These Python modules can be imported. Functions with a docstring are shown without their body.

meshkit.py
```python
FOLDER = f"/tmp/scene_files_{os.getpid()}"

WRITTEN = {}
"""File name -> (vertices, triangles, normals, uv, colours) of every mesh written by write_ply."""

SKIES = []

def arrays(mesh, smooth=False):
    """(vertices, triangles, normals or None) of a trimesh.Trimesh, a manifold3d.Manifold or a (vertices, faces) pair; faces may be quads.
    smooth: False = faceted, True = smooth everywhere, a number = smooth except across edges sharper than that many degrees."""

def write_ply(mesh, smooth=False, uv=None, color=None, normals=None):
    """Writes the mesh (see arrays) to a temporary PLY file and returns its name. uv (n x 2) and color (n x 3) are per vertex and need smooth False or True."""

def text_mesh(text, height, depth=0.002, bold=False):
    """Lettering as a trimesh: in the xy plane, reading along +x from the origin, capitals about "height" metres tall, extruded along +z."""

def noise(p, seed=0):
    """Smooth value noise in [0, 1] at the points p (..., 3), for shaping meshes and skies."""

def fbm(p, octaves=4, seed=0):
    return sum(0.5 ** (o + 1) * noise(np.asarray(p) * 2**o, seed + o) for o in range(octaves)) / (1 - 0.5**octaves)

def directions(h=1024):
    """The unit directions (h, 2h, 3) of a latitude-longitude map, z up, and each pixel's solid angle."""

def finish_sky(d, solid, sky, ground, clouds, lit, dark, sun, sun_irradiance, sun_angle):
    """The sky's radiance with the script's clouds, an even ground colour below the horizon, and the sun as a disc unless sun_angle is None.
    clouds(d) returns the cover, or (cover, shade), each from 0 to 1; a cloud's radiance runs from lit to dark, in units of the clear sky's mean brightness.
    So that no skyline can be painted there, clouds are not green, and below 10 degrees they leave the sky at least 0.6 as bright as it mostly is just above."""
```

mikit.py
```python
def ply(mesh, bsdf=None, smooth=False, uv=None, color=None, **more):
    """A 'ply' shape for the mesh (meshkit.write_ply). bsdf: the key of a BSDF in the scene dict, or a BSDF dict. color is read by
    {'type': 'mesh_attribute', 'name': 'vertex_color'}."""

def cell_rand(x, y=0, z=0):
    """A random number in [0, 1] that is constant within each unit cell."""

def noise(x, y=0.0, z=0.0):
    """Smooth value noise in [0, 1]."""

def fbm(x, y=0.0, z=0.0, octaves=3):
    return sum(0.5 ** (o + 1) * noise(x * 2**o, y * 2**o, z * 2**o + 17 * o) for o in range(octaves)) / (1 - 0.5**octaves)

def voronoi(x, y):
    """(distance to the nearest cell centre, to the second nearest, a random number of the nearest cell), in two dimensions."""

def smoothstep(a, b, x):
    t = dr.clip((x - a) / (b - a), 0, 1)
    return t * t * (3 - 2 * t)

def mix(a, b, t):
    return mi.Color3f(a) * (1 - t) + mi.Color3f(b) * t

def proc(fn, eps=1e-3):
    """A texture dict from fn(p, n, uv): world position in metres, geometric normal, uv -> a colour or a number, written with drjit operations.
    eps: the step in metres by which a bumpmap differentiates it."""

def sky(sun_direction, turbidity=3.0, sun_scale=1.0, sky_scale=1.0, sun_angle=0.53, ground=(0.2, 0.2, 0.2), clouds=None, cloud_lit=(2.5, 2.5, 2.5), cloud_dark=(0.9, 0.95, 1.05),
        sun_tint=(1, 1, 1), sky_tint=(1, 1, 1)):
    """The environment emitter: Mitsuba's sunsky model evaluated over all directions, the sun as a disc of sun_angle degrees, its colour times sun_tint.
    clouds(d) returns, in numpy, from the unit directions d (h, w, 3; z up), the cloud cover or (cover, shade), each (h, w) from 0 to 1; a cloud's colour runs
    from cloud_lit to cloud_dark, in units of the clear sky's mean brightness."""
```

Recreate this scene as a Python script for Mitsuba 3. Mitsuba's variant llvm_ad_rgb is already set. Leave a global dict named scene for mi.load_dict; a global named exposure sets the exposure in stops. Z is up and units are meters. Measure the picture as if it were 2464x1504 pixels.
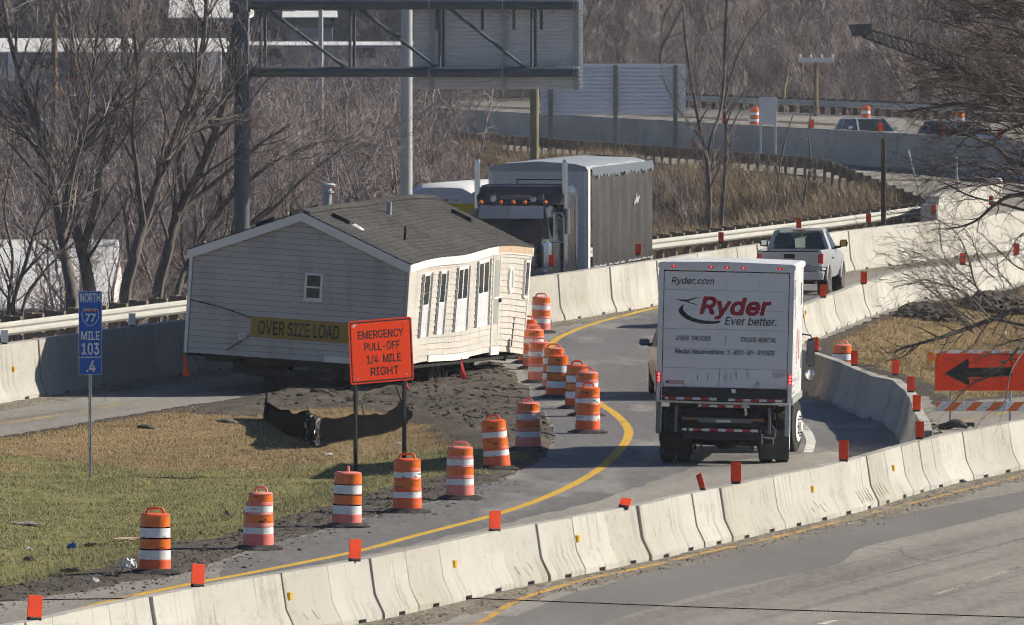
import math, random
import numpy as np, trimesh, drjit as dr, mitsuba as mi, mikit, meshkit
import shapely.geometry as sg
from shapely.ops import unary_union
from mikit import noise, fbm, cell_rand, smoothstep, mix, proc

T = mi.ScalarTransform4f
scene, labels = {}, {}

# ---------------------------------------------------------------- camera, sky, exposure
exposure = 2.45
FOC, CAM_H = 26000.0, 8.67            # focal length in units of a 2464 pixel wide frame; the camera stands on an overpass
PITCH = math.atan(830 / FOC)
scene['camera'] = {'type': 'perspective', 'fov': math.degrees(2 * math.atan(1232 / FOC)), 'fov_axis': 'x', 'near_clip': 1.0, 'far_clip': 6000.0,
                   'to_world': T().look_at(origin=[0, 0, CAM_H], target=[0, 100 * math.cos(PITCH), CAM_H - 100 * math.sin(PITCH)], up=[0, 0, 1])}
SUN_AZ, SUN_EL = math.radians(17.0), math.radians(30.0)
SUN = (math.cos(SUN_AZ) * math.cos(SUN_EL), math.sin(SUN_AZ) * math.cos(SUN_EL), math.sin(SUN_EL))
scene['sky_light'] = mikit.sky(SUN, turbidity=2.5, sky_scale=0.35, sun_tint=(0.865, 1.0, 1.25), sky_tint=(0.88, 0.97, 1.16), ground=(0.14, 0.13, 0.11))

# ---------------------------------------------------------------- helpers
def at(x, y, z=0.0):
    """The point of the level z seen at (x, y) of a survey frame 2464 wide: where things stand was read off the photograph this way."""
    u, v = (x - 1232) / FOC, -(y - 752) / FOC
    d = np.array([u, math.cos(PITCH) + v * math.sin(PITCH), -math.sin(PITCH) + v * math.cos(PITCH)])
    return np.array([0, 0, CAM_H]) + d * ((z - CAM_H) / d[2])

def far_at(x, y, dist):
    """The point at the distance dist (along y) seen at (x, y)."""
    u, v = (x - 1232) / FOC, -(y - 752) / FOC
    d = np.array([u, math.cos(PITCH) + v * math.sin(PITCH), -math.sin(PITCH) + v * math.cos(PITCH)])
    return np.array([0, 0, CAM_H]) + d * (dist / d[1])

def cat(*ms):
    return trimesh.util.concatenate([m for g in ms for m in (g if isinstance(g, (list, tuple)) else [g])])

def box(x0, x1, y0, y1, z0, z1, b=0.0):
    if b <= 0:
        m = trimesh.creation.box((abs(x1 - x0), abs(y1 - y0), abs(z1 - z0)))
        m.apply_translation(((x0 + x1) / 2, (y0 + y1) / 2, (z0 + z1) / 2))
        return m
    pts = []
    for x, sx in ((x0, b), (x1, -b)):
        for y, sy in ((y0, b), (y1, -b)):
            for z, sz in ((z0, b), (z1, -b)):
                pts += [(x + sx, y + sy, z), (x + sx, y, z + sz), (x, y + sy, z + sz)]
    return trimesh.Trimesh(pts).convex_hull

def hull(*pts):
    return trimesh.Trimesh(np.array(pts, float)).convex_hull

def tube(pts, r, n=8, cap=True):
    p = np.asarray(pts, float)
    r = np.broadcast_to(np.asarray(r, float), (len(p),))
    t = np.gradient(p, axis=0)
    t /= np.linalg.norm(t, axis=1, keepdims=True) + 1e-12
    a = np.zeros_like(p)
    ref = np.array([1.0, 0, 0]) if abs(t[0][0]) < 0.8 else np.array([0, 1.0, 0])
    for i in range(len(p)):
        ref = ref - t[i] * ref.dot(t[i])
        ref = ref / (np.linalg.norm(ref) + 1e-12)
        a[i] = ref
    b = np.cross(t, a)
    g = np.arange(n) * 2 * np.pi / n
    v = p[:, None] + r[:, None, None] * (np.cos(g)[None, :, None] * a[:, None] + np.sin(g)[None, :, None] * b[:, None])
    i, j = np.meshgrid(np.arange(len(p) - 1), np.arange(n), indexing='ij')
    q = np.stack([i * n + j, i * n + (j + 1) % n, (i + 1) * n + (j + 1) % n, (i + 1) * n + j], -1).reshape(-1, 4)
    f = np.vstack([q[:, [0, 1, 2]], q[:, [0, 2, 3]]])
    v = v.reshape(-1, 3)
    if cap:
        v = np.vstack([v, p[:1], p[-1:]])
        k, e = np.arange(n), (len(p) - 1) * n
        f = np.vstack([f, np.stack([(k + 1) % n, k, k * 0 + len(v) - 2], 1), np.stack([e + k, e + (k + 1) % n, k * 0 + len(v) - 1], 1)])
    return trimesh.Trimesh(v, f, process=False)

def lathe(profile, n=24):
    """profile: (radius, z) from bottom to top."""
    pr = np.array(profile, float)
    g = np.arange(n) * 2 * np.pi / n
    v = np.stack([pr[:, None, 0] * np.cos(g), pr[:, None, 0] * np.sin(g), np.broadcast_to(pr[:, None, 1], (len(pr), n))], -1).reshape(-1, 3)
    i, j = np.meshgrid(np.arange(len(pr) - 1), np.arange(n), indexing='ij')
    q = np.stack([i * n + j, i * n + (j + 1) % n, (i + 1) * n + (j + 1) % n, (i + 1) * n + j], -1).reshape(-1, 4)
    return trimesh.Trimesh(v, np.vstack([q[:, [0, 1, 2]], q[:, [0, 2, 3]]]), process=False)

def wheel_x(x0, x1, y, z, r, n=28, b=0.02):
    """A tyre-like solid of revolution about the x axis."""
    w = x1 - x0
    m = lathe([(0.0, 0), (r - b * 1.6, 0), (r - b * .4, b * .6), (r, b * 1.6), (r, w - b * 1.6), (r - b * .4, w - b * .6), (r - b * 1.6, w), (0.0, w)], n)
    m.apply_transform(np.array([[0, 0, 1, x0], [1, 0, 0, y], [0, 1, 0, z], [0, 0, 0, 1.0]]))
    return m

def prism(poly, z0, z1):
    g = poly if hasattr(poly, 'exterior') or hasattr(poly, 'geoms') else sg.Polygon(poly)
    if not g.is_valid:
        g = g.buffer(0)
    ms = []
    for q in getattr(g, 'geoms', [g]):
        if q.area < 1e-9:
            continue
        m = trimesh.creation.extrude_polygon(q, z1 - z0, engine='earcut')
        m.apply_translation((0, 0, z0))
        ms.append(m)
    return cat(ms)

UPRIGHT = np.array([[1, 0, 0, 0], [0, 0, -1, 0], [0, 1, 0, 0], [0, 0, 0, 1.0]])   # xy drawing -> standing in the xz plane, facing -y

def upright(m, x=0, y=0, z=0):
    m = m.copy()
    m.apply_transform(UPRIGHT)
    m.apply_translation((x, y, z))
    return m

def face(poly, x, y, z, d=0.006):
    """A flat shape drawn in (x, z), standing at y and d thick towards -y."""
    return upright(prism(poly, 0, d), x, y, z)

def frame(o, heading=0.0, roll=0.0, pitch=0.0):
    """Local x right, y forward, z up, at o. heading turns forward to the right, roll lowers the right side (radians)."""
    c, s = math.cos(heading), math.sin(heading)
    Rz = np.array([[c, s, 0], [-s, c, 0], [0, 0, 1.0]])
    c, s = math.cos(roll), math.sin(roll)
    Ry = np.array([[c, 0, s], [0, 1, 0], [-s, 0, c]])
    c, s = math.cos(pitch), math.sin(pitch)
    Rx = np.array([[1, 0, 0], [0, c, -s], [0, s, c]])
    M = np.eye(4)
    M[:3, :3] = Rz @ Ry @ Rx
    M[:3, 3] = o
    return M

def text(s, h, width=None, slant=0.0, bold=False, depth=0.004, center=False):
    m = meshkit.text_mesh(s, h, depth, bold)
    b = m.bounds
    m.apply_translation((-b[0][0], 0, 0))
    w = b[1][0] - b[0][0]
    S = np.eye(4)
    if width:
        S[0, 0] = width / w
        w = width
    S[0, 1] = slant
    m.apply_transform(S)
    if center:
        m.apply_translation((-w / 2, 0, 0))
    return m

TAKEN = set()
def numbered(key):
    k, n = key, 0
    while k in TAKEN:
        n += 1
        k = f'{key}_{n:03d}'
    TAKEN.add(k)
    return k

def tag(key, label=None, cat_=None, group=None, kind=None):
    d = labels.setdefault(key, {})
    for a, b in (('label', label), ('category', cat_), ('group', group), ('kind', kind)):
        if b:
            d[a] = b
    return key

def fatten(m, d, depth=.003):
    up = m.faces[m.face_normals[:, 2] > .9]
    g = unary_union([sg.Polygon(m.vertices[f][:, :2]).buffer(6e-4, quad_segs=2) for f in up]).buffer(d - 6e-4, quad_segs=2).simplify(5e-4)
    ms = [q for q in getattr(g, 'geoms', [g]) if q.area > 2e-5]
    return prism(sg.MultiPolygon([sg.Polygon(q.exterior, [r for r in q.interiors if sg.Polygon(r).area > 2e-5]) for q in ms]), 0, depth)

def thing(name, label, cat_, group=None):
    return tag(numbered(name), label, cat_, group)

def obj(name, mesh, m, parent=None, M=None, smooth=False, uv=None, label=None, cat_=None, group=None, kind=None):
    key = numbered((parent + '__' if parent else '') + name)
    if M is not None and not isinstance(mesh, dict):
        mesh = mesh.copy()
        mesh.apply_transform(M)
    if isinstance(mesh, dict):
        scene[key] = dict(mesh)
        if M is not None:
            scene[key]['to_world'] = T(np.asarray(M, float).tolist())
    else:
        scene[key] = mikit.ply(mesh, m, smooth=smooth, uv=uv)
    if label or cat_ or group or kind:
        tag(key, label, cat_, group, kind)
    return key

ORD = ('first second third fourth fifth sixth seventh eighth ninth tenth eleventh twelfth thirteenth fourteenth fifteenth sixteenth seventeenth eighteenth nineteenth twentieth').split()
TENS = {2: 'twenty', 3: 'thirty', 4: 'forty', 5: 'fifty', 6: 'sixty', 7: 'seventy'}
def ordinal(n):
    return ORD[n - 1] if n <= 20 else (TENS[n // 10][:-1] + 'ieth' if n % 10 == 0 else TENS[n // 10] + '-' + ORD[n % 10 - 1])

# ---------------------------------------------------------------- materials
def mat(key, color, rough=0.8, two=False, spec=0.3, metal=0.0, bump=None, bump_scale=1.0, **more):
    c = {'type': 'rgb', 'value': list(color)} if isinstance(color, (tuple, list)) else color
    if rough is None:
        b = {'type': 'diffuse', 'reflectance': c}
    else:
        b = {'type': 'principled', 'base_color': c, 'roughness': rough, 'specular': spec, 'metallic': metal, **more}
    if bump:
        b = {'type': 'bumpmap', 'scale': bump_scale, 'arbitrary': bump, 'bsdf': b}
    scene[key] = {'type': 'twosided', 'bsdf': b} if two else b
    return key

RD = (0.247, 0.969)                       # the lanes' direction
def f_concrete(tone, warm):
    def f(p, n, uv):
        u = p.x * RD[0] + p.y * RD[1]
        big = fbm(u * 0.7, p.z * 1.2, tone * 9)
        streak = smoothstep(0.5, 0.95, noise(u * 13 + tone * 7, 2.0, p.z * 0.35)) * smoothstep(0.3, 0.8, noise(u * 0.9, 3, p.z * 1.5))
        speck = noise(u * 60, p.x * 60, p.z * 60)
        pits = smoothstep(0.86, 0.95, noise(u * 24, p.x * 24, p.z * 24))
        blot = smoothstep(0.55, 0.72, fbm(u * 2.4 + tone * 5, p.z * 3.5, 6.0)) * smoothstep(.3, .8, noise(u * 20, p.x * 9, p.z * 14))
        v = 0.91 + 0.2 * big - 0.2 * streak - 0.12 * blot + 0.12 * (speck - 0.5) - 0.28 * pits
        scuff = smoothstep(0.62, 0.8, fbm(u * 1.1 + tone, p.z * 5.0, 8.0)) * smoothstep(0.5, 0.75, noise(u * 22, p.z * 2.5, 1.0))
        v = v - 0.17 * scuff
        return mix((0.405 * tone, (0.392 - 0.01 * warm) * tone, (0.365 - 0.025 * warm) * tone), (0.455 * tone, 0.447 * tone, 0.425 * tone), noise(u * 0.4, p.z * 2, 5)) * v
    return f
for k, (t, w) in enumerate(((1.0, 0.3), (0.93, 0.9), (1.07, 0.0))):
    mat(f'concrete_{k}', proc(f_concrete(t, w)), rough=None)

def f_old(p, n, uv):
    u, w = p.x * RD[0] + p.y * RD[1], p.x * RD[1] - p.y * RD[0]
    grain = noise(p.x * 45, p.y * 45) * 0.5 + noise(p.x * 17, p.y * 12) * 0.5
    lane = fbm(w * 1.6, u * 0.035, 2) - 0.5
    blot = fbm(p.x * 0.6, p.y * 0.16, 7) - 0.5
    crack = smoothstep(0.02, 0.0, dr.abs(noise(p.x * 0.8, p.y * 0.25, 11) - 0.5)) * smoothstep(0.45, 0.6, noise(p.x * 0.2, p.y * 0.1, 4))
    skid = smoothstep(0.63, 0.75, noise(w * 4.0 + 0.3 * noise(u * .05), u * 0.02, 4.5)) * smoothstep(0.45, 0.6, noise(w * 0.6, u * 0.06, 8))
    grit = smoothstep(0.8, 0.95, noise(p.x * 28, p.y * 22, 3.0))
    v = 0.83 + 0.34 * grain + 0.15 * (noise(p.x * 11, p.y * 1.7, 6) - .5) + 0.4 * lane + 0.3 * blot - 0.3 * crack - 0.18 * skid
    return mi.Color3f(0.285, 0.272, 0.254) * v + mi.Color3f(.10, .09, .075) * grit
mat('asphalt_old', proc(f_old), rough=None, two=True)

def f_new(p, n, uv):
    grain = noise(p.x * 50, p.y * 50) * 0.5 + noise(p.x * 14, p.y * 9) * 0.5
    blot = fbm(p.x * 0.5, p.y * 0.12, 3) - 0.5
    dust = smoothstep(0.52, 0.8, fbm(p.x * 1.2, p.y * 0.25, 9))
    return mix((0.145, 0.141, 0.142), (0.26, 0.246, 0.228), dust * 0.7) * (0.82 + 0.36 * grain + 0.35 * blot + 0.2 * (noise(p.x * 11, p.y * 1.7, 6) - .5))
mat('asphalt_new', proc(f_new), rough=0.75, spec=0.25, two=True)

def f_patch(p, n, uv):
    grain = noise(p.x * 50, p.y * 50)
    return mi.Color3f(0.215, 0.209, 0.208) * (0.88 + 0.25 * grain + 0.3 * (fbm(p.x * .8, p.y * .15, 2) - .5))
mat('asphalt_patch', proc(f_patch), rough=None, two=True)

def f_gravel(p, n, uv):
    g = noise(p.x * 22, p.y * 18) * .6 + noise(p.x * 55, p.y * 45) * .4
    return mix((0.13, 0.117, 0.10), (0.37, 0.335, 0.29), smoothstep(.25, .85, g)) * (0.8 + .4 * fbm(p.x * .7, p.y * .3))
mat('gravel', proc(f_gravel), rough=None, two=True)

def paint_fn(col, wear, sc):
    def f(p, n, uv):
        w = smoothstep(wear, wear + 0.25, fbm(p.x * sc, p.y * sc * .6, 4) * .65 + noise(p.x * 40, p.y * 30) * .35)
        return mix(col, (0.19, 0.175, 0.155), w) * (0.85 + 0.3 * noise(p.x * 30, p.y * 30, 2))
    return f
mat('yellow_paint', proc(paint_fn((0.58, 0.35, 0.045), 0.62, 1.5)), rough=0.7, two=True)
mat('worn_yellow_paint', proc(paint_fn((0.52, 0.30, 0.06), 0.42, 2.2)), rough=0.7, two=True)
mat('white_paint_line', proc(paint_fn((0.62, 0.60, 0.55), 0.52, 2.0)), rough=0.7, two=True)

def f_ground(p, n, uv):
    """uv.x: bare earth, uv.y: dry instead of green grass (what grows where)."""
    d = uv.x + 0.55 * (fbm(p.x * 1.5, p.y * 0.7, 3) - 0.5)
    dirt_w = smoothstep(0.40, 0.60, d)
    t = smoothstep(0.3, 0.7, uv.y + 0.8 * (fbm(p.x * 0.8, p.y * 0.3, 6) - 0.5))
    g = noise(p.x * 26, p.y * 14) * .5 + noise(p.x * 60, p.y * 40) * .5
    grass = mix((0.20, 0.195, 0.092), (0.27, 0.20, 0.115), t) * (0.6 + 0.8 * g)
    dirt = mix((0.052, 0.047, 0.043), (0.175, 0.155, 0.138), noise(p.x * 5, p.y * 2.2, 2) * .4 + g * .6)
    return mix(grass, dirt, dirt_w)
mat('ground_mat', proc(f_ground), rough=None)

def f_brushland(p, n, uv):
    g = noise(p.x * 3, p.y * 1.2, p.z * 3) * .5 + noise(p.x * 11, p.y * 7, p.z * 9) * .5
    return mix((0.075, 0.064, 0.060), (0.19, 0.162, 0.140), g * .6 + .4 * fbm(p.x * .3, p.y * .08))
mat('brushland', proc(f_brushland), rough=None)

def f_siding(p, n, uv):
    d = fbm(p.x * 1.3, p.y * .6, p.z * 4)
    stain = smoothstep(.55, .8, noise(p.x * 6 + p.y * 6, 0, p.z * .9)) * .12
    return mi.Color3f(0.475, 0.45, 0.415) * (0.9 + .2 * d - stain)
mat('siding', proc(f_siding), rough=0.6, spec=0.25)
mat('vinyl_white', proc(lambda p, n, uv: mi.Color3f(0.74, 0.73, 0.70) * (0.86 + .2 * fbm(p.x * 3, p.y * 3, p.z * 5))), rough=0.5)
mat('plywood', proc(lambda p, n, uv: mix((0.50, 0.37, 0.27), (0.60, 0.47, 0.36), noise(p.x * 4, p.y * 4, p.z * 30))), rough=None)
def f_shingle(p, n, uv):
    tab = cell_rand(p.y * 3.1, p.x * 6.5, 1)
    g = noise(p.x * 60, p.y * 40, p.z * 60)
    return mi.Color3f(0.078, 0.077, 0.079) * (0.72 + .3 * tab + .35 * g + .4 * (fbm(p.x * .8, p.y * .35, 1) - .5))
mat('shingles', proc(f_shingle), rough=None)
mat('black_rubber', proc(lambda p, n, uv: mix((.028, .028, .03), (.10, .095, .09), smoothstep(.45, .8, fbm(p.x * 9, p.y * 6, p.z * 9)))), rough=0.7)
mat('tyre', proc(lambda p, n, uv: mix((.018, .018, .019), (.045, .043, .04), noise(p.x * 9, p.y * 9, p.z * 9))), rough=0.8)

def plastic(key, col, fade, rough=0.45):
    mat(key, proc(lambda p, n, uv: mix(col, fade, smoothstep(.35, .8, fbm(p.x * 4, p.y * 4, p.z * 6))) * (.93 + .14 * noise(p.x * 30, p.y * 30, p.z * 30))), rough=rough)
plastic('drum_orange', (0.80, 0.115, 0.03), (0.80, 0.17, 0.075))
plastic('drum_faded', (0.78, 0.20, 0.165), (0.82, 0.31, 0.27), 0.55)
def f_band(col):
    def f(p, n, uv):
        s = smoothstep(.72, .8, noise(p.x * 11 + p.z * 5, p.y * 5, p.z * 26)) * smoothstep(.5, .6, noise(p.x * 2.3, p.y * .9, p.z * 2))
        return mi.Color3f(*col) * (.93 + .12 * noise(p.x * 22, p.y * 22, p.z * 22)) * (1 - .7 * s)
    return f
mat('band_orange', proc(f_band((0.74, 0.155, 0.018))), rough=0.28, spec=.6)
mat('band_white', proc(f_band((0.76, 0.77, 0.80))), rough=0.3, spec=.6)
mat('fluorescent_orange', proc(lambda p, n, uv: mi.Color3f(.95, .060, .005) * (.92 + .1 * noise(p.x * 20, p.y * 20, p.z * 20))), rough=0.4)
mat('marker_orange', proc(lambda p, n, uv: mi.Color3f(.92, .075, .018) * (.9 + .15 * noise(p.x * 9, p.y * 9, p.z * 9))), rough=0.5)
mat('sign_blue', (0.016, 0.11, 0.52), 0.35)
mat('sign_red', (0.35, 0.012, 0.02), 0.35)
mat('sign_white', (0.72, 0.74, 0.77), 0.35)
mat('amber_reflector', (0.62, 0.36, 0.02), 0.25, spec=.6)
mat('black_paint', (0.012, 0.012, 0.014), 0.45)
mat('satin_black', (0.022, 0.022, 0.026), 0.6)
mat('galvanized', proc(lambda p, n, uv: mi.Color3f(.40, .42, .43) * (.8 + .4 * fbm(p.x * 6, p.y * 6, p.z * 6))), rough=0.5, metal=0.35)
mat('gantry_steel', proc(lambda p, n, uv: mix((.075, .095, .115), (.14, .165, .18), fbm(p.x * 3, p.y * 3, p.z * 3))), rough=0.5, metal=0.3)
mat('pole_steel', proc(lambda p, n, uv: mi.Color3f(.46, .48, .49) * (.9 + .2 * fbm(p.x * 5, p.y * 5, p.z * 2))), rough=0.45, metal=0.15)
mat('aluminium_sheet', proc(lambda p, n, uv: mi.Color3f(.66, .67, .70) * (.88 + .24 * fbm(p.x * 2, p.y * 2, p.z * 9))), rough=0.4, metal=0.35)
mat('guardrail_steel', proc(lambda p, n, uv: mix((.37, .37, .345), (.49, .485, .455), fbm(p.x * 2, p.y * .7, p.z * 8))), rough=0.55, metal=0.1)
mat('old_wood', proc(lambda p, n, uv: mix((.16, .12, .085), (.30, .24, .17), noise(p.x * 12, p.y * 12, p.z * 2) * .6 + .4 * noise(p.x * 40, p.y * 40, p.z * 6))), rough=None)
mat('dark_wood', proc(lambda p, n, uv: mix((.055, .045, .038), (.12, .10, .08), noise(p.x * 12, p.y * 12, p.z * 2))), rough=None)
mat('treated_wood', proc(lambda p, n, uv: mix((.20, .185, .11), (.32, .30, .19), noise(p.x * 9, p.y * 9, p.z * 1.5))), rough=None)
mat('bark', proc(lambda p, n, uv: mix((.075, .067, .064), (.24, .215, .198), noise(p.x * 16, p.y * 16, p.z * 5) * .6 + .4 * noise(p.x * 3, p.y * 3, p.z * 1.5))), rough=None)
mat('twig', proc(lambda p, n, uv: mix((.125, .097, .095), (.50, .43, .418), smoothstep(.2, .85, noise(p.x * 1.3, p.y * .5, p.z * 1.3) * .6 + noise(p.x * 7, p.y * 3, p.z * 7) * .4))), rough=None)
mat('twig_dark', proc(lambda p, n, uv: mix((.05, .04, .039), (.20, .165, .145), noise(p.x * 5, p.y * 2, p.z * 5))), rough=None)
mat('dry_grass', proc(lambda p, n, uv: mix((.22, .165, .115), (.46, .37, .26), noise(p.x * 1.2, p.y * .5, p.z * 2))), rough=None, two=True)
mat('grass_green', proc(lambda p, n, uv: mix((.175, .18, .095), (.35, .335, .20), noise(p.x * 7, p.y * 5))), rough=None, two=True)
mat('grass_tan', proc(lambda p, n, uv: mix((.25, .185, .10), (.44, .345, .205), noise(p.x * 7, p.y * 5))), rough=None, two=True)
mat('dirt_clod', proc(lambda p, n, uv: mix((.05, .045, .041), (.16, .141, .124), noise(p.x * 7, p.y * 5, p.z * 7))), rough=None)
mat('stone', proc(lambda p, n, uv: mix((.14, .13, .12), (.36, .34, .31), noise(p.x * 3, p.y * 3, p.z * 3))), rough=None)
mat('truck_white', proc(lambda p, n, uv: mi.Color3f(.71, .72, .73) * (.93 + .09 * fbm(p.x * 2, p.y * 2, p.z * 3)) * (1 - .5 * smoothstep(.72, .8, noise(p.x * 10, p.y * 3, p.z * 3)) * smoothstep(1.72, 1.5, p.z) * smoothstep(1.3, 1.45, p.z))), rough=0.35, spec=.5)
mat('truck_red', (.32, .007, .03), .35)
mat('truck_ink', (.008, .009, .016), .35)
mat('tape_red', (.45, .02, .03), .3)
mat('tape_white', (.72, .72, .74), .3)
mat('undercarriage', proc(lambda p, n, uv: mix((.006, .006, .007), (.022, .021, .020), noise(p.x * 12, p.y * 12, p.z * 12))), rough=0.8)
mat('bare_steel', (.16, .165, .17), .45, metal=.5)
mat('rusty_steel', (.24, .12, .07), .7)
mat('mudflap', proc(lambda p, n, uv: mix((.05, .05, .048), (.11, .105, .098), fbm(p.x * 5, p.y * 5, p.z * 5))), rough=.8)
mat('rope', (.66, .60, .48), .9)
mat('chrome', (.72, .73, .75), .16, metal=1.0)
mat('black_gloss', (.010, .010, .014), .12, spec=.6, clearcoat=.8)
mat('silver_paint', (.40, .41, .43), .30, metal=.35, clearcoat=.6)
mat('tan_paint', (.42, .33, .24), .32, metal=.25, clearcoat=.6)
mat('blue_paint', (.06, .09, .17), .3, clearcoat=.6)
mat('dark_glass', (.012, .016, .020), .16, spec=.6)
mat('pale_plastic', (.30, .31, .30), .5)
scene['clear_glass'] = {'type': 'thindielectric', 'specular_transmittance': {'type': 'rgb', 'value': [.50, .58, .55]}}
mat('red_lens', (.50, .012, .015), .2, spec=.6)
mat('amber_lens', (.85, .16, .02), .25, spec=.6)
mat('trailer_face', proc(lambda p, n, uv: mi.Color3f(.60, .61, .635) * (.94 + .1 * fbm(p.x * 2, p.y, p.z * 2))), rough=.45)
mat('trailer_white', (.74, .74, .70), .45)
mat('tarp_vinyl', proc(lambda p, n, uv: mix((.022, .021, .021), (.085, .076, .072), noise(p.y * 2.1, p.x, p.z * .5) * .6 + .4 * fbm(p.y * 6, 0, p.z * 3))), rough=.3, spec=.6, two=True)
mat('tarp_silver', (.34, .36, .39), .4, two=True)
mat('tarp_blue', (.12, .135, .16), .4, two=True)
mat('white_roof', (.86, .86, .85), .5)
mat('ribbed_sheet', (.74, .755, .78), .35, metal=.15)
mat('wall_grey', (.20, .21, .25), .7)
mat('banner_yellow', (.30, .205, .03), .6)
mat('shade_gap_backing', (.15, .138, .123), .9)  # dark wall backing; seen through added board gaps, it stands for shade
mat('banner_black', (.012, .013, .02), .6)
mat('red_cloth', (.50, .018, .03), .8, two=True)
mat('orange_cloth', (.70, .10, .03), .8, two=True)
mat('black_fabric', (.006, .006, .007), rough=None, two=True)
mat('black_film', (.03, .03, .033), rough=.24, spec=.9, two=True)
mat('shutter_grey', (.10, .115, .13), .5)
mat('curtain', (.50, .50, .54), .8)
mat('litter_white', (.75, .75, .73), .6, two=True)
mat('litter_blue', (.03, .14, .50), .5)
mat('yellow_metal', (.75, .46, .02), .5)
mat('stroke_black', (.02, .02, .025), .6)

# ---------------------------------------------------------------- the setting: where roads, islands and lines run (plan, metres)
def line_at(pts, z=0.0):
    return [tuple(at(x, y, z)[:2]) for x, y in pts]

GUARD = [(-17.5, 211.0), (-11.4, 241.0), (-7.8, 257.4), (-3.9, 276.0), (4.16, 315.0), (10.1, 341.5), (14.0, 361.0)]
LEFT_BASE = line_at([(20, 968), (290, 925), (1390, 767), (1570, 738), (2040, 653), (2464, 598)])
d0 = np.subtract(LEFT_BASE[1], LEFT_BASE[0]); d0 /= np.linalg.norm(d0)
LEFT_BASE = [tuple(np.array(LEFT_BASE[0]) - d0 * 9.6)] + LEFT_BASE
d1 = np.subtract(LEFT_BASE[-1], LEFT_BASE[-2]); d1 /= np.linalg.norm(d1)
LEFT_BASE += [tuple(np.array(LEFT_BASE[-1]) + d1 * 13)]
NEAR_TOP = [(82, 1490), (475, 1410), (853, 1348), (1190, 1277), (1503, 1220), (1771, 1163), (2030, 1110), (2213, 1057), (2464, 1010)]
NEAR = line_at(NEAR_TOP, 0.81)
dn = np.subtract(NEAR[-1], NEAR[0]); dn /= np.linalg.norm(dn)
NEAR = [tuple(np.array(NEAR[0]) - dn * 8.0)] + NEAR + [tuple(np.array(NEAR[-1]) + dn * 9.0)]
RIGHT_BASE = line_at([(1900, 842), (1968, 813), (2102, 758), (2200, 725), (2397, 699), (2464, 678)])
RIGHT_BASE += [tuple(np.array(RIGHT_BASE[-1]) + np.array([2.6, 14.0]))]
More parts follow.
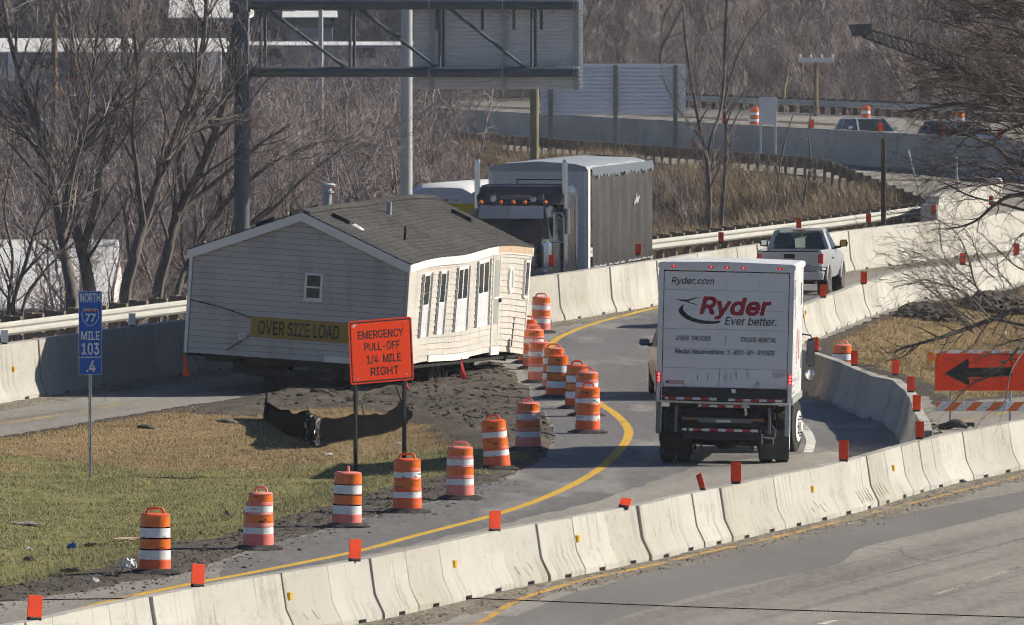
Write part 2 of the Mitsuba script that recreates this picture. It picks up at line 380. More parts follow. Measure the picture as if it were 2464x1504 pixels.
CURVE_TOP = line_at([(1915, 832), (1962, 848), (2056, 882), (2105, 904), (2155, 911), (2192, 944), (2210, 985), (2226, 1020), (2232, 1046)], 0.81)

def offset(line, d):
    """The polyline moved d metres to its right."""
    p = np.array(line, float)
    t = np.gradient(p, axis=0)
    t /= np.linalg.norm(t, axis=1, keepdims=True)
    return p + d * np.stack([t[:, 1], -t[:, 0]], 1)

MEDIAN = sg.Polygon(line_at([(-260, 1072), (0, 1052), (250, 1010), (440, 978), (560, 962), (640, 945), (900, 938), (1060, 905), (1180, 868), (1215, 880), (1262, 930), (1275, 965), (1322, 1020),
                             (1337, 1060), (1300, 1108), (1215, 1150), (1110, 1185), (980, 1222), (900, 1242), (760, 1278), (600, 1322), (440, 1380), (320, 1398), (180, 1425), (0, 1448), (-260, 1478)]))
RIGHT_ISLAND = sg.Polygon(line_at([(1968, 822), (2102, 766), (2200, 733), (2397, 707), (2464, 686), (2750, 640), (2750, 930), (2464, 955), (2330, 965), (2262, 985), (2228, 955), (2190, 925), (2140, 905), (2050, 885), (1975, 860)])).buffer(0)
guard_in = offset(GUARD, 0.35)
PAVED = sg.Polygon([tuple(q) for q in guard_in] + [(60, 420), (60, 60), (-40, 60), (-40, 150), (-26, 190)]).buffer(0)
PAVED = PAVED.difference(MEDIAN).difference(RIGHT_ISLAND)
jr = random.Random(5)
def ragged(poly, step=0.7, amp=0.16):
    """The outline with a crumbled edge."""
    out = []
    for q in getattr(poly, 'geoms', [poly]):
        def ring(r):
            n = max(8, int(r.length / step))
            return [(r.interpolate(i / n, True).x + jr.uniform(-amp, amp) * .5, r.interpolate(i / n, True).y + jr.uniform(-amp, amp) * 2.5) for i in range(n)]
        out.append(sg.Polygon(ring(q.exterior), [ring(i) for i in q.interiors]).buffer(0))
    return unary_union(out)

def sheet(poly, z):
    ms = []
    for q in getattr(poly, 'geoms', [poly]):
        if q.area > 1e-4:
            v, f = trimesh.creation.triangulate_polygon(q, engine='earcut')
            ms.append(trimesh.Trimesh(np.column_stack([v, np.full(len(v), z)]), f, process=False))
    m = cat(ms)
    flip = m.face_normals[:, 2] < 0
    m.faces[flip] = m.faces[flip][:, ::-1]
    return m

def struct(name, mesh, m, **k):
    return obj(name, mesh, m, kind='structure', **k)

struct('pavement', sheet(ragged(PAVED), 0.0), 'asphalt_old', label='grey weathered asphalt of the highway lanes and shoulders', cat_='road')

def smooth_line(pts, n=12):
    """Catmull-Rom through the points."""
    p = np.array(pts, float)
    p = np.vstack([2 * p[0] - p[1], p, 2 * p[-1] - p[-2]])
    out = []
    for i in range(1, len(p) - 2):
        for t in np.linspace(0, 1, n, endpoint=False):
            a, b, c, d = p[i - 1:i + 3]
            out.append(.5 * (2 * b + (c - a) * t + (2 * a - 5 * b + 4 * c - d) * t * t + (3 * b - a - 3 * c + d) * t ** 3))
    return np.array(out + [p[-2]])

def ribbon(line, w, poly=True):
    return sg.LineString([tuple(q) for q in line]).buffer(w / 2, cap_style='flat')

RAMP_LEFT = [(560, 1338), (760, 1280), (900, 1244), (1060, 1206), (1200, 1152), (1290, 1108), (1335, 1060), (1325, 1015), (1290, 965), (1275, 930), (1262, 890), (1285, 850), (1330, 815), (1400, 780), (1570, 742), (1800, 706)]
RAMP_RIGHT = [(2040, 672), (1930, 760), (1915, 850), (1930, 945), (2060, 985), (2140, 1035), (2160, 1085), (1990, 1088), (1800, 1105), (1700, 1118), (1600, 1150), (1440, 1205), (1200, 1263), (900, 1330), (700, 1372), (520, 1392)]
ramp = sg.Polygon([tuple(q) for q in smooth_line(line_at(RAMP_LEFT), 6)] + [tuple(q) for q in smooth_line(line_at(RAMP_RIGHT), 6)]).buffer(0)
struct('crossover_road', sheet(ragged(ramp.difference(MEDIAN), 0.9, 0.10), 0.004), 'asphalt_new', label='dark newer asphalt of the curving crossover lane', cat_='road')
patch = sg.Polygon(line_at([(1180, 1512), (1340, 1440), (1500, 1393), (1774, 1318), (2100, 1250), (2464, 1182), (2700, 1140), (2700, 1180), (2464, 1225), (2067, 1320), (2014, 1362), (1774, 1412), (1596, 1455), (1424, 1512)])).buffer(0)
struct('road_patch', sheet(ragged(patch, 1.2, 0.05), 0.004), 'asphalt_patch', label='smooth dark resurfaced strip along the foreground lane', cat_='road')
# gravelly shoulder between the foreground barrier and its edge line
near_r = offset(NEAR, 0.22)
shoulder = sg.Polygon([tuple(q) for q in offset(NEAR, -0.5)] + [tuple(q) for q in offset(NEAR, 1.15)[::-1]]).buffer(0)
struct('gravel_shoulder', sheet(ragged(shoulder, 0.5, 0.14), 0.004), 'gravel', label='gritty gravel shoulder along the foreground barrier', cat_='road')
shoulder2 = sg.Polygon([tuple(q) for q in offset(LEFT_BASE, 0.0)] + [tuple(q) for q in offset(LEFT_BASE, 0.95)[::-1]]).buffer(0)
struct('gravel_shoulder', sheet(ragged(shoulder2, 0.5, 0.14), 0.0045), 'gravel', label='gritty gravel shoulder along the long tall barrier', cat_='road')

def marking(name, pts, w, m, label, z=0.009):
    return obj(name, sheet(ribbon(smooth_line(line_at(pts)), w), z), m, label=label, cat_='road marking', kind='structure')
marking('yellow_line', [(150, 1478), (300, 1440), (475, 1403), (600, 1380), (853, 1329), (1000, 1290), (1200, 1237), (1330, 1190), (1430, 1138), (1490, 1085), (1513, 1045), (1502, 1018), (1475, 993), (1448, 975),
                        (1385, 925), (1335, 870), (1330, 826), (1375, 799), (1440, 776), (1510, 758), (1575, 742), (1700, 720)], 0.17, 'yellow_paint', 'bold yellow edge line bending through the crossover lane')
marking('yellow_line', [(1130, 1512), (1183, 1483), (1241, 1448), (1321, 1420), (1424, 1392), (1562, 1363), (1700, 1330), (1872, 1292), (2174, 1217), (2464, 1144), (2700, 1090)], 0.12, 'worn_yellow_paint', 'worn yellow edge line beside the foreground barrier')
marking('yellow_line', [(-60, 1030), (0, 1021), (150, 998), (290, 974)], 0.10, 'worn_yellow_paint', 'faint yellow line on the closed lane left of the house')
marking('yellow_line', [(2255, 1030), (2350, 1007), (2440, 990)], 0.10, 'worn_yellow_paint', 'faint yellow line on the pavement behind the sandbag')
marking('white_line', [(1860, 985), (1905, 1005), (1935, 1030), (1951, 1060), (1945, 1090)], 0.17, 'white_paint_line', 'white edge line curving beside the box truck')
marking('white_line', [(1975, 1503), (2010, 1494)], 0.12, 'white_paint_line', 'short white lane dash at the bottom edge')
marking('white_line', [(2250, 1432), (2464, 1362)], 0.09, 'worn_white' if 'worn_white' in scene else mat('worn_white', proc(paint_fn((0.40, 0.385, 0.355), 0.40, 2.5)), rough=None, two=True), 'faint white lane dash at the lower right')

for pts_, w_, lb_ in (([(2040, 1318), (2180, 1325), (2367, 1331), (2600, 1341)], .10, 'dark sealed seam crossing the foreground lane at right'), ([(2100, 1470), (2280, 1452), (2600, 1436)], .07, 'dark tyre streak low at the right'),
                      ([(2150, 1446), (2330, 1432), (2600, 1420)], .05, 'thin dark tyre streak at the right'), ([(2210, 1490), (2400, 1478), (2600, 1468)], .06, 'dark tyre streak in the lower right corner'), ([(1960, 1425), (2120, 1385), (2300, 1338), (2500, 1288)], .09, 'long dark wheel track along the foreground lane')):
    obj('tar_seam', sheet(ragged(ribbon(smooth_line(line_at(pts_)), w_), .4, .03), 0.0075), 'asphalt_patch', kind='structure', label=lb_, cat_='road marking')
# ---------------------------------------------------------------- terrain
FAR_A, FAR_B = np.array([-3.27, 560.0]), np.array([18.5, 390.0])     # the far roadway's barrier runs from A (distant) to B
FAR_D = (FAR_B - FAR_A) / np.linalg.norm(FAR_B - FAR_A)
FAR_N = np.array([FAR_D[1], -FAR_D[0]])                                 # towards the left / the camera side
def far_z(x, y):
    t = ((x - FAR_A[0]) * FAR_D[0] + (y - FAR_A[1]) * FAR_D[1]) / np.linalg.norm(FAR_B - FAR_A)
    s = (x - FAR_A[0]) * FAR_N[0] + (y - FAR_A[1]) * FAR_N[1]
    return 1.08 * (np.clip(t, -1.0, 1.0) - np.clip((t - 1) / .22, 0, 1)) + 0.10 * np.clip(-s - 2, 0, 10)
def far_side(x, y):
    return (x - FAR_A[0]) * FAR_N[0] + (y - FAR_A[1]) * FAR_N[1]       # negative: beyond (right of) the barrier line
guard_line = sg.LineString(GUARD)

def sstep(a, b, x):
    t = np.clip((x - a) / (b - a), 0, 1)
    return t * t * (3 - 2 * t)

def ground_z(x, y):
    x, y = np.asarray(x, float), np.asarray(y, float)
    z = np.full(x.shape, -0.03)
    # beyond the guardrail the bank falls away, then rises to the wooded hill
    gx = np.interp(y, [p[1] for p in GUARD], [p[0] for p in GUARD])
    gx = np.where(y > GUARD[-1][1], GUARD[-1][0] + (y - GUARD[-1][1]) * 0.2, gx)
    out = gx - x                                   # metres left of the guardrail
    bank = -1.7 * sstep(0.8, 8.0, out) * (1 - .2 * sstep(325, 360, y))
    z = z + bank
    hill = 0.6 * sstep(380, 560, y) + 50 * sstep(660, 1150, y)
    hill = hill * sstep(-6, 10, out) 
    z = z + hill
    s = far_side(x, y)
    rz = far_z(x, y)
    w = sstep(15.0, 7.4, s) * sstep(-32, -23, s) * sstep(330, 372, y)
    z = z * (1 - w) + (rz - 0.05) * w
    return z

xs = np.concatenate([np.arange(-260, -60, 20), np.arange(-60, -16, 4), np.arange(-16, 16, 0.28), np.arange(16, 60, 4), np.arange(60, 261, 20)])
ys = np.concatenate([np.arange(40, 130, 6), np.arange(130, 262, 0.42), np.arange(262, 420, 2.5), np.arange(420, 720, 6), np.arange(720, 1500, 30)])
X, Y = np.meshgrid(xs, ys, indexing='ij')
Z = ground_z(X, Y)
import shapely
pts = shapely.points(X.ravel(), Y.ravel())
inM = shapely.contains(MEDIAN, pts).reshape(X.shape)
dM = shapely.distance(MEDIAN.exterior, pts).reshape(X.shape)
inR = shapely.contains(RIGHT_ISLAND, pts).reshape(X.shape)
dR = shapely.distance(RIGHT_ISLAND.exterior, pts).reshape(X.shape)
P3 = np.stack([X, Y, X * 0], -1)
n1, n2 = meshkit.fbm(P3 * [0.9, 0.35, 1], 4, 1), meshkit.fbm(P3 * [3.2, 1.6, 1], 3, 2)
n3 = meshkit.fbm(P3 * [0.35, 0.12, 1], 3, 9)
FRONT = sg.Polygon(line_at([(560, 1000), (640, 952), (760, 948), (900, 938), (1060, 905), (1180, 868), (1215, 880), (1270, 950), (1330, 1020), (1337, 1060), (1240, 1085), (1130, 1040), (1010, 1000), (900, 985), (640, 985)])).buffer(0)
inF = np.where(shapely.contains(FRONT, pts), 1.0, 0.0).reshape(X.shape)
dF = shapely.distance(FRONT, pts).reshape(X.shape)
front_w = np.where(inF > 0, 1.0, np.exp(-dF / 0.8))
edge = np.where(inM, dM, 0)
lift = np.where(inM, np.minimum(1, edge / 0.9), 0)
swale = -0.16 * sstep(0.8, 3.5, edge) * sstep(214, 195, Y)
Zm = 0.02 + lift * (swale + 0.10 * (n1 - .5) + 0.05 * (n2 - .5)) + front_w * lift * (0.05 + 0.12 * (n1 - 0.45) + 0.11 * (n2 - .5))
Z = np.where(inM, Zm, Z)
liftR = np.where(inR, np.minimum(1, dR / 1.5), 0)
Z = np.where(inR, 0.02 + liftR * (0.12 * (n1 - .5) - 0.22 * sstep(0.5, 3.5, dR)), Z)
# masks: bare earth along the edges, in front of the house and by the drums; dry grass away from the foreground
verge = np.exp(-edge / (0.30 + 0.9 * n3))
dirt = np.where(inM, np.clip(0.95 * verge + front_w * 0.95, 0, 1), 0.9)
ramp_side = shapely.distance(sg.LineString(line_at([(1215, 1150), (980, 1222), (760, 1278), (600, 1322), (440, 1380), (180, 1425), (-260, 1478)])), pts).reshape(X.shape)
dirt = np.where(inM, np.maximum(dirt, np.exp(-(ramp_side / 1.55) ** 3) * .95), dirt)
dirt = np.where(inR, np.clip(np.exp(-dR / 0.55) * 1.1, 0, 1), dirt)
dry = np.where(inM, np.clip(sstep(176, 204, Y + 26 * (n3 - .5) - 0.8 * (X + 5)) + .5 * (n1 - .5), 0, 1), 0.0)
dry = np.where(inR, 0.72, dry)
nx, ny = X.shape
ii, jj = np.meshgrid(np.arange(nx - 1), np.arange(ny - 1), indexing='ij')
quad = np.stack([ii * ny + jj, (ii + 1) * ny + jj, (ii + 1) * ny + jj + 1, ii * ny + jj + 1], -1).reshape(-1, 4)
V3 = np.stack([X, Y, Z], -1).reshape(-1, 3)
near_q = (V3[quad][:, :, 1].max(1) <= 300) & (V3[quad][:, :, 0].max(1) <= 60)
def ground_part(name, mask, m, label):
    q = quad[mask]
    f = np.vstack([q[:, [0, 1, 2]], q[:, [0, 2, 3]]])
    used, inv = np.unique(f, return_inverse=True)
    uv = np.stack([dirt.ravel()[used], dry.ravel()[used]], 1)
    struct(name, trimesh.Trimesh(V3[used], inv.reshape(f.shape), process=False), m, smooth=True, uv=uv, label=label, cat_='ground')
cx, cy = V3[quad][:, :, 0].mean(1), V3[quad][:, :, 1].mean(1)
isl = (inM | inR).ravel()[quad].any(1)
ground_part('ground', isl, 'ground_mat', 'grassy and muddy ground of the islands between the lanes')
ground_part('hillside', ~isl, 'brushland', 'brown leaf-strewn bank and hillside behind the guardrails')

def gz(x, y):
    """Ground level of the islands at a point."""
    i, j = np.searchsorted(xs, x) - 1, np.searchsorted(ys, y) - 1
    a, b = (x - xs[i]) / (xs[i + 1] - xs[i]), (y - ys[j]) / (ys[j + 1] - ys[j])
    return float((Z[i, j] * (1 - a) + Z[i + 1, j] * a) * (1 - b) + (Z[i, j + 1] * (1 - a) + Z[i + 1, j + 1] * a) * b)

# the far roadway: two sheets either side of its barrier, following the rising grade
def far_strip(s0, s1, lift=0.0):
    rows = []
    for k in range(41):
        c = FAR_A + FAR_D * (-120 + k * 8.2)
        for s in np.linspace(s0, s1, 9):
            p = c + FAR_N * s
            rows.append((p[0], p[1], float(far_z(p[0], p[1])) + lift))
    f = [(9 * k + j + a, 9 * k + j + b, 9 * k + j + c) for k in range(40) for j in range(8) for a, b, c in ((0, 1, 10), (0, 10, 9))]
    m = trimesh.Trimesh(np.array(rows), np.array(f), process=False)
    if m.face_normals[0][2] < 0:
        m.invert()
    return m
struct('far_road', far_strip(-21.0, 6.6), 'asphalt_old', label='pale asphalt of the distant roadway behind the brush', cat_='road')

# ---------------------------------------------------------------- concrete barriers: every section is a thing
def barrier_profile(h, base, top, toe=0.08, knee=0.33):
    k = base * 0.56 if h < 1 else base * 0.62
    return [(base, 0.0), (base, toe), (k, knee), (top, h), (-top, h), (-k, knee), (-base, toe), (-base, 0.0)]

def barrier_mesh(L, h, base, top, rnd):
    """One section along y from 0 to L, its corners slightly chipped and a fork slot under it."""
    prof = np.array(barrier_profile(h, base, top))
    gap, s0, s1, sh = 0.016, L * 0.5 - 0.17, L * 0.5 + 0.17, 0.055
    bodies = []
    def run(y0, y1, pr, e0=0.0, e1=0.0):
        n = len(pr)
        stations = [(y0, 1 - e0), (y0 + (0.015 if e0 else 0.0), 1.0), (y1 - (0.015 if e1 else 0.0), 1.0), (y1, 1 - e1)]
        v = np.array([(x * s + rnd.uniform(-.003, .003), y, z - (1 - s) * .3 * (z > .5)) for y, s in stations for x, z in pr])
        f = []
        for a in range(3):
            for i in range(n):
                j = (i + 1) % n
                f += [(a * n + i, a * n + j, (a + 1) * n + j), (a * n + i, (a + 1) * n + j, (a + 1) * n + i)]
        for e, r in ((0, 1), (3, -1)):
            # the profile is convex enough per half: fan over its symmetric strips
            for i in range(n // 2 - 1):
                q = [e * n + i, e * n + i + 1, e * n + n - 2 - i, e * n + n - 1 - i]
                f += [(q[0], q[2], q[1])[::r], (q[0], q[3], q[2])[::r]]
        return trimesh.Trimesh(v, f, process=False)
    low = prof.copy()
    low[[0, -1], 1] = sh
    low[[1, -2], 1] = max(0.08, sh + .01)
    bodies = [run(gap, s0, prof, 0.03, 0), run(s0, s1, low), run(s1, L - gap, prof, 0, 0.03)]
    m = cat(bodies)
    m.fix_normals()
    return m

ROWS = {}
def barrier_row(row, line, L, h, base, top, where, z=lambda p: 0.0, group=None, flip=False, seed=1):
    """Sections of length L along the centre line."""
    rnd = random.Random(seed)
    ls = sg.LineString([tuple(p) for p in line])
    n = int(ls.length / L)
    out = []
    for k in range(n):
        a, b = ls.interpolate(k * L), ls.interpolate((k + 1) * L)
        za, zb = z((a.x, a.y)), z((b.x, b.y))
        hd = math.atan2(b.x - a.x, b.y - a.y) + rnd.uniform(-.004, .004)
        pitch = math.atan2(zb - za, L)
        M = frame((a.x + rnd.uniform(-.022, .022), a.y, za + rnd.uniform(-.004, .006)), hd, rnd.uniform(-.006, .006), pitch)
        out.append((M, L, h, top))
    ROWS[row] = out
    for k, (M, L_, h_, t_) in enumerate(out):
        key = obj('concrete_barrier', barrier_mesh(L, h, base, top, rnd), f'concrete_{rnd.choice([0, 0, 1, 2])}', M=M, smooth=25)
        tag(key, f'concrete barrier section, {ordinal(k + 1)} from the left in the {where}', 'concrete barrier', group)
        out[k] = (M, L_, h_, t_, key)

barrier_row('near', NEAR, 1.83, 0.81, 0.285, 0.085, 'low foreground row', group='low barrier sections in the foreground', seed=3)
barrier_row('left', offset(LEFT_BASE, -0.30), 3.2, 1.14, 0.30, 0.12, 'tall row behind the house', group='tall barrier sections behind the house', seed=4)
barrier_row('right', offset(RIGHT_BASE, 0.0)[1:] if False else offset(RIGHT_BASE, -0.29), 3.0, 0.81, 0.285, 0.085, 'low row beside the pickup', group='low barrier sections beside the pickup', seed=6)
barrier_row('curve', CURVE_TOP, 2.05, 0.81, 0.285, 0.085, 'row curving right of the truck', group='curving barrier sections right of the truck', seed=7)
far_line = [tuple(FAR_A - FAR_D * 24), tuple(FAR_A), tuple(FAR_B), tuple(FAR_B + FAR_D * 8)]
barrier_row('far', far_line, 6.0, 1.38, 0.30, 0.12, 'distant row behind the brush', z=lambda p: float(far_z(*p)), group='distant barrier sections', seed=8)

def section_near(row, p):
    return min(ROWS[row], key=lambda s: np.hypot(*((s[0] @ [0, s[1] / 2, 0, 1])[:2] - np.asarray(p)[:2])))

# yellow reflectors on the barriers: parts of their sections
def reflector(row, x, y, side, frac=0.6):
    h = {'near': .81, 'left': 1.14, 'right': .81}[row]
    p = at(x, y, h * frac)
    M, L, h_, t_, key = section_near(row, p)
    q = np.linalg.inv(M) @ np.append(p, 1)
    prof_x = 0.16 + (0.085 - 0.16) * (frac * h - .33) / (h - .33) if h < 1 else 0.17
    m = box(prof_x - .01, prof_x + .035, q[1] - .055, q[1] + .055, frac * h - .05, frac * h + .05, .008)
    obj('reflector', m, 'amber_reflector', key, M)
for x, y in ((700, 1435), (1048, 1357), (1378, 1297), (1925, 1177), (2158, 1127)):
    reflector('near', x, y, 1, 0.62)
reflector('left', 18, 888, 1, .55)
reflector('right', 1975, 752, 1, .8)
reflector('right', 1955, 762, 1, .7)

def scuffs(row, x, y, marks):
    M, L, h_, t_, key = section_near(row, at(x, y, .2))
    nrm = np.array([.894, 0, .447])
    for y0, t0, y1, t1, w in marks:
        a, b = (np.array([.285 - .125 * t, yy, .08 + .25 * t]) + nrm * .004 for yy, t in ((y0, t0), (y1, t1)))
        d = np.array([0, w / 2, 0])
        m = trimesh.Trimesh(np.array([a - d, a + d, b + d * .4, b - d * .4, a - d - nrm * .006, a + d - nrm * .006, b + d * .4 - nrm * .006, b - d * .4 - nrm * .006]),
                            np.array([[0, 1, 2], [0, 2, 3], [0, 4, 5], [0, 5, 1], [1, 5, 6], [1, 6, 2], [2, 6, 7], [2, 7, 3], [3, 7, 4], [3, 4, 0]]), process=False)
        obj('tyre_scuff', m, 'black_rubber', key, M)
scuffs('near', 2095, 1190, [(.35 + .28 * k, .15, .22 + .28 * k, .95, .035) for k in range(5)])
scuffs('near', 2150, 1178, [(.30 + .30 * k, .25, .16 + .30 * k, 1.0, .03) for k in range(4)])
scuffs('near', 1930, 1225, [(.4, .3, .3, .6, .03), (.8, .5, .62, .95, .03), (1.1, .2, .95, .7, .025), (1.3, .5, 1.22, .8, .03)])
scuffs('near', 1120, 1380, [(.5, .3, .4, .8, .02), (.9, .2, .8, .7, .02), (1.2, .4, 1.1, .9, .02)])
scuffs('near', 470, 1480, [(.6, .35, .5, .75, .02), (1.0, .3, .9, .8, .02)])

# orange panel markers standing on the barriers
def marker(x, y, z, w, h, heading=0.0, lean=0.0, roll=0.0, label='', m='marker_orange', group='orange marker panels on the barriers'):
    p = at(x, y, z)
    M = frame(p, heading, roll, lean)
    t = thing('marker_panel', label, 'marker panel', group)
    obj('panel', box(-w / 2, w / 2, -.006, .006, .03, .03 + h, .003), m, t, M)
    obj('foot', box(-w / 2 + .01, w / 2 - .01, -.035, .035, -.004, .035, .01), 'black_rubber', t, M)
NEARM = [(82, 1492, .17, .27, .04, .10), (475, 1412, .16, .26, .06, .10), (853, 1350, .155, .26, .03, .09), (1190, 1278, .155, .255, .03, .06), (1503, 1222, .16, .26, .2, .0), (1771, 1164, .16, .30, 0, .0), (2030, 1111, .155, .315, 0, 0)]
for k, (x, y, w, h, lean, roll) in enumerate(NEARM):
    if k == 4:
        continue
    marker(x, y, .81, w / (.825 if k < 4 else 1), h, -0.6 if k < 4 else 0.15, -lean, roll, f'orange marker panel, {ordinal(k + 1)} from the left on the foreground barrier')
marker(1500, 1222, .81, .16, .26, 0.15, -1.12, .12, 'orange marker panel bent almost flat on the foreground barrier')
marker(1692, 1180, .81, .10, .26, 0.5, -.35, -.5, 'torn narrow orange marker leaning left on the foreground barrier')
for k, (x, y) in enumerate(((1962, 847), (2056, 881), (2155, 903), (2192, 945), (2206, 991), (2213, 1057))):
    marker(x, y, .81, .145, .27, 0.1, 0, 0, f'orange marker panel, {ordinal(k + 1)} from the left on the curving barrier')
for k, (x, y) in enumerate(((1327, 642), (1536, 614), (1735, 585), (1922, 551), (2090, 538), (2246, 516), (2385, 494))):
    marker(x, y, 1.14, .15, .27, 0.1, 0, 0, f'orange marker panel, {ordinal(k + 1)} from the left on the tall barrier right of the house')
for k, (x, y) in enumerate(((1980, 717), (2078, 684), (2316, 638), (2445, 614))):
    marker(x, y, .81, .165, .29, 0.1, 0, .04, f'orange marker panel, {ordinal(k + 1)} from the left on the low barrier beside the pickup')
for (x, y), side in (((11, 828), 'at the left edge'), ((318, 786), 'right of the blue milepost sign')):
    marker(x, y, 1.14, .145, .25, 0.1, 0, 0, f'grey back of a marker panel on the tall barrier {side}', 'aluminium_sheet', 'grey marker backs on the tall barrier')

# ---------------------------------------------------------------- guardrails
def w_beam(pts, z0, h=0.31, side=1.0, zf=None):
    """The corrugated rail along the points, its waves towards the right of the line."""
    prof = [(0.0, 0.0), (0.012, 0.0), (0.075, 0.055), (0.075, 0.10), (0.018, 0.145), (0.018, 0.165), (0.075, 0.21), (0.075, 0.255), (0.012, 0.31), (0.0, 0.31)]
    back = [(x - 0.006, z) for x, z in prof[::-1]]
    pr = np.array(prof + back)
    pr[:, 1] *= h / 0.31
    p = np.array(pts, float)
    t = np.gradient(p, axis=0)
    t /= np.linalg.norm(t, axis=1, keepdims=True)
    nrm = np.stack([t[:, 1], -t[:, 0]], 1) * side
    zz = np.array([zf(q) if zf else 0.0 for q in p]) + z0
    n = len(pr)
    v = np.array([[p[i][0] + nrm[i][0] * a, p[i][1] + nrm[i][1] * a, zz[i] + b] for i in range(len(p)) for a, b in pr])
    f = []
    for i in range(len(p) - 1):
        for k in range(n):
            j = (k + 1) % n
            f += [(i * n + k, i * n + j, (i + 1) * n + j), (i * n + k, (i + 1) * n + j, (i + 1) * n + k)]
    m = trimesh.Trimesh(v, np.array(f), process=False)
    if side > 0:
        m.invert()
    return m

def guardrail(line, label, spacing=1.905, z0=0.42, zf=None, side=1.0, m_post='old_wood', start=0.0, postw=0.17):
    g = thing('guardrail', label, 'guardrail')
    ls = sg.LineString([tuple(p) for p in line])
    n = int(ls.length / spacing)
    st = [ls.interpolate(start + k * spacing) for k in range(n + 1) if start + k * spacing <= ls.length]
    rl = [(q.x, q.y) for q in st]
    for k in range(0, len(rl) - 1, 4):
        seg = rl[k:k + 5]
        if len(seg) > 1:
            obj('rail', w_beam(seg, z0 + 0.002 * (k % 8 > 3), side=side, zf=zf), 'guardrail_steel', g)
    for k, q in enumerate(rl):
        nx_ = np.array(rl[min(k + 1, len(rl) - 1)]) - np.array(rl[max(k - 1, 0)])
        hd = math.atan2(nx_[0], nx_[1])
        zb = zf(q) if zf else 0.0
        M = frame((q[0], q[1], zb), hd)
        s = -side
        pk = obj('post', box(s * .24, s * (.24 + postw), -.10, .10, -.35, z0 + .42, .012), m_post, g, M)
        obj('block', box(s * .012, s * .238, -.08, .08, z0 - .03, z0 + .40, .01), m_post, pk, M)
    return g
guardrail(GUARD, 'long pale guardrail on square wooden posts beyond the tall barrier', z0=0.44)
far_near = [tuple(FAR_A - FAR_D * 20 + FAR_N * 7.3), tuple(FAR_B + FAR_D * 2 + FAR_N * 7.3), tuple(FAR_B + FAR_D * 30 + FAR_N * 8.4)]
guardrail(far_near, 'distant guardrail in shade along the near side of the far road', zf=lambda p: float(far_z(*p)), side=-1.0, spacing=2.3, z0=0.34, m_post='old_wood', postw=.09)
far_back = [tuple(FAR_A - FAR_D * 90 - FAR_N * 20.4), tuple(FAR_B + FAR_D * 30 - FAR_N * 20.4)]
guardrail(far_back, 'dark guardrail along the wooded far edge of the distant road', zf=lambda p: float(far_z(*p)) - .05, side=1.0, spacing=3.6, z0=0.46, m_post='dark_wood')

# ---------------------------------------------------------------- traffic drums
def drum_pieces(kind, plastic_mat):
    zt = 0.93
    R = lambda z: 0.232 - 0.022 * (z - .05) / .88
    bands = {'A': [('white_band', .225, .378), ('orange_band', .392, .553), ('white_band', .567, .722), ('orange_band', .738, .905)],
             'B': [('white_band', .262, .368), ('orange_band', .438, .566), ('white_band', .612, .716), ('orange_band', .782, .90)]}[kind]
    prof = [(0.0, .05), (R(.05) + .004, .05), (R(.05), .065)]
    for _, a, b in bands:
        prof += [(R(a) + .003, a - .022), (R(a) - .004, a - .004), (R(a) - .004, b if False else a), (R(b) - .004, b), (R(b) + .004, b + .012)]
    prof += [(R(zt) - .002, zt - .012), (R(zt) - .02, zt + .004), (R(zt) - .05, zt + .008), (0.0, zt + .012)]
    out = [('body', lathe(prof, 40), plastic_mat, True)]
    for nm, a, b in bands:
        out.append((nm, lathe([(R(a) - .006, a), (R(a) + .0005, a + .001), (R(b) + .0005, b - .001), (R(b) - .006, b)], 40), 'band_white' if nm[0] == 'w' else 'band_orange', 30))
    arch = [(-.135, 0, zt - .005), (-.118, 0, zt + .05), (-.09, 0, zt + .082), (-.03, 0, zt + .09), (.03, 0, zt + .09), (.09, 0, zt + .082), (.118, 0, zt + .05), (.135, 0, zt - .005)]
    out.append(('handle', cat([box(min(a[0], b[0]) - .012, max(a[0], b[0]) + .012, -.018, .018, min(a[2], b[2]) - .012, max(a[2], b[2]) + .012, .006) for a, b in zip(arch, arch[1:])]) if False else tube(arch, .019, 8), plastic_mat, True))
    return out
rngd = np.random.default_rng(11)
base_prof = [(0.0, 0.0), (.378, 0.0), (.382, .012), (.372, .022), (.33, .034), (.285, .062), (.245, .074), (0.0, .074)]
def ring_base():
    m = lathe(base_prof, 48)
    a = np.arctan2(m.vertices[:, 1], m.vertices[:, 0])
    r = np.linalg.norm(m.vertices[:, :2], axis=1)
    m.vertices[:, 2] += .012 * np.sin(2 * a + 1) * sstep(.25, .38, r) + .004
    return m
DRUMPLY = {}
for kd in 'AB':
    for pm in ('drum_orange', 'drum_faded'):
        DRUMPLY[kd, pm] = [(nm, mikit.ply(me, mm, smooth=sm if sm is not True else 35)) for nm, me, mm, sm in drum_pieces(kd, pm)]
BASEPLY = mikit.ply(ring_base(), 'black_rubber', smooth=30)
GROUP_DRUM = 'orange and white traffic drums along the lane'
def drum(p, kind, pm, turn, lean, label, s=1.0, leany=0.0, dent=None):
    t = thing('traffic_drum', label, 'traffic drum', GROUP_DRUM)
    S = np.diag([s, s, s * .915, 1.0])
    B = frame(p, turn) @ S
    L = frame(p, 0, lean, leany) @ frame((0, 0, 0), turn) @ S
    obj('base', BASEPLY, None, t, B)
    if dent:
        for nm, me, mm, sm in drum_pieces(kind, pm):
            v = np.array(me.vertices)
            c = np.array(dent[0]); w = np.exp(-np.sum((v - c) ** 2, 1) / dent[1] ** 2)
            v = v + w[:, None] * np.array(dent[2])
            me = trimesh.Trimesh(v, me.faces, process=False)
            obj(nm, me, mm, t, L, smooth=35)
        return t
    for nm, pl in DRUMPLY[kind, pm]:
        obj(nm, pl, None, t, L)
    return t
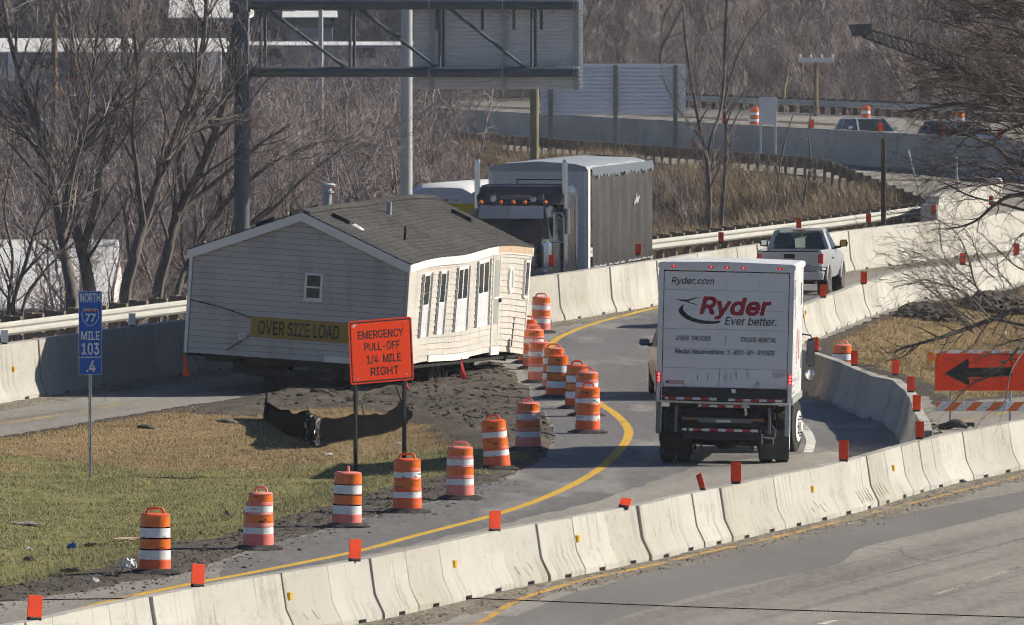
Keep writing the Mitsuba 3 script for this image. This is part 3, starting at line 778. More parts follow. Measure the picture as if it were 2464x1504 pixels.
DRUMS = [
    (372, 1381, 'A', 'drum_orange', .1, .012, 'nearest orange and white traffic drum, foremost in the row at lower left', None),
    (621, 1322, 'B', 'drum_faded', .3, .01, 'traffic drum with a crushed upper left shoulder, second from the front', ((-.2, 0, .9), .17, (.11, 0, -.03))),
    (834, 1268, 'A', 'drum_faded', 1.52, .03, 'scratched traffic drum with its handle edge-on, third from the front', None),
    (980, 1233, 'B', 'drum_orange', .2, .0, 'clean bright traffic drum, fourth from the front, beside the square orange sign', None),
    (1107, 1201, 'B', 'drum_faded', -.1, .0, 'faded pinkish traffic drum, fifth from the front', None),
    (1197, 1130, 'B', 'drum_orange', .5, -.085, 'traffic drum leaning to the left, sixth from the front', None),
    (1271, 1086, 'B', 'drum_faded', .9, -.012, 'faded pink traffic drum just right of the leaning one', None),
    (1414, 1042, 'B', 'drum_orange', .7, .02, 'traffic drum standing alone beside the bend of the yellow line', None),
    (1411, 1001, 'B', 'drum_faded', .1, .02, 'traffic drum half hidden directly behind the one at the yellow bend', None),
    (1388, 983, 'A', 'drum_orange', .6, .01, 'traffic drum with wide bands, second behind the one at the yellow bend', None),
    (1340, 957, 'A', 'drum_orange', 1.0, .02, 'battered traffic drum with a creased body in the middle of the cluster', ((.0, -.22, .35), .14, (0, .05, 0))),
    (1332, 937, 'A', 'drum_faded', 0, .01, 'traffic drum peeking out behind the battered one in the cluster', None),
    (1297, 921, 'B', 'drum_faded', .2, .0, 'traffic drum with a pale handle, in the cluster left of the battered one', None),
    (1284, 888, 'B', 'drum_faded', .1, .01, 'pinkish traffic drum in the cluster close to the corner of the house', None),
    (1272, 874, 'B', 'drum_orange', .0, .02, 'traffic drum just behind the pinkish one at the house corner', None),
    (1268, 862, 'A', 'drum_orange', .4, .0, 'traffic drum mostly hidden by the far corner of the house', None),
    (1301, 801, 'B', 'drum_faded', .2, .015, 'farthest traffic drum of the row, in front of the tall barrier', None),
]
for x, y, kd, pm, turn, lean, lab, dent in DRUMS:
    p = at(x, y, .004)
    if MEDIAN.contains(sg.Point(p[0], p[1])):
        p[2] = gz(p[0], p[1]) - .005
    drum(p, kd, pm, turn, lean, lab, dent=dent)
p = far_at(2026, 905, 236.0); p[2] = gz(p[0], p[1]) - 0.02
drum((p[0], p[1], -0.42), 'A', 'drum_faded', .3, 0, 'traffic drum on the grass behind the curving barrier')
for k, (x, ytop, dist) in enumerate(((1018, 235, 560), (1815, 264, 520), (2083, 274, 500), (2309, 286, 470))):
    p = far_at(x, ytop + 46, dist)
    drum((p[0], p[1], float(far_z(p[0], p[1])) + .02), 'A', 'drum_orange', .2 * k, 0, f'distant traffic drum on the far road, {ordinal(k + 1)} from the left')
FB = at  # far barrier markers
for k, (x, y) in enumerate(((1742, 293), (1953, 303), (2117, 312), (2270, 322), (2405, 333))):
    # the point of the far barrier's top under this line of sight
    best = min(np.linspace(0, 1.05, 800), key=lambda t: abs(1232 + FOC * (FAR_A + (FAR_B - FAR_A) * t)[0] / (FAR_A + (FAR_B - FAR_A) * t)[1] - x))
    c = FAR_A + (FAR_B - FAR_A) * best
    t = thing('marker_panel', f'orange marker panel on the distant barrier, {ordinal(k + 1)} from the left', 'marker panel', 'orange marker panels on the distant barrier')
    M = frame((c[0], c[1], float(far_z(*c)) + 1.38), .1)
    obj('panel', box(-.10, .10, -.006, .006, .03, .36, .003), 'marker_orange', t, M)
    obj('foot', box(-.09, .09, -.035, .035, -.004, .035, .01), 'black_rubber', t, M)
for k, (x, y, dist) in enumerate(((1047, 262, 548), (1668, 285, 470), (1708, 287, 468))):
    p = far_at(x, y, dist)
    z = float(far_z(p[0], p[1])) 
    t = thing('traffic_cone', ('orange cone on the far road right of the grey light pole', 'small orange cone tip under the ribbed board, left one', 'small orange cone tip under the ribbed board, right one')[k], 'traffic cone')
    obj('cone', lathe([(0.0, 0.03), (.13, .03), (.03, .70), (0.0, .70)], 16), 'drum_orange', t, frame((p[0], p[1], z)))
    obj('base', box(-.18, .18, -.18, .18, 0, .035, .01), 'drum_orange', t, frame((p[0], p[1], z)))

# ---------------------------------------------------------------- road signs
def rounded(w, h, r):
    return sg.box(-w / 2 + r, -h / 2 + r, w / 2 - r, h / 2 - r).buffer(r)

def bolt(x, z, y=-.004):
    return upright(trimesh.creation.cylinder(.016, .012, sections=10), x, y, z)

# square orange work sign
t = thing('work_sign', 'square fluorescent orange work sign on two black posts, reading emergency pull-off', 'road sign')
base = at(858, 1145, -.14)
SH = math.radians(33)
M = frame((base[0], base[1], base[2]), -SH)            # forward turned left, so the face looks to the right
S1 = 141.0
zc, w = (1145 - 840) / S1, 1.30
cxl = .50
Mp = M @ frame((cxl, 0, zc), 0, -.050)
obj('panel', upright(prism(rounded(w, 1.10, .05), 0, .008)), 'fluorescent_orange', t, Mp)
ringo = rounded(w - .045, 1.10 - .045, .042).difference(rounded(w - .095, 1.10 - .095, .03))
obj('border', upright(prism(ringo, 0, .004), y=-.0085), 'black_paint', t, Mp)
for s, zz, wd, hh, x0 in (('EMERGENCY', .225, .94, .135, 0), ('PULL-OFF', .015, .73, .135, .02), ('1/4  MILE', -.205, .70, .135, .045), ('RIGHT', -.42, .58, .135, .055)):
    obj('lettering', upright(text(s, hh, wd, center=True, bold=True), x0, -.0085, zz), 'black_paint', t, Mp)
for x, z in ((-.52, .46), (.52, .47), (-.50, -.46), (.50, -.44)):
    obj('bolt', bolt(x, z, -.010), 'galvanized', t, Mp)
chip = sg.Polygon([(-.565, .44), (-.545, .50), (-.52, .475), (-.50, .505), (-.485, .47), (-.51, .455), (-.53, .46), (-.55, .43)])
obj('bare_patch', upright(prism(chip, 0, .003), y=-.0085), 'sign_white', t, Mp)
obj('post', box(-.032, .032, .01, .06, -.4, zc + .45, .006), 'black_paint', t, M)
obj('post', box(.97, 1.034, .01, .06, -.4, zc + .45, .006), 'black_paint', t, M)
for x in (0.0, 1.0):
    obj('post_holes', cat([upright(trimesh.creation.cylinder(.008, .004, sections=8), x, .008, z) for z in np.arange(.1, 1.6, .05)]), 'pale_plastic', t, M, kind='stuff')

# blue milepost
t = thing('milepost_sign', 'narrow blue milepost sign with a route shield on a steel post', 'road sign')
base = at(217, 1143, -.10)
M = frame(base, -math.radians(9))
z0, w, h = (1143 - 899) / 140.8, .405, 1.45
Ms = M @ frame((0, -.04, z0 + h / 2))
obj('panel', upright(prism(rounded(w, h, .03), 0, .006)), 'sign_white', t, Ms)
obj('field', upright(prism(rounded(w - .014, h - .014, .024), 0, .003), y=-.0065), 'sign_blue', t, Ms)
sy = lambda ypx: (697 + 204 / 2 - ypx) / 140.8          # frame row to height on the sign
zoom = lambda yy: (690 + yy / 6.267) / 1.01461
def let(s, yb, hpx, wd, x0=0.0):
    obj('lettering', upright(text(s, hpx / 6.267 / 1.0146 / 140.8, wd, center=True, bold=True), x0, -.0105, sy(zoom(yb))), 'sign_white', t, Ms)
let('NORTH', 275, 132, .345)
let('MILE', 862, 130, .325)
let('103', 1083, 168, .305)
let('4', 1355, 168, .11, .03)
let('.', 1355, 168, .035, -.055)
obj('rule', upright(prism(sg.box(-w / 2 + .008, -.006, w / 2 - .008, .006), 0, .003), y=-.0105, z=sy(zoom(1130))), 'sign_white', t, Ms)
def shield(s):
    pts = [(-.135, .115), (-.10, .148), (-.05, .135), (0, .15), (.05, .135), (.10, .148), (.135, .115), (.15, .06), (.148, 0), (.125, -.07), (.08, -.125), (0, -.165), (-.08, -.125), (-.125, -.07), (-.148, 0), (-.15, .06)]
    return sg.Polygon(pts).buffer(-.15 * (1 - s) if s < 1 else 0)
zs = sy(zoom(505))
obj('shield', upright(prism(shield(1).difference(shield(.94)), 0, .003), y=-.0105, z=zs), 'sign_white', t, Ms)
obj('shield_band', upright(prism(shield(.94).intersection(sg.box(-.2, .088, .2, .2)), 0, .0025), y=-.0105, z=zs), 'sign_red', t, Ms)
obj('lettering', upright(text('INTERSTATE', .030, .20, center=True), 0, -.0135, zs + .096), 'sign_white', t, Ms)
for x7 in (-.047, .047):
    obj('numeral', upright(text('7', .135, .083, center=True, bold=True), x7, -.0105, zs - .085), 'sign_white', t, Ms)
obj('post', cat(box(-.006, .024, -.02, .02, -.4, z0 + h - .1, .004), box(-.03, -.006, -.03, -.012, -.4, z0 + .2, .003)), 'galvanized', t, M)
obj('post_holes', cat([upright(trimesh.creation.cylinder(.009, .006, sections=8), -.017, -.031, z) for z in np.arange(.05, z0, .045)]), 'black_paint', t, M, kind='stuff')

# arrow board on its barricade
t = thing('arrow_barricade', 'large orange board with a black left arrow above a striped barricade rail', 'barricade')
D = 205.0
sc = FOC / D
o = far_at(2250, 1022, D); zb = 0.0
M = frame((o[0], o[1], zb), .03)
px = lambda x: (x - 2250) / sc
pz = lambda y: CAM_H - (y + 78) / sc
zz3 = lambda x, y: (px((2240 + x / 6.265) / 1.01461), pz((830 + y / 6.265) / 1.01461))
x0, z1 = zz3(262, 205); _, zb_ = zz3(262, 778)
W = 1.98
obj('panel', box(x0, x0 + W, 0, .02, zb_, z1, .004), 'fluorescent_orange', t, M)
arrow = [zz3(*q) for q in ((412, 515), (775, 285), (790, 340), (770, 428), (1440, 415), (1447, 550), (775, 572), (800, 670), (760, 690))]
obj('arrow', face(sg.Polygon(arrow), 0, -.001, 0), 'black_paint', t, M)
zt = zz3(0, 160)[1]
obj('top_rail', box(x0, x0 + W, .022, .05, z1 - .03, zt, .004), 'sign_white', t, M)
for q in (330, 640, 960, 1280, 1600):
    xa = zz3(q, 0)[0]
    obj('rail_stripe', face(sg.Polygon([(xa, z1 + .002), (xa + .12, z1 + .002), (xa + .20, zt - .006), (xa + .08, zt - .006)]), 0, .0215, 0, .003), 'band_orange', t, M)
xl, za = zz3(275, 940); _, zbb = zz3(275, 1090)
obj('lower_rail', box(xl, xl + W + .05, .0, .025, zbb, za, .004), 'sign_white', t, M)
for k, q in enumerate(range(-1, 8)):
    xa = zz3(400 + 318 * q, 0)[0]
    poly = sg.Polygon([(xa, zbb + .005), (xa + .19, zbb + .005), (xa + .37, za - .008), (xa + .18, za - .008)]).intersection(sg.box(xl + .008, zbb, xl + W + .04, za))
    if poly.area > 1e-4:
        obj('stripe', face(poly, 0, -.0008, 0, .003), 'band_orange', t, M)
for q in (500, 1415):
    xa = zz3(q, 0)[0]
    obj('post', box(xa - .025, xa + .025, .028, .07, 0.0, z1, .006), 'galvanized', t, M)
    obj('foot', box(xa - .03, xa + .03, -.6, .7, 0.0, .05, .008), 'galvanized', t, M)
lx, lz = zz3(210, 255)
Lm = M @ frame((lx, .04, lz))
lamp = obj('warning_light', upright(trimesh.creation.cylinder(.098, .10, sections=28)), 'yellow_metal', t, Lm)
obj('lens', upright(lathe([(0.0, .075), (.055, .068), (.08, .052), (.08, 0.0), (0, 0)][::-1], 24)), 'amber_lens', lamp, Lm)
# sandbag
rb = np.random.default_rng(3)
m = trimesh.creation.icosphere(3, 1.0)
v = m.vertices * [.29, .16, .10]
v[:, 2] = np.where(v[:, 2] < -.05, -.05, v[:, 2]) + .03 * meshkit.fbm(m.vertices * 2.2, 3, 4) + .025 * np.sin(m.vertices[:, 0] * 3 + .6)
m.vertices = v
q = at(2293, 1033)
obj('sandbag', cat(m, tube([(.24, 0, .02), (.32, .01, .05), (.40, 0, .03)], [.05, .035, .05], 8)), 'black_rubber', M=frame((q[0], q[1], .05)), smooth=True, label='slumped dark sandbag on the ground under the barricade', cat_='sandbag')

mat('rail_brown', (.20, .185, .165), .6)
# ---------------------------------------------------------------- overhead sign gantry, light pole, sign backs
t = thing('sign_gantry', 'dark steel cantilever gantry truss carrying the back of an overhead sign', 'gantry')
DG = 270.0
sg_ = FOC / DG
gx = lambda x: (x - 580) / sg_
gzf = lambda y: CAM_H - (y + 78) / sg_
o = far_at(580, 600, DG)
M = frame((o[0], o[1], 0), .03)
obj('column', tube([(0, 0, -1), (.02, 0, 3), (.02, 0, gzf(-60))], [.205, .195, .175], 24), 'gantry_steel', t, M, smooth=40)
zlo, zhi, xe = gzf(173), gzf(11), gx(1390)
for z, nm in ((zlo, 'lower_chord'), (zhi, 'upper_chord')):
    for yy, r in ((-.02, .125), (1.05, .125)):
        obj(nm, tube([(.2, yy, z), (xe, yy, z)], r, 16), 'gantry_steel', t, M, smooth=40)
    obj('flange', tube([(.17, -.02, z), (.23, -.02, z)], .20, 16), 'gantry_steel', t, M, smooth=40)
    obj('collar', tube([(xe - .02, -.02, z), (xe + .05, -.02, z)], .135, 16), 'galvanized', t, M, smooth=40)
    obj('clamp', box(-.27, .19, -.25, .25, z - .20, z + .20, .03), 'gantry_steel', t, M)
    for xx in (1033, 1210, 1382):
        obj('u_bolt', tube([(gx(xx) - .012, -.02, z), (gx(xx) + .012, -.02, z)], .132, 16), 'galvanized', t, M, smooth=40)
for xx in (628, 843, 1058, 1280):
    obj('web_post', tube([(gx(xx), -.02, zlo), (gx(xx), -.02, zhi)], .036, 10), 'gantry_steel', t, M, smooth=40)
    obj('web_post', tube([(gx(xx) + .06, 1.05, zlo), (gx(xx) + .06, 1.05, zhi)], .036, 10), 'gantry_steel', t, M, smooth=40)
for xa, xb in ((640, 836), (862, 1056), (1080, 1268)):
    obj('web_diagonal', tube([(gx(xa), -.02, zhi - .08), (gx(xb), -.02, zlo + .08)], .042, 10), 'gantry_steel', t, M, smooth=40)
# the sign's back: ribbed aluminium planks with upright beams
S = thing('overhead_sign', 'ribbed aluminium back of the big overhead sign hung on the gantry', 'road sign')
xa, xb = gx(990), gx(1400)
pitchz = 9.35 / sg_
zb = gzf(216)
YS = 1.42
for k in range(26):
    z = zb + k * pitchz
    prof = sg.Polygon([(0, .004), (.018, .004), (.018, pitchz * .42), (.055, pitchz * .5), (.055, pitchz * .78), (.018, pitchz * .86), (.018, pitchz - .004), (0, pitchz - .004)])
    mm = prism(prof, 0, xb - xa)
    mm.apply_transform(np.array([[0, 0, 1, xa], [-1, 0, 0, YS], [0, 1, 0, z], [0, 0, 0, 1.0]]))
    mm.fix_normals()
    obj('plank', mm, 'aluminium_sheet', S, M)
for xx in (1034, 1211, 1385):
    x = gx(xx)
    obj('beam', cat(box(x - .055, x + .055, YS - .10, YS - .06, zb - .02, zb + 26 * pitchz), box(x - .010, x + .010, YS - .20, YS - .10, zb - .02, zb + 26 * pitchz), box(x - .055, x + .055, YS - .22, YS - .20, zb - .02, zb + 26 * pitchz)), 'galvanized', S, M)
for xx in (1052, 1161, 1237, 1303):
    x = gx(xx)
    obj('light_bracket', box(x - .045, x + .045, .25, .33, gzf(72), zhi + .3, .01), 'gantry_steel', t, M)

p = far_at(976, 600, 276)
obj('light_pole', tube([(p[0], p[1], -1), (p[0] + .02, p[1], 4), (p[0] + .05, p[1], 12)], [.172, .155, .125], 20), 'pole_steel', smooth=40, label='thick pale steel light pole rising behind the house', cat_='light pole')
p = far_at(1286, 400, 335)
obj('wood_pole', tube([(p[0], p[1], -3), (p[0], p[1], 8)], [.145, .13], 14), 'treated_wood', smooth=40, label='greenish round wooden pole behind the overhead sign', cat_='pole')

def ribbed_board(x0, x1, y0, y1, dist, posts, label, rib=.16):
    s = FOC / dist
    o = far_at(x0, y0, dist)
    M = frame((o[0], o[1], 0), .02)
    zt, zb = CAM_H - (y0 + 78) / s, CAM_H - (y1 + 78) / s
    W = (x1 - x0) / s
    t = thing('ground_sign', label, 'road sign')
    n = int((zt - zb) / rib)
    rb_ = (zt - zb) / n
    for k in range(n):
        z = zb + k * rb_
        obj('plank', cat(box(0, W, .0, .012, z + .003, z + rb_ - .003), hull((0, 0, z + rb_ * .34), (W, 0, z + rb_ * .34), (0, -.05, z + rb_ * .42), (W, -.05, z + rb_ * .42), (0, -.05, z + rb_ * .52), (W, -.05, z + rb_ * .52), (0, 0, z + rb_ * .97), (W, 0, z + rb_ * .97))), 'ribbed_sheet', t, M)
    for xx in posts:
        x = (xx - x0) / s
        obj('post', cat(box(x - .09, x + .09, -.10, -.075, -2.5, zt - .05), box(x - .012, x + .012, -.24, -.10, -2.5, zt - .05), box(x - .09, x + .09, -.265, -.24, -2.5, zt - .05)), 'rail_brown', t, M)
    return t
ribbed_board(1300, 1650, 153, 277, 465, (1325, 1481, 1625), 'ribbed metal back of a wide ground sign on three posts behind the trailer')
# small plain sign on two thin posts further right
dist = 430.0; s = FOC / dist
o = far_at(1826, 300, dist); M = frame((o[0], o[1], 0), .03)
t = thing('ground_sign', 'small plain grey sign back on two thin posts behind the bare trees', 'road sign')
zt, zb = CAM_H - (233 + 78) / s, CAM_H - (300 + 78) / s
obj('panel', box(0, 42 / s, 0, .012, zb, zt), 'aluminium_sheet', t, M)
for x in (4 / s, 40 / s):
    obj('post', box(x - .04, x + .04, .013, .06, -2.5, zt, .01), 'pole_steel', t, M)
# short post in the brush, white leaning delineators
p = far_at(2126, 520, 346)
obj('wood_post', tube([(p[0], p[1], -1.5), (p[0], p[1], CAM_H - (333 + 78) * 346 / FOC)], [.085, .08], 12), 'dark_wood', smooth=40, label='short dark wooden post in the dry brush', cat_='post')
for xa, ya, xb, yb, dd, lb in ((2185, 360, 2213, 470, 380, 'thin leaning pale stake in the brush at right'), (2300, 378, 2303, 450, 372, 'pale marker post in the brush behind the overhanging twigs')):
    a, b = far_at(xa, ya, dd), far_at(xb, yb, dd)
    obj('stake', tube([a, b], .05 if xa == 2300 else .03, 8), 'pole_steel', label=lb, cat_='post')
# power pole with crossarm, far; crane boom, far
dist = 556.0; s = FOC / dist
t = thing('utility_pole', 'distant wooden utility pole with a wide pale crossarm', 'utility pole')
a = far_at(1963, 145, dist)
obj('pole', tube([(a[0], a[1], -3), (a[0], a[1], a[2] + .1)], [.16, .12], 10), 'old_wood', t)
obj('crossarm', box(a[0] - 42 / s, a[0] + 43 / s, a[1] - .15, a[1] - .02, a[2] - .12, a[2] + .12, .01), 'trailer_white', t)
for k in range(4):
    xx = a[0] - 38 / s + k * 26 / s
    obj('insulator', lathe([(0, a[2] + .12), (.06, a[2] + .14), (.05, a[2] + .3), (0, a[2] + .32)], 8), 'sign_white', t, frame((xx, a[1] - .08, 0)))
t = thing('crane_boom', 'dark lattice crane boom reaching up from the right against the woods', 'crane')
dist = 546.0
A1, A2 = far_at(2058, 62, dist), far_at(2420, 165, dist)
B1, B2 = far_at(2075, 88, dist + .8), far_at(2420, 215, dist + .8)
for q0, q1 in ((A1, A2), (B1, B2)):
    for dy in (0, .9):
        obj('chord', tube([q0 + [0, dy, 0], q1 + [0, dy, 0]], .07, 6), 'satin_black', t)
nb = 22
for k in range(nb):
    f0, f1 = k / nb, (k + 1) / nb
    a, b = A1 + (A2 - A1) * f0, B1 + (B2 - B1) * f1
    c = A1 + (A2 - A1) * f1
    obj('lacing', tube([a, b], .035, 5), 'satin_black', t)
    obj('lacing', tube([b, c], .035, 5), 'satin_black', t)
obj('boom_head', hull(*(A1 + np.array(q) for q in ((-.35, -.1, .05), (-.35, 1, .05), (.9, -.1, .12), (.9, 1, .12), (-.1, -.1, -.55), (-.1, 1, -.55), (.7, -.1, -.5), (.7, 1, -.5)))), 'satin_black', t)

# ---------------------------------------------------------------- the house on the road
HW, HL, HH, RISE = 4.50, 15.7, 2.10, 0.90
def sag(v):
    """The frame has given way: walls wave and the far end hangs lower."""
    v = np.array(v, float)
    f = np.clip(v[:, 1] / HL, 0, 1)
    side = np.clip(v[:, 0] / (HW / 2), -1, 1) * .5 + .5
    wave = 0.075 * np.sin(f * np.pi * 1.05) + 0.035 * np.sin(f * np.pi * 3.1 + .4) - .02 * np.sin(.4)
    v[:, 2] += side * wave * 1.2 - 0.23 * f * np.clip(1 - v[:, 2] / HH, 0, 1.2)
    v[:, 0] += side * (0.05 * np.sin(f * np.pi * 2.2) * np.clip(v[:, 2] / HH, 0, 1))
    return v
HOUSE_M = frame(far_at(707, 866, 220.0), 0.158, math.radians(3.7))
H = thing('house', 'beige mobile home with white trim, sagging and tilted on the closed lane', 'house')
def hp(name, mesh, m, parent=H, deform=True, smooth=False, **k):
    mesh = mesh.copy()
    if deform:
        mesh.vertices = sag(mesh.vertices)
    return obj(name, mesh, m, parent, HOUSE_M, smooth, **k)
def strip(p0, p1, p2, p3, depth_dir, d0, d1, n=1):
    """A board: quad p0-p1 (bottom) p3-p2 (top), lower edge d0 and upper edge d1 proud along depth_dir, n divisions."""
    dd = np.array(depth_dir, float)
    v, f = [], []
    for k in range(n + 1):
        t_ = k / n
        b = np.array(p0) * (1 - t_) + np.array(p1) * t_
        u = np.array(p3) * (1 - t_) + np.array(p2) * t_
        v += [b + dd * d0, u + dd * d1, u - dd * .01, b - dd * .01]
    for k in range(n):
        a, c = 4 * k, 4 * k + 4
        for i in range(4):
            j = (i + 1) % 4
            f += [(a + i, c + i, c + j), (a + i, c + j, a + j)]
    f += [(0, 1, 2), (0, 2, 3), (4 * n, 4 * n + 2, 4 * n + 1), (4 * n, 4 * n + 3, 4 * n + 2)]
    m = trimesh.Trimesh(np.array(v), np.array(f), process=False)
    m.fix_normals()
    return m
def roof_z(x):
    return HH + RISE * (1 - abs(x) / (HW / 2))
rh = random.Random(21)
# gable wall courses
CH = 0.118
gw = hp('gable_wall', prism(sg.Polygon([(-HW / 2 + .02, 0), (HW / 2 - .02, 0), (HW / 2 - .02, HH), (0, HH + RISE), (-HW / 2 + .02, HH)]), 0, .05).apply_transform(UPRIGHT).apply_translation((0, .06, 0)), 'shade_gap_backing')
z = 0.0
while z < HH + RISE - .12:
    za, zb = z, min(z + CH - .010, HH + RISE - .05)  # added gap over each board; the dark backing draws its lip shade
    lim = lambda zz: HW / 2 - .05 if zz <= HH else (HW / 2) * (HH + RISE - zz) / RISE - .03
    la, lb = lim(za), lim(zb)
    # window opening
    segs = [(-la, la, -lb, lb)]
    for a0, a1, b0, b1 in segs:
        hp('clapboard', strip((a0, .012, za), (a1, .012, za), (b1, .012, zb), (b0, .012, zb), (0, -1, 0), .030, .002, 4), 'siding', gw)
    z += CH
for s in (-1, 1):
    hp('corner_trim', box(s * HW / 2 - .035, s * HW / 2 + .03, -.03, .045, -.005, HH + .02, .004), 'vinyl_white' if s < 0 else 'siding')
# side wall: boards of random lengths in each course
sw = hp('side_wall', strip((HW / 2 - .03, .05, 0), (HW / 2 - .03, HL, 0), (HW / 2 - .03, HL, HH + .05), (HW / 2 - .03, .05, HH + .05), (1, 0, 0), 0, 0, 24), 'shade_gap_backing')
for k in range(18):
    za, zb = k * .117, min((k + 1) * .117 - .010, HH)  # same added gap, so the backing shows as a shade line
    cuts = [0.03] + sorted(rh.uniform(2, HL - 1) for _ in range(rh.choice([2, 3]))) + [HL]
    for a, b in zip(cuts, cuts[1:]):
        hp('clapboard', strip((HW / 2, a + .004, za), (HW / 2, b - .004, za), (HW / 2, b - .004, zb), (HW / 2, a + .004, zb), (1, 0, 0), .020 + rh.uniform(-.002, .005), .002, max(2, int((b - a) / .8))), 'siding', sw)
hp('left_wall', strip((-HW / 2 + .02, .05, 0), (-HW / 2 + .02, HL, 0), (-HW / 2 + .02, HL, HH), (-HW / 2 + .02, .05, HH), (-1, 0, 0), .02, .0, 16), 'siding')
hp('rear_wall', prism(sg.Polygon([(-HW / 2 + .02, 0), (HW / 2 - .02, 0), (HW / 2 - .02, HH), (0, HH + RISE), (-HW / 2 + .02, HH)]), 0, .05).apply_transform(UPRIGHT).apply_translation((0, HL, 0)), 'siding')
hp('floor', box(-HW / 2 + .02, HW / 2 - .03, .1, HL - .1, -.06, .0), 'undercarriage')
# roof deck and shingle courses
OV, OE = .13, .05
roof = None
for s in (-1, 1):
    e = (HW / 2 + OE)
    ze = HH - RISE * OE / (HW / 2)
    deck = strip((s * e, -OV, ze + .02), (s * e, HL + OV, ze + .02), (0, HL + OV, HH + RISE + .02), (0, -OV, HH + RISE + .02), (0, 0, 1), .0, .0, 24)
    kdeck = hp('roof_deck', deck, 'plywood')
    NR = 18
    for k in range(NR):
        t0, t1 = k / NR, min(1.0, (k + 1.25) / NR)
        xa, xb = s * e * (1 - t0), s * e * (1 - t1)
        za_, zb_ = ze + (HH + RISE - ze) * t0 + .022, ze + (HH + RISE - ze) * t1 + .022
        m = strip((xa + s * .012 * (k == 0), -OV - .012, za_), (xa + s * .012 * (k == 0), HL + OV, za_), (xb, HL + OV, zb_), (xb, -OV - .012, zb_), (s * RISE / e * 0.9, 0, 1), .026, .006, 28)
        v = m.vertices
        v[:, 2] += .010 * (meshkit.noise(v * [1, 2.2, 1], 4 + k) - .5)
        m.vertices = v
        hp('shingle_course', m, 'shingles', kdeck)
hp('ridge_cap', strip((-.16, -OV - .012, HH + RISE + .015), (-.16, HL + OV, HH + RISE + .015), (.0, HL + OV, HH + RISE + .055), (.0, -OV - .012, HH + RISE + .055), (0, 0, 1), .02, .02, 24), 'shingles', kdeck)
hp('ridge_cap', strip((.16, -OV - .012, HH + RISE + .015), (.16, HL + OV, HH + RISE + .015), (.0, HL + OV, HH + RISE + .055), (.0, -OV - .012, HH + RISE + .055), (0, 0, 1), .02, .02, 24), 'shingles', kdeck)
# rake fascia on the gable, eave fascia along the side
for s in (-1, 1):
    e = HW / 2 + OE
    ze = HH - RISE * OE / (HW / 2)
    hp('rake_fascia', strip((s * e, -OV, ze - .165), (0, -OV, HH + RISE - .165), (0, -OV, HH + RISE + .015), (s * e, -OV, ze + .015), (0, -1, 0), .012, .012, 6), 'vinyl_white')
    hp('rake_soffit', strip((s * e, -OV + .02, ze - .10), (0, -OV + .02, HH + RISE - .10), (0, .0, HH + RISE - .10), (s * e, .0, ze - .10), (0, 0, 1), .01, .01, 6), 'siding')
    hp('frieze', strip((s * (HW / 2 - .02), -.012, HH - .14), (0, -.012, HH + RISE - .17), (0, -.012, HH + RISE - .07), (s * (HW / 2 - .02), -.012, HH - .04), (0, -1, 0), .006, .006, 6), 'siding')
e = HW / 2 + OE
ze = HH - RISE * OE / (HW / 2)
for a, b, mm, lab in ((-OV, 4.1, 'vinyl_white', None), (4.12, 11.4, 'vinyl_white', None), (11.45, 15.7, 'plywood', 'bare tan plywood where the fascia is torn off'), (15.72, HL + OV, 'vinyl_white', None)):
    hp('eave_fascia', strip((e - (.02 if mm == 'plywood' else 0), a, ze - .15), (e - (.02 if mm == 'plywood' else 0), b, ze - .15), (e, b, ze + .012), (e, a, ze + .012), (1, 0, 0), .012, .012, max(2, int((b - a) / .7))), mm, label=lab)
hp('eave_soffit', strip((HW / 2, -.1, ze - .13), (HW / 2, HL, ze - .13), (e, HL, ze - .13), (e, -.1, ze - .13), (0, 0, 1), .01, .01, 20), 'vinyl_white')
# gable window, vent, banner and its straps
wk = hp('window', cat(box(.13, .175, -.055, 0, 1.24, 1.79, .005), box(.455, .50, -.055, 0, 1.24, 1.79, .005), box(.175, .455, -.055, 0, 1.24, 1.285, .005), box(.175, .455, -.055, 0, 1.745, 1.79, .005)), 'vinyl_white')
hp('rail', box(.175, .455, -.05, -.005, 1.485, 1.52, .004), 'vinyl_white', wk)
hp('pane', box(.175, .455, -.022, -.018, 1.285, 1.485), 'dark_glass', wk)
hp('pane', box(.175, .455, -.024, -.020, 1.52, 1.745), 'dark_glass', wk)
hp('sill', box(.11, .52, -.065, -.01, 1.205, 1.24, .004), 'vinyl_white', wk)
vk = hp('dryer_vent', box(-1.16, -1.00, -.045, -.012, .34, .47, .006), 'vinyl_white')
hp('flap', box(-1.135, -1.025, -.058, -.046, .365, .445, .004), 'siding', vk)
hp('bottom_trim', box(.62, 2.05, -.035, -.022, -.005, .12, .004), 'vinyl_white', label='loose white trim along the bottom right of the gable')
B = thing('banner', 'yellow over size load banner strapped across the gable of the house', 'banner')
bm = prism(sg.box(-.92, .42, 1.62, .83), 0, .004).subdivide().subdivide().subdivide()
bm.apply_transform(UPRIGHT)
bv = bm.vertices.copy()
bv[:, 1] += -.045 - .012 * meshkit.noise(bv * [2.5, 1, 5], 2)
bm.vertices = bv
obj('cloth', bm, 'banner_yellow', B, HOUSE_M)
obj('lettering', upright(text('OVER SIZE LOAD', .265, 1.68, center=True, bold=True), .075, -.062, .487), 'banner_black', B, HOUSE_M)
obj('strap', tube([(-2.22, -.03, 1.08), (-1.6, -.06, .98), (-.92, -.06, .80)], .013, 6), 'black_rubber', B, HOUSE_M)
obj('strap', tube([(-1.40, -.04, .10), (-.92, -.06, .44)], .012, 6), 'black_rubber', B, HOUSE_M)
obj('strap', tube([(1.62, -.06, .79), (2.24, -.04, .93)], .012, 6), 'black_rubber', B, HOUSE_M)
obj('strap', tube([(1.62, -.06, .45), (2.1, -.04, .12)], .012, 6), 'black_rubber', B, HOUSE_M)
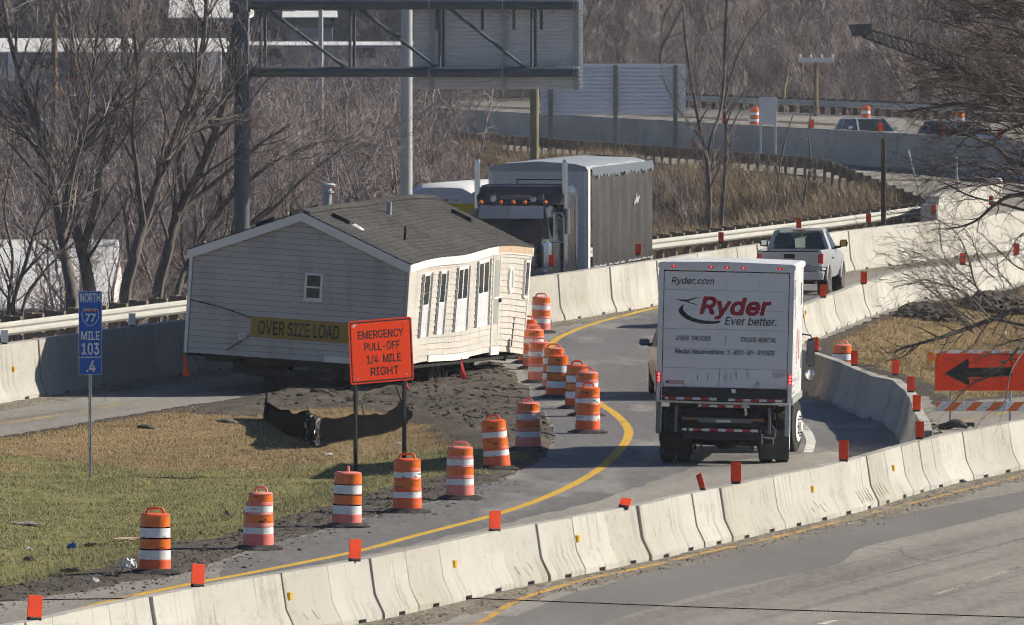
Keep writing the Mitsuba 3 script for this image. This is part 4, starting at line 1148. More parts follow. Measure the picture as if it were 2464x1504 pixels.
# side windows with shutters, the door, oval light, small window
X0 = HW / 2 + .008
def side_window(y0, y1, z0, z1, double, shut=.26):
    k = hp('window', cat([box(X0, X0 + .022, a, b, c, d, .004) for a, b, c, d in ((y0, y0 + .05, z0, z1), (y1 - .05, y1, z0, z1), (y0 + .05, y1 - .05, z0, z0 + .05), (y0 + .05, y1 - .05, z1 - .07, z1))] +
                             ([box(X0, X0 + .020, (y0 + y1) / 2 - .05, (y0 + y1) / 2 + .05, z0 + .05, z1 - .07, .004)] if double else [])), 'vinyl_white')
    zm = (z0 + z1) / 2 - .02
    spans = [(y0 + .05, (y0 + y1) / 2 - .05), ((y0 + y1) / 2 + .05, y1 - .05)] if double else [(y0 + .05, y1 - .05)]
    for a, b in spans:
        hp('rail', box(X0, X0 + .026, a, b, zm - .025, zm + .025, .004), 'vinyl_white', k)
        hp('pane', box(X0 + .012, X0 + .016, a, b, zm + .025, z1 - .07), 'dark_glass', k)
        hp('lower_pane', box(X0 + .012, X0 + .016, a, b, z0 + .05, zm - .025), 'curtain', k)
        hp('packing', hull((X0 + .014, a + .02, z0 + .05), (X0 + .04, a + .02, z0 + .05), (X0 + .014, b - .02, z0 + .05), (X0 + .04, b - .02, z0 + .05), (X0 + .014, (a + b) / 2, z0 + .14), (X0 + .03, (a + b) / 2, z0 + .14)), 'vinyl_white', k)
    for a, b in ((y0 - shut - .02, y0 - .02), (y1 + .02, y1 + shut + .02)):
        s_ = hp('shutter', cat(box(X0, X0 + .02, a, a + .04, z0, z1 - .02, .003), box(X0, X0 + .02, b - .04, b, z0, z1 - .02, .003), box(X0, X0 + .02, a + .04, b - .04, z0, z0 + .06), box(X0, X0 + .02, a + .04, b - .04, z1 - .08, z1 - .02), box(X0, X0 + .015, a + .04, b - .04, z0 + .06, z1 - .08)), 'shutter_grey')
side_window(1.75, 2.45, .50, 1.82, False)
side_window(3.75, 4.45, .52, 1.82, False)
side_window(6.15, 7.55, .55, 1.86, True)
side_window(9.1, 10.5, .55, 1.88, True)
dk = hp('door', box(X0, X0 + .02, 11.12, 11.88, .12, 1.90, .004), 'siding')
hp('frame', cat(box(X0, X0 + .03, 11.04, 11.1, .0, 2.0, .005), box(X0, X0 + .03, 11.9, 11.96, .0, 2.0, .005), box(X0, X0 + .03, 11.1, 11.9, 1.92, 2.0, .005), box(X0, X0 + .05, 10.95, 12.05, -.06, .1, .005)), 'vinyl_white', dk)
hp('glass', box(X0 + .03, X0 + .036, 11.2, 11.8, .55, 1.82), 'pale_plastic', dk)
hp('handle', box(X0 + .03, X0 + .09, 11.78, 11.86, .98, 1.06, .01), 'black_paint', dk)
hp('rail', box(X0 + .03, X0 + .05, 11.14, 11.86, 1.05, 1.09, .004), 'vinyl_white', dk)
ov = np.array([(math.cos(a), math.sin(a)) for a in np.linspace(0, 2 * np.pi, 28, endpoint=False)])
def oval(r0, r1):
    m = prism(sg.Polygon(ov * r1).difference(sg.Polygon(ov * r0)) if r0 is not None else sg.Polygon(ov * r1), 0, .05)
    m.apply_transform(np.array([[0, 0, 1, X0], [1, 0, 0, 13.3], [0, 1, 0, 1.42], [0, 0, 0, 1.0]]))
    return m
ok = hp('oval_window', oval(np.array([.22, .20]), np.array([.30, .27])), 'vinyl_white')
hp('pane', cat(trimesh.Trimesh(oval(None, np.array([.22, .20])).vertices * [1, 1, 1] - [.03, 0, 0], oval(None, np.array([.22, .20])).faces, process=False)), 'curtain', ok)
sk = hp('small_window', cat(box(X0, X0 + .06, 14.95, 15.0, 1.1, 1.85), box(X0, X0 + .06, 15.4, 15.45, 1.1, 1.85), box(X0, X0 + .06, 15.0, 15.4, 1.1, 1.15), box(X0, X0 + .06, 15.0, 15.4, 1.8, 1.85)), 'vinyl_white')
hp('pane', box(X0 + .01, X0 + .015, 15.0, 15.4, 1.15, 1.8), 'dark_glass', sk)
hp('bottom_trim', strip((X0 + .02, 2.9, -.02), (X0 + .02, 8.1, -.02), (X0 + .02, 8.1, .11), (X0 + .02, 2.9, .11), (1, 0, 0), .02, .02, 8), 'vinyl_white', label='white skirting board along the bottom of the side wall')
hp('tear', strip((X0 + .0, 13.9, .10), (X0 + .0, 14.05, .10), (X0, 14.2, .72), (X0, 14.12, .72), (1, 0, 0), .012, .012, 1), 'satin_black', label='dark tear in the siding near the far corner')
hp('corner_trim', box(HW / 2 - .02, HW / 2 + .035, HL - .04, HL + .04, 0, HH, .004), 'vinyl_white')
# things on the roof
def on_roof(x, y, up=0.0):
    return (x, y, roof_z(x) + .05 + up)
ck = hp('chimney', lathe([(0.0, -.1), (.095, -.1), (.095, .34), (.14, .36), (.14, .40), (.09, .41), (.09, .47), (0.0, .47)], 18).apply_translation(on_roof(-.35, 4.6)), 'galvanized', smooth=35)
hp('cap', lathe([(0, .49), (.155, .50), (.165, .53), (.13, .56), (0, .565)], 18).apply_translation(on_roof(-.35, 4.6)), 'pole_steel', ck, smooth=35)
hp('vent_pipe', lathe([(.055, -.1), (.055, .26), (0, .26)], 14).apply_translation(on_roof(.55, 7.2)), 'galvanized', smooth=35)
hp('vent_pipe', lathe([(.025, -.1), (.025, .27), (0, .27)], 10).apply_translation(on_roof(1.55, 3.2)), 'black_paint', smooth=35)
hp('vent_pipe', lathe([(.02, -.1), (.02, .22), (0, .22)], 10).apply_translation(on_roof(-.45, 1.0)), 'black_paint', smooth=35)
def roof_box(x, y, w, l, label=None):
    s = math.copysign(1, x)
    z_ = roof_z(x)
    dx = w / 2
    k = hp('roof_vent', hull(*[(x + a * dx, y + b * l / 2, roof_z(x + a * dx) + c) for a in (-1, 1) for b in (-1, 1) for c in (.02, .13 if b < 0 else .06)]), 'satin_black', label=label)
    return k
roof_box(.55, 1.5, .38, .5)
roof_box(-.85, .6, .38, .45)
roof_box(-.25, 2.3, .3, .4)
roof_box(1.0, 14.2, .45, .5)
hp('loose_flap', hull((.76, 1.35, roof_z(.76) + .05), (1.0, 1.3, roof_z(1.0) + .04), (.80, 1.6, roof_z(.8) + .08), (1.02, 1.5, roof_z(1.02) + .05), (.9, 1.4, roof_z(.9) + .1)), 'vinyl_white')
# running gear
for x in (-1.15, 1.15):
    hp('frame_beam', box(x - .06, x + .06, -.2, HL, -.34, -.07), 'undercarriage')
for k in range(9):
    hp('cross_member', box(-1.9, 1.9, .4 + 1.9 * k, .5 + 1.9 * k, -.16, -.065), 'undercarriage')
for y in (6.8, 7.7, 8.6):
    for x in (-1.75, 1.55):
        k = hp('wheel', wheel_x(x, x + .2, y, -.50, .34), 'tyre', smooth=35)
        hp('rim', wheel_x(x + .19, x + .215, y, -.50, .18), 'bare_steel', k, smooth=35)
hp('hitch', cat(box(-.9, .9, -.45, -.2, -.36, -.2), hull((-.5, -.5, -.3), (.5, -.5, -.3), (-.5, -.5, -.2), (.5, -.5, -.2), (-.08, -1.0, -.3), (.08, -1.0, -.3), (0, -1, -.2))), 'undercarriage')
# red flags tied under the house
def flag(p, w, h, m, label):
    v = [(0, 0, 0), (w * .2, .01, 0), (w * .55, .03, -h * .45), (w, .0, -h), (-.1 * w, .02, -h * .95), (w * .1, -.02, -h * .5)]
    f = [(0, 1, 2), (0, 2, 5), (5, 2, 3), (5, 3, 4)]
    mm = trimesh.Trimesh(np.array(v), np.array(f), process=False)
    obj('warning_flag', cat(mm, trimesh.Trimesh(mm.vertices + [0, .004, 0], mm.faces[:, ::-1], process=False)), m, M=frame(p), label=label, cat_='flag')
flag(far_at(1108, 862, 224), .13, .42, 'red_cloth', 'small red warning flag hanging under the side wall of the house')
flag(far_at(440, 852, 219.5), .16, .46, 'orange_cloth', 'orange warning flag hanging in shade at the left bottom corner of the house')
flag(far_at(974, 912, 218), .10, .22, 'red_cloth', 'red warning flag tip showing below the square orange sign')

# ---------------------------------------------------------------- box truck
TR = thing('box_truck', 'white rental box truck seen from behind with red lettering on its roll-up door', 'truck')
o = at(1738.5, 1119)
TM = frame((o[0], o[1], 0), 0.060, math.radians(0.55))
TMB = frame((o[0], o[1], 0), 0.060, math.radians(1.25), -0.012)      # the body rolls on its springs
def tp(name, mesh, m, parent=TR, M=None, **k):
    return obj(name, mesh, m, parent, TMB if M is None else M, **k)
HWB, ZB, ZT, LB = 1.185, 1.10, 3.52, 5.0
x0d, x1d, z0d, z1d = -1.10, 1.10, 1.34, 3.38
frm = cat(box(-HWB, x0d, 0, .06, ZB, ZT - .02, .008), box(x1d, HWB, 0, .06, ZB, ZT - .02, .008), box(x0d, x1d, 0, .06, z1d, ZT - .02, .008))
tp('rear_frame', frm, 'truck_white')
bk = tp('box_body', cat(box(-HWB + .012, -HWB + .03, .06, LB, ZB + .05, ZT - .04), box(HWB - .03, HWB - .012, .06, LB, ZB + .05, ZT - .04), box(-HWB + .03, HWB - .03, LB - .03, LB, ZB, ZT - .04), box(-HWB + .03, HWB - .03, .08, LB - .03, ZB, ZB + .1)), 'truck_white')
tp('roof', hull((-HWB, -.015, ZT - .03), (HWB, -.015, ZT - .03), (-HWB, LB, ZT - .03), (HWB, LB, ZT - .03), (-HWB + .02, -.015, ZT), (HWB - .02, -.015, ZT), (-HWB + .02, LB, ZT), (HWB - .02, LB, ZT), (0, -.01, ZT + .022), (0, LB, ZT + .022)), 'truck_white')
tp('roof_rivets', cat([trimesh.creation.icosphere(1, .010).apply_translation((x, -.018, ZT - .012)) for x in np.linspace(-1.0, 1.1, 22)]), 'chrome', kind='stuff')
for s in (-1, 1):
    tp('corner_rail', box(s * HWB - .018, s * HWB + .018, .0, LB, ZT - .10, ZT - .015, .006), 'bare_steel' if False else 'truck_white')
    tp('lower_rail', box(s * HWB - .016, s * HWB + .016, .0, LB, ZB - .02, ZB + .10, .006), 'pale_plastic')
for y in np.arange(.6, LB, .61):
    tp('side_seam', box(HWB - .013, HWB - .006, y - .02, y + .02, ZB + .1, ZT - .1), 'truck_white')
for (y, za, zb, mm) in ((.45, 2.9, 3.25, 'truck_ink'), (.9, 2.55, 3.1, 'pale_plastic'), (2.2, 1.75, 2.35, 'truck_red'), (3.0, 1.8, 2.3, 'truck_red'), (3.9, 2.75, 3.15, 'truck_ink'), (4.4, 1.6, 1.9, 'truck_ink')):
    tp('side_print', box(HWB - .0115, HWB - .0085, y, y + .35, za, zb), mm)
for z in (1.24, 1.36, 1.46):
    tp('side_vent', box(HWB - .0115, HWB - .006, .35, 1.5, z, z + .05), 'pale_plastic')
dk = tp('door', box(x0d, x1d, .075, .09, z0d, z1d), 'truck_white')
nP = 6
ph = (z1d - z0d) / nP
for k in range(nP):
    tp('panel', box(x0d + .012, x1d - .012, .045, .075, z0d + k * ph + .003, z0d + (k + 1) * ph - .003, .004), 'truck_white', dk)
tp('rivets', cat([upright(trimesh.creation.cylinder(.008, .006, sections=6), x, .044, z0d + ph * (k + f)) for x in (-.56, 0.0, .565) for k in range(nP) for f in (.12, .30, .48)]), 'bare_steel', dk, kind='stuff')
tp('seal', cat(box(x0d, x0d + .012, .03, .075, z0d, z1d), box(x1d - .012, x1d, .03, .075, z0d, z1d), box(x0d + .012, x1d - .012, .03, .075, z1d - .02, z1d)), 'black_rubber', dk)
YF = .044
def print_(s, x, z, h, w, m, slant=.2, bold=True):
    if h < .1 and len(s) > 1:
        a = text(s, h, w, slant, bold, .003)
        tp('lettering', upright(fatten(a, .0018), x, YF, z), m, dk)
        return
    tp('lettering', upright(text(s, h, w, slant, bold, .003), x, YF, z), m, dk)
print_('Ryder.com', -.965, 3.145, .112, .735, 'truck_ink')
tp('lettering', upright(fatten(text('Ryder', .285, 1.19, .22, True, .003), .009), -.455, YF, 2.632), 'truck_red', dk)
print_('Ever better.', -.02, 2.448, .135, .905, 'truck_ink')
print_('USED TRUCKS', -.865, 2.16, .078, .60, 'truck_ink', .18, True)
print_('|', -.005, 2.165, .075, .012, 'truck_ink', .1, True)
print_('TRUCK RENTAL', .25, 2.155, .078, .64, 'truck_ink', .18, True)
print_('Rental Reservations: 1-800-BY-RYDER', -.88, 1.928, .076, 1.735, 'truck_ink', .18, True)
sp = lambda x, y: (((1600 + x / 5.784) / 1.01461 - 1741.5) / 138 - .012, (1118 - (640 + y / 5.784) / 1.01461) / 138 - .012)
swo = smooth_line([(385, 578), (360, 600), (318, 640), (306, 680), (318, 720), (360, 765), (440, 812), (540, 845), (640, 860), (740, 863), (820, 857), (885, 845)], 4)
swi = smooth_line([(905, 808), (800, 822), (690, 816), (580, 800), (480, 765), (410, 718), (370, 668), (366, 625), (375, 596), (385, 578)], 4)
tp('emblem', face(sg.Polygon([sp(*q) for q in list(swo) + list(swi)]).buffer(0), 0, YF, 0, .003), 'truck_ink', dk)
arr = [(240, 520), (330, 524), (425, 527), (500, 502), (560, 490), (597, 486), (600, 493), (560, 500), (500, 524), (432, 552), (500, 572), (570, 595), (566, 604), (480, 582), (400, 556), (320, 543)]
tp('emblem', face(sg.Polygon([sp(*q) for q in arr]).buffer(0), 0, YF, 0, .003), 'truck_ink', dk)
pk = tp('maker_plate', box(-1.03, -.70, .038, .0445, 1.40, 1.455), 'sign_red', dk)
tp('plate_field', box(-1.03, -.98, .036, .038, 1.40, 1.455), 'sign_blue', dk)
tp('lettering', upright(text('MORGAN', .03, .24, .15, True, .002), -.96, .0375, 1.412), 'sign_white', dk)
# grime streaks: dark runs of dried dirt on the lower panels
for x, za, zb in ((-.30, 1.47, 1.60), (-.10, 1.46, 1.66), (.02, 1.43, 1.62), (.20, 1.5, 1.6), (-.48, 1.48, 1.56), (-.02, 1.50, 1.57), (.10, 1.5, 1.58)):
    tp('grime_run', face(sg.Polygon([(x, za), (x + .012, za - .02), (x + .016, zb), (x + .006, zb + .03)]), 0, YF + .0005, 0, .001), 'bare_steel', dk)
def glow(name, mesh, parent, r=(2.2, .05, .05), M=None):
    k = tp(name, mesh, 'red_lens', parent, M)
    scene[k]['emitter'] = {'type': 'area', 'radiance': {'type': 'rgb', 'value': list(r)}}
for x in (-.93, -.28, 0, .287, .93):
    lk = tp('marker_light', hull(*[(x + a * .05, -.004, 3.445 + b * .0) for a in (-1, 1) for b in (0,)], *[(x + a * .025, -.012, 3.445 + b * .022) for a in (-1, 1) for b in (-1, 1)], (x, .002, 3.47), (x, .002, 3.42)), 'red_lens')
    glow('bulb', box(x - .012, x + .012, -.018, -.013, 3.435, 3.455), lk)
for x in (-1.145, 1.145):
    tk = tp('tail_light', box(x - .034, x + .034, -.02, .0, 1.42, 1.60, .01), 'black_rubber')
    for z in (1.455, 1.51, 1.565):
        glow('lens', upright(trimesh.creation.cylinder(.022, .006, sections=16), x, -.024, z), tk)
tp('sill', box(-1.12, 1.10, -.01, .10, 1.10, 1.338, .01), 'satin_black')
tp('plate', box(.13, .20, -.03, -.012, 1.26, 1.33), 'sign_white')
tp('side_reflector', box(-1.11, -1.03, -.018, -.011, 1.16, 1.20), 'red_lens')
tp('side_reflector', box(1.0, 1.07, -.018, -.011, 1.15, 1.18), 'red_lens')
def tape(x0, x1, z, h, first, step, y=-.0125, M=None):
    x, k = x0, 0
    while x < x1 - .01:
        w = first if k == 0 else step
        tp('tape', box(x, min(x + w, x1) - .002, y, y + .002, z, z + h), 'tape_white' if k % 2 == 0 else 'tape_red', M=M)
        x += w
        k += 1
tape(-1.03, -.115, 1.125, .045, .055, .142)
tape(.21 - .14, 1.02, 1.118, .042, .12, .14)
# tail-lift folded under the body
for x in (-1.135, 1.115):
    tp('lift_column', box(x - .042, x + .042, -.10, .02, .53, 1.10, .01), 'galvanized' if x > 0 else 'bare_steel')
    tp('column_edge', box(x + .043, x + .050, -.10, -.02, .56, 1.5 if x < 0 else 1.1), 'truck_white')  # white strip standing for the sunlit edge of the column
tp('lift_hose', tube([(-1.11, -.05, .56), (-1.10, -.05, .42), (-1.06, -.04, .28), (-1.03, -.03, .22)], .016, 6), 'black_rubber')
tp('rope', tube([(x, -.115 + .004 * math.sin(x * 9), 1.092 - .012 * math.cos(x * 1.4) - .004 * x) for x in np.linspace(-1.17, 1.13, 24)], .016, 8), 'rope', smooth=True)
tp('rope_end', tube([(.36, -.12, 1.10), (.375, -.13, 1.04), (.385, -.125, .97), (.40, -.12, .88)], [.02, .024, .02, .026], 8), 'rope', smooth=True)
tp('upper_beam', box(-.95, .95, .02, .12, .98, 1.08, .01), 'undercarriage')
tape(-.45, .45, 1.005, .04, .06, .14, .018)
tp('platform', box(-.98, .90, .10, .32, .80, .96, .01), 'undercarriage')
tp('lift_beam', box(-.45, .50, -.02, .06, .735, .82, .008), 'bare_steel')
tp('beam_label', box(-.13, .12, -.023, -.021, .745, .785), 'tape_white')
for a, b in ((-.70, -.47), (.48, .68)):
    rk = tp('roller', tube([(a, -.03, .80), (b, -.03, .80)], .028, 12), 'rusty_steel')
    for x in (a - .012, b + .012):
        tp('roller_end', tube([(x - .008, -.03, .80), (x + .008, -.03, .80)], .045, 12), 'bare_steel', rk)
tp('cross_beam', box(-.98, .86, .02, .14, .66, .735, .008), 'undercarriage')
tp('rear_bumper', box(-.80, .72, -.015, .06, .575, .645, .006), 'undercarriage')
tape(-.72, .68, .585, .045, .20, .142, -.0175)
tp('under_guard', box(-.70, .75, .0, .10, .44, .575, .01), 'satin_black')
for x in (-.83, -.62, .62, .80):
    tp('hanger', box(x - .025, x + .025, -.02, .10, .56, 1.02, .008), 'bare_steel' if abs(x) > .7 else 'undercarriage')
tp('latch_bracket', cat(tube([(.68, -.05, .56), (.68, -.05, .38)], .011, 6), tube([(.68, -.05, .51), (.90, -.05, .48)], .012, 6), tube([(.90, -.05, .48), (.92, -.05, .62), (.86, -.05, .70)], .012, 6), tube([(.88, -.05, .38), (.88, -.05, .50)], .009, 6)), 'galvanized')
tp('junction_box', box(.72, .86, -.04, .05, .36, .47, .01), 'satin_black')
tp('tank', box(-1.05, -.62, .5, 1.3, .48, .95, .03), 'undercarriage')
for x in (-.42, .42):
    tp('frame_rail', box(x - .04, x + .04, .1, LB + 1.6, .62, .86), 'undercarriage')
tp('chassis_skirt', box(-1.0, 1.0, 1.3, 1.5, .30, 1.0), 'undercarriage')
# axle, differential, springs, wheels
AY = 1.25
tp('axle', tube([(-.85, AY, .44), (.85, AY, .44)], .085, 14), 'undercarriage', M=TM, smooth=40)
dfm = trimesh.creation.icosphere(2, 1.0); dfm.vertices = dfm.vertices * [.27, .2, .225] + [.0, AY, .44]
tp('differential', dfm, 'undercarriage', M=TM, smooth=True)
for x in (-.48, .52):
    tp('spring', cat(box(x - .06, x + .06, AY - .6, AY + .6, .34, .42, .01), box(x - .07, x - .04, AY - .15, AY + .15, .22, .36), box(x + .04, x + .07, AY - .15, AY + .15, .22, .36)), 'undercarriage', M=TM)
for a, b in ((-1.13, -.89), (-.85, -.61), (.59, .83), (.87, 1.11)):
    wk = tp('wheel', wheel_x(a, b, AY, .47, .47, 32, .03), 'tyre', M=TM, smooth=35)
    tp('rim', wheel_x(b - .002 if b > 1 else a - .012, b + .012 if b > 1 else a + .002, AY, .47, .27, 24, .01), 'truck_white', wk, M=TM, smooth=35)
tp('mudflap', box(-1.12, -.55, .62, .635, .16, .98), 'undercarriage')  # left flap: shade under the box put into a blacker colour
tp('mudflap', box(.63, 1.13, .62, .635, .10, .62), 'mudflap')  # right flap: paler grey stands for the sun on it
FY = 5.35
FWM = TM @ frame((1.0, FY, .47), math.radians(9))
wk = tp('wheel', wheel_x(-.13, .13, 0, 0, .47, 32, .03), 'tyre', M=FWM, smooth=35)
tp('rim', lathe([(0, 0), (.20, 0), (.265, .02), (.28, .05), (.24, .06), (.10, .05), (.09, .11), (0, .12)], 28).apply_transform(np.array([[0, 0, 1, .10], [1, 0, 0, 0], [0, 1, 0, 0], [0, 0, 0, 1.0]])), 'truck_white', wk, M=FWM, smooth=35)
tp('lug_nuts', cat([tube([(.15, .17 * math.cos(a), .17 * math.sin(a)), (.19, .17 * math.cos(a), .17 * math.sin(a))], .018, 6) for a in np.linspace(0, 2 * np.pi, 8, endpoint=False)]), 'black_rubber', wk, M=FWM, kind='stuff')
FWL = TM @ frame((-1.0, FY, .47), math.radians(9))
tp('wheel', wheel_x(-.13, .13, 0, 0, .47, 32, .03), 'tyre', M=FWL, smooth=35)
ck = tp('cab', hull((-1.05, LB + .05, .6), (1.05, LB + .05, .6), (-1.05, LB + .05, 2.35), (1.05, LB + .05, 2.35), (-1.0, LB + 1.15, 2.3), (1.0, LB + 1.15, 2.3), (-1.05, LB + 1.75, 1.5), (1.05, LB + 1.75, 1.5), (-1.05, LB + 1.85, .55), (1.05, LB + 1.85, .55)), 'truck_white')
tp('hood', hull(*[(sx * 1.0, y, z) for sx in (-1, 1) for y, z in ((LB + 1.8, .55), (LB + 1.8, 1.5), (LB + 2.7, .6), (LB + 2.7, 1.25))]), 'truck_white')
for s in (-1, 1):
    tp('side_window', box(s * 1.052 - .004, s * 1.052 + .004, LB + .5, LB + 1.4, 1.55, 2.1), 'dark_glass', ck)
    mk = tp('mirror', box(s * 1.30 - .075, s * 1.30 + .075, LB + .95, LB + 1.03, 1.60, 2.10, .035), 'black_gloss')
    tp('glass', box(s * 1.30 - .062, s * 1.30 + .062, LB + .944, LB + .95, 1.63, 2.07), 'shutter_grey', mk)
    tp('convex_mirror', upright(trimesh.creation.icosphere(2, .085).apply_scale((1, 1.15, .35)), s * 1.30, LB + .98, 1.46), 'chrome', mk, smooth=True)
    tp('arm', tube([(s * 1.04, LB + 1.1, 2.05), (s * 1.15, LB + 1.05, 2.18), (s * 1.30, LB + 1.02, 2.16), (s * 1.31, LB + 1.0, 2.08)], .016, 6), 'black_rubber', mk)
    tp('arm', tube([(s * 1.04, LB + 1.1, 1.35), (s * 1.2, LB + 1.05, 1.33), (s * 1.30, LB + 1.02, 1.38)], .014, 6), 'black_rubber', mk)
tp('corner_light', box(HWB - .03, HWB + .012, LB - .25, LB - .15, ZT - .06, ZT - .03), 'amber_lens')

# ---------------------------------------------------------------- pickup
PK = thing('pickup', 'silver pickup truck driving away between the barriers', 'pickup truck')
SC = .915
PM = frame((at(1900, 712)[0], at(1900, 712)[1], 0), .150) @ np.diag([SC, SC, SC, 1.0])
def pp(name, mesh, m, parent=PK, **k):
    return obj(name, mesh, m, parent, PM, **k)
def loft(sections):
    """Hull-like skin through rings of equal point counts (lists of (x, y, z))."""
    v = np.array([p for s in sections for p in s], float)
    n = len(sections[0])
    f = []
    for a in range(len(sections) - 1):
        for i in range(n):
            j = (i + 1) % n
            f += [(a * n + i, a * n + j, (a + 1) * n + j), (a * n + i, (a + 1) * n + j, (a + 1) * n + i)]
    for e in (0, len(sections) - 1):
        c = len(v)
        v = np.vstack([v, v[e * n:(e + 1) * n].mean(0)])
        f += [(e * n + i, e * n + (i + 1) % n, c) for i in range(n)]
    m = trimesh.Trimesh(v, np.array(f), process=False)
    m.fix_normals()
    return m
def body_ring(y, hw, zlo, zhi, tuck=.06, crown=.03):
    return [(-hw + tuck, y, zlo), (hw - tuck, y, zlo), (hw, y, zlo + .22), (hw + .012, y, (zlo + zhi) / 2), (hw - .015, y, zhi - .08), (hw - .06, y, zhi), (-hw + .06, y, zhi), (-hw + .015, y, zhi - .08), (-hw - .012, y, (zlo + zhi) / 2), (-hw, y, zlo + .22)]
pp('body', loft([body_ring(y, hw, zl, zh) for y, hw, zl, zh in ((.06, .93, .55, .80), (.09, .95, .52, .86), (1.95, .97, .50, .86))] ), 'silver_paint', smooth=30)
for s in (-1, 1):
    pp('bed_side', loft([[(s * (hw - .10), y, .82), (s * hw, y, .82), (s * (hw + .018), y, 1.02), (s * (hw - .005), y, 1.27), (s * (hw - .03), y, 1.32), (s * (hw - .11), y, 1.32)] for y, hw in ((.05, .93), (.12, .965), (.6, .985), (1.2, .99), (1.95, .975))]), 'silver_paint', smooth=30)
    fl = [(1.22 + .47 * math.cos(a), .40 + .50 * math.sin(a)) for a in np.linspace(math.pi * .98, .02 * math.pi, 14)]
    pp('rear_arch', tube([(s * .985, y, z) for y, z in fl], .035, 6), 'silver_paint')
    pp('wheel_well', wheel_x(*(sorted((s * .70, s * .998))), 1.22, .42, .45, 28, .01), 'undercarriage')
    pp('front_well', wheel_x(*(sorted((s * .72, s * 1.002))), 4.55, .42, .46, 28, .01), 'undercarriage')
    fl = [(4.55 + .48 * math.cos(a), .40 + .52 * math.sin(a)) for a in np.linspace(math.pi * .98, .02 * math.pi, 14)]
    pp('front_arch', tube([(s * .99, y, z) for y, z in fl], .04, 6), 'silver_paint')
    for y in (1.22, 4.55):
        wk = pp('wheel', wheel_x(*(sorted((s * .74, s * 1.005))), y, .40, .40, 32, .03), 'tyre', smooth=35)
        pp('rim', lathe([(0, 0), (.10, .0), (.12, -.02), (.25, -.015), (.27, .012), (0, .012)], 24).apply_transform(np.array([[0, 0, s, s * 1.0], [1, 0, 0, y], [0, 1, 0, .40], [0, 0, 0, 1.0]])), 'chrome', wk, smooth=35)
    tk = pp('tail_light', hull(*[(s * x, y, z) for x, y, z in ((.82, .03, .94), (.82, .03, 1.20), (.955, .045, .92), (.955, .045, 1.22), (.975, .16, .95), (.975, .16, 1.2), (.86, .14, 1.0))]), 'red_lens')
    pp('reverse_lens', box(s * .83 if s > 0 else -.94, s * .94 if s > 0 else -.83, .022, .05, .87, .935, .008), 'sign_white', tk)
    mk = pp('mirror', loft([[(s * (1.06 + .0), y, 1.33), (s * 1.27, y, 1.35), (s * 1.29, y, 1.44), (s * 1.25, y, 1.55), (s * 1.09, y, 1.55), (s * 1.05, y, 1.45)] for y in (3.28, 3.38)]), 'black_paint', smooth=40)
    pp('arm', hull(*[(s * x, 3.34 + dy, z) for x in (.93, 1.08) for dy in (-.03, .03) for z in (1.30, 1.37)]), 'black_paint', mk)
    pp('glass', box(*(sorted((s * 1.09, s * 1.24))), 3.262, 3.279, 1.38, 1.52), 'chrome' if s < 0 else 'amber_reflector', mk)
pp('bed_floor', box(-.8, .8, .15, 1.95, .80, .86), 'satin_black')
tg = pp('tailgate', loft([[(-.82, y, .84), (.82, y, .84), (.82, y, 1.22), (.80, y, 1.27), (-.80, y, 1.27), (-.82, y, 1.22)] for y in (.03, .10)]), 'silver_paint', smooth=30)
pp('top_cap', box(-.82, .82, .015, .11, 1.268, 1.30, .012), 'black_paint', tg)
pp('handle_recess', box(-.17, .09 + .06, .018, .032, 1.08, 1.21, .01), 'black_paint', tg)
pp('badge', box(.47, .62, .022, .03, .87, .90), 'sign_red', tg)
pp('bumper', loft([[(-hw, y, .47), (hw, y, .47), (hw + .03, y, .60), (hw, y, .72), (-hw, y, .72), (-hw - .03, y, .60)] for y, hw in ((-.12, .86), (-.06, .95), (.06, .97))]), 'silver_paint', smooth=30)
pp('bumper_step', box(-.80, .80, -.128, -.06, .705, .735, .006), 'black_rubber')
pp('hitch', cat(box(-.06, .06, -.12, .3, .36, .44), box(-.025, .025, -.16, -.10, .28, .40)), 'undercarriage')
pp('underbody', box(-.72, .72, .2, 5.0, .34, .55), 'undercarriage')
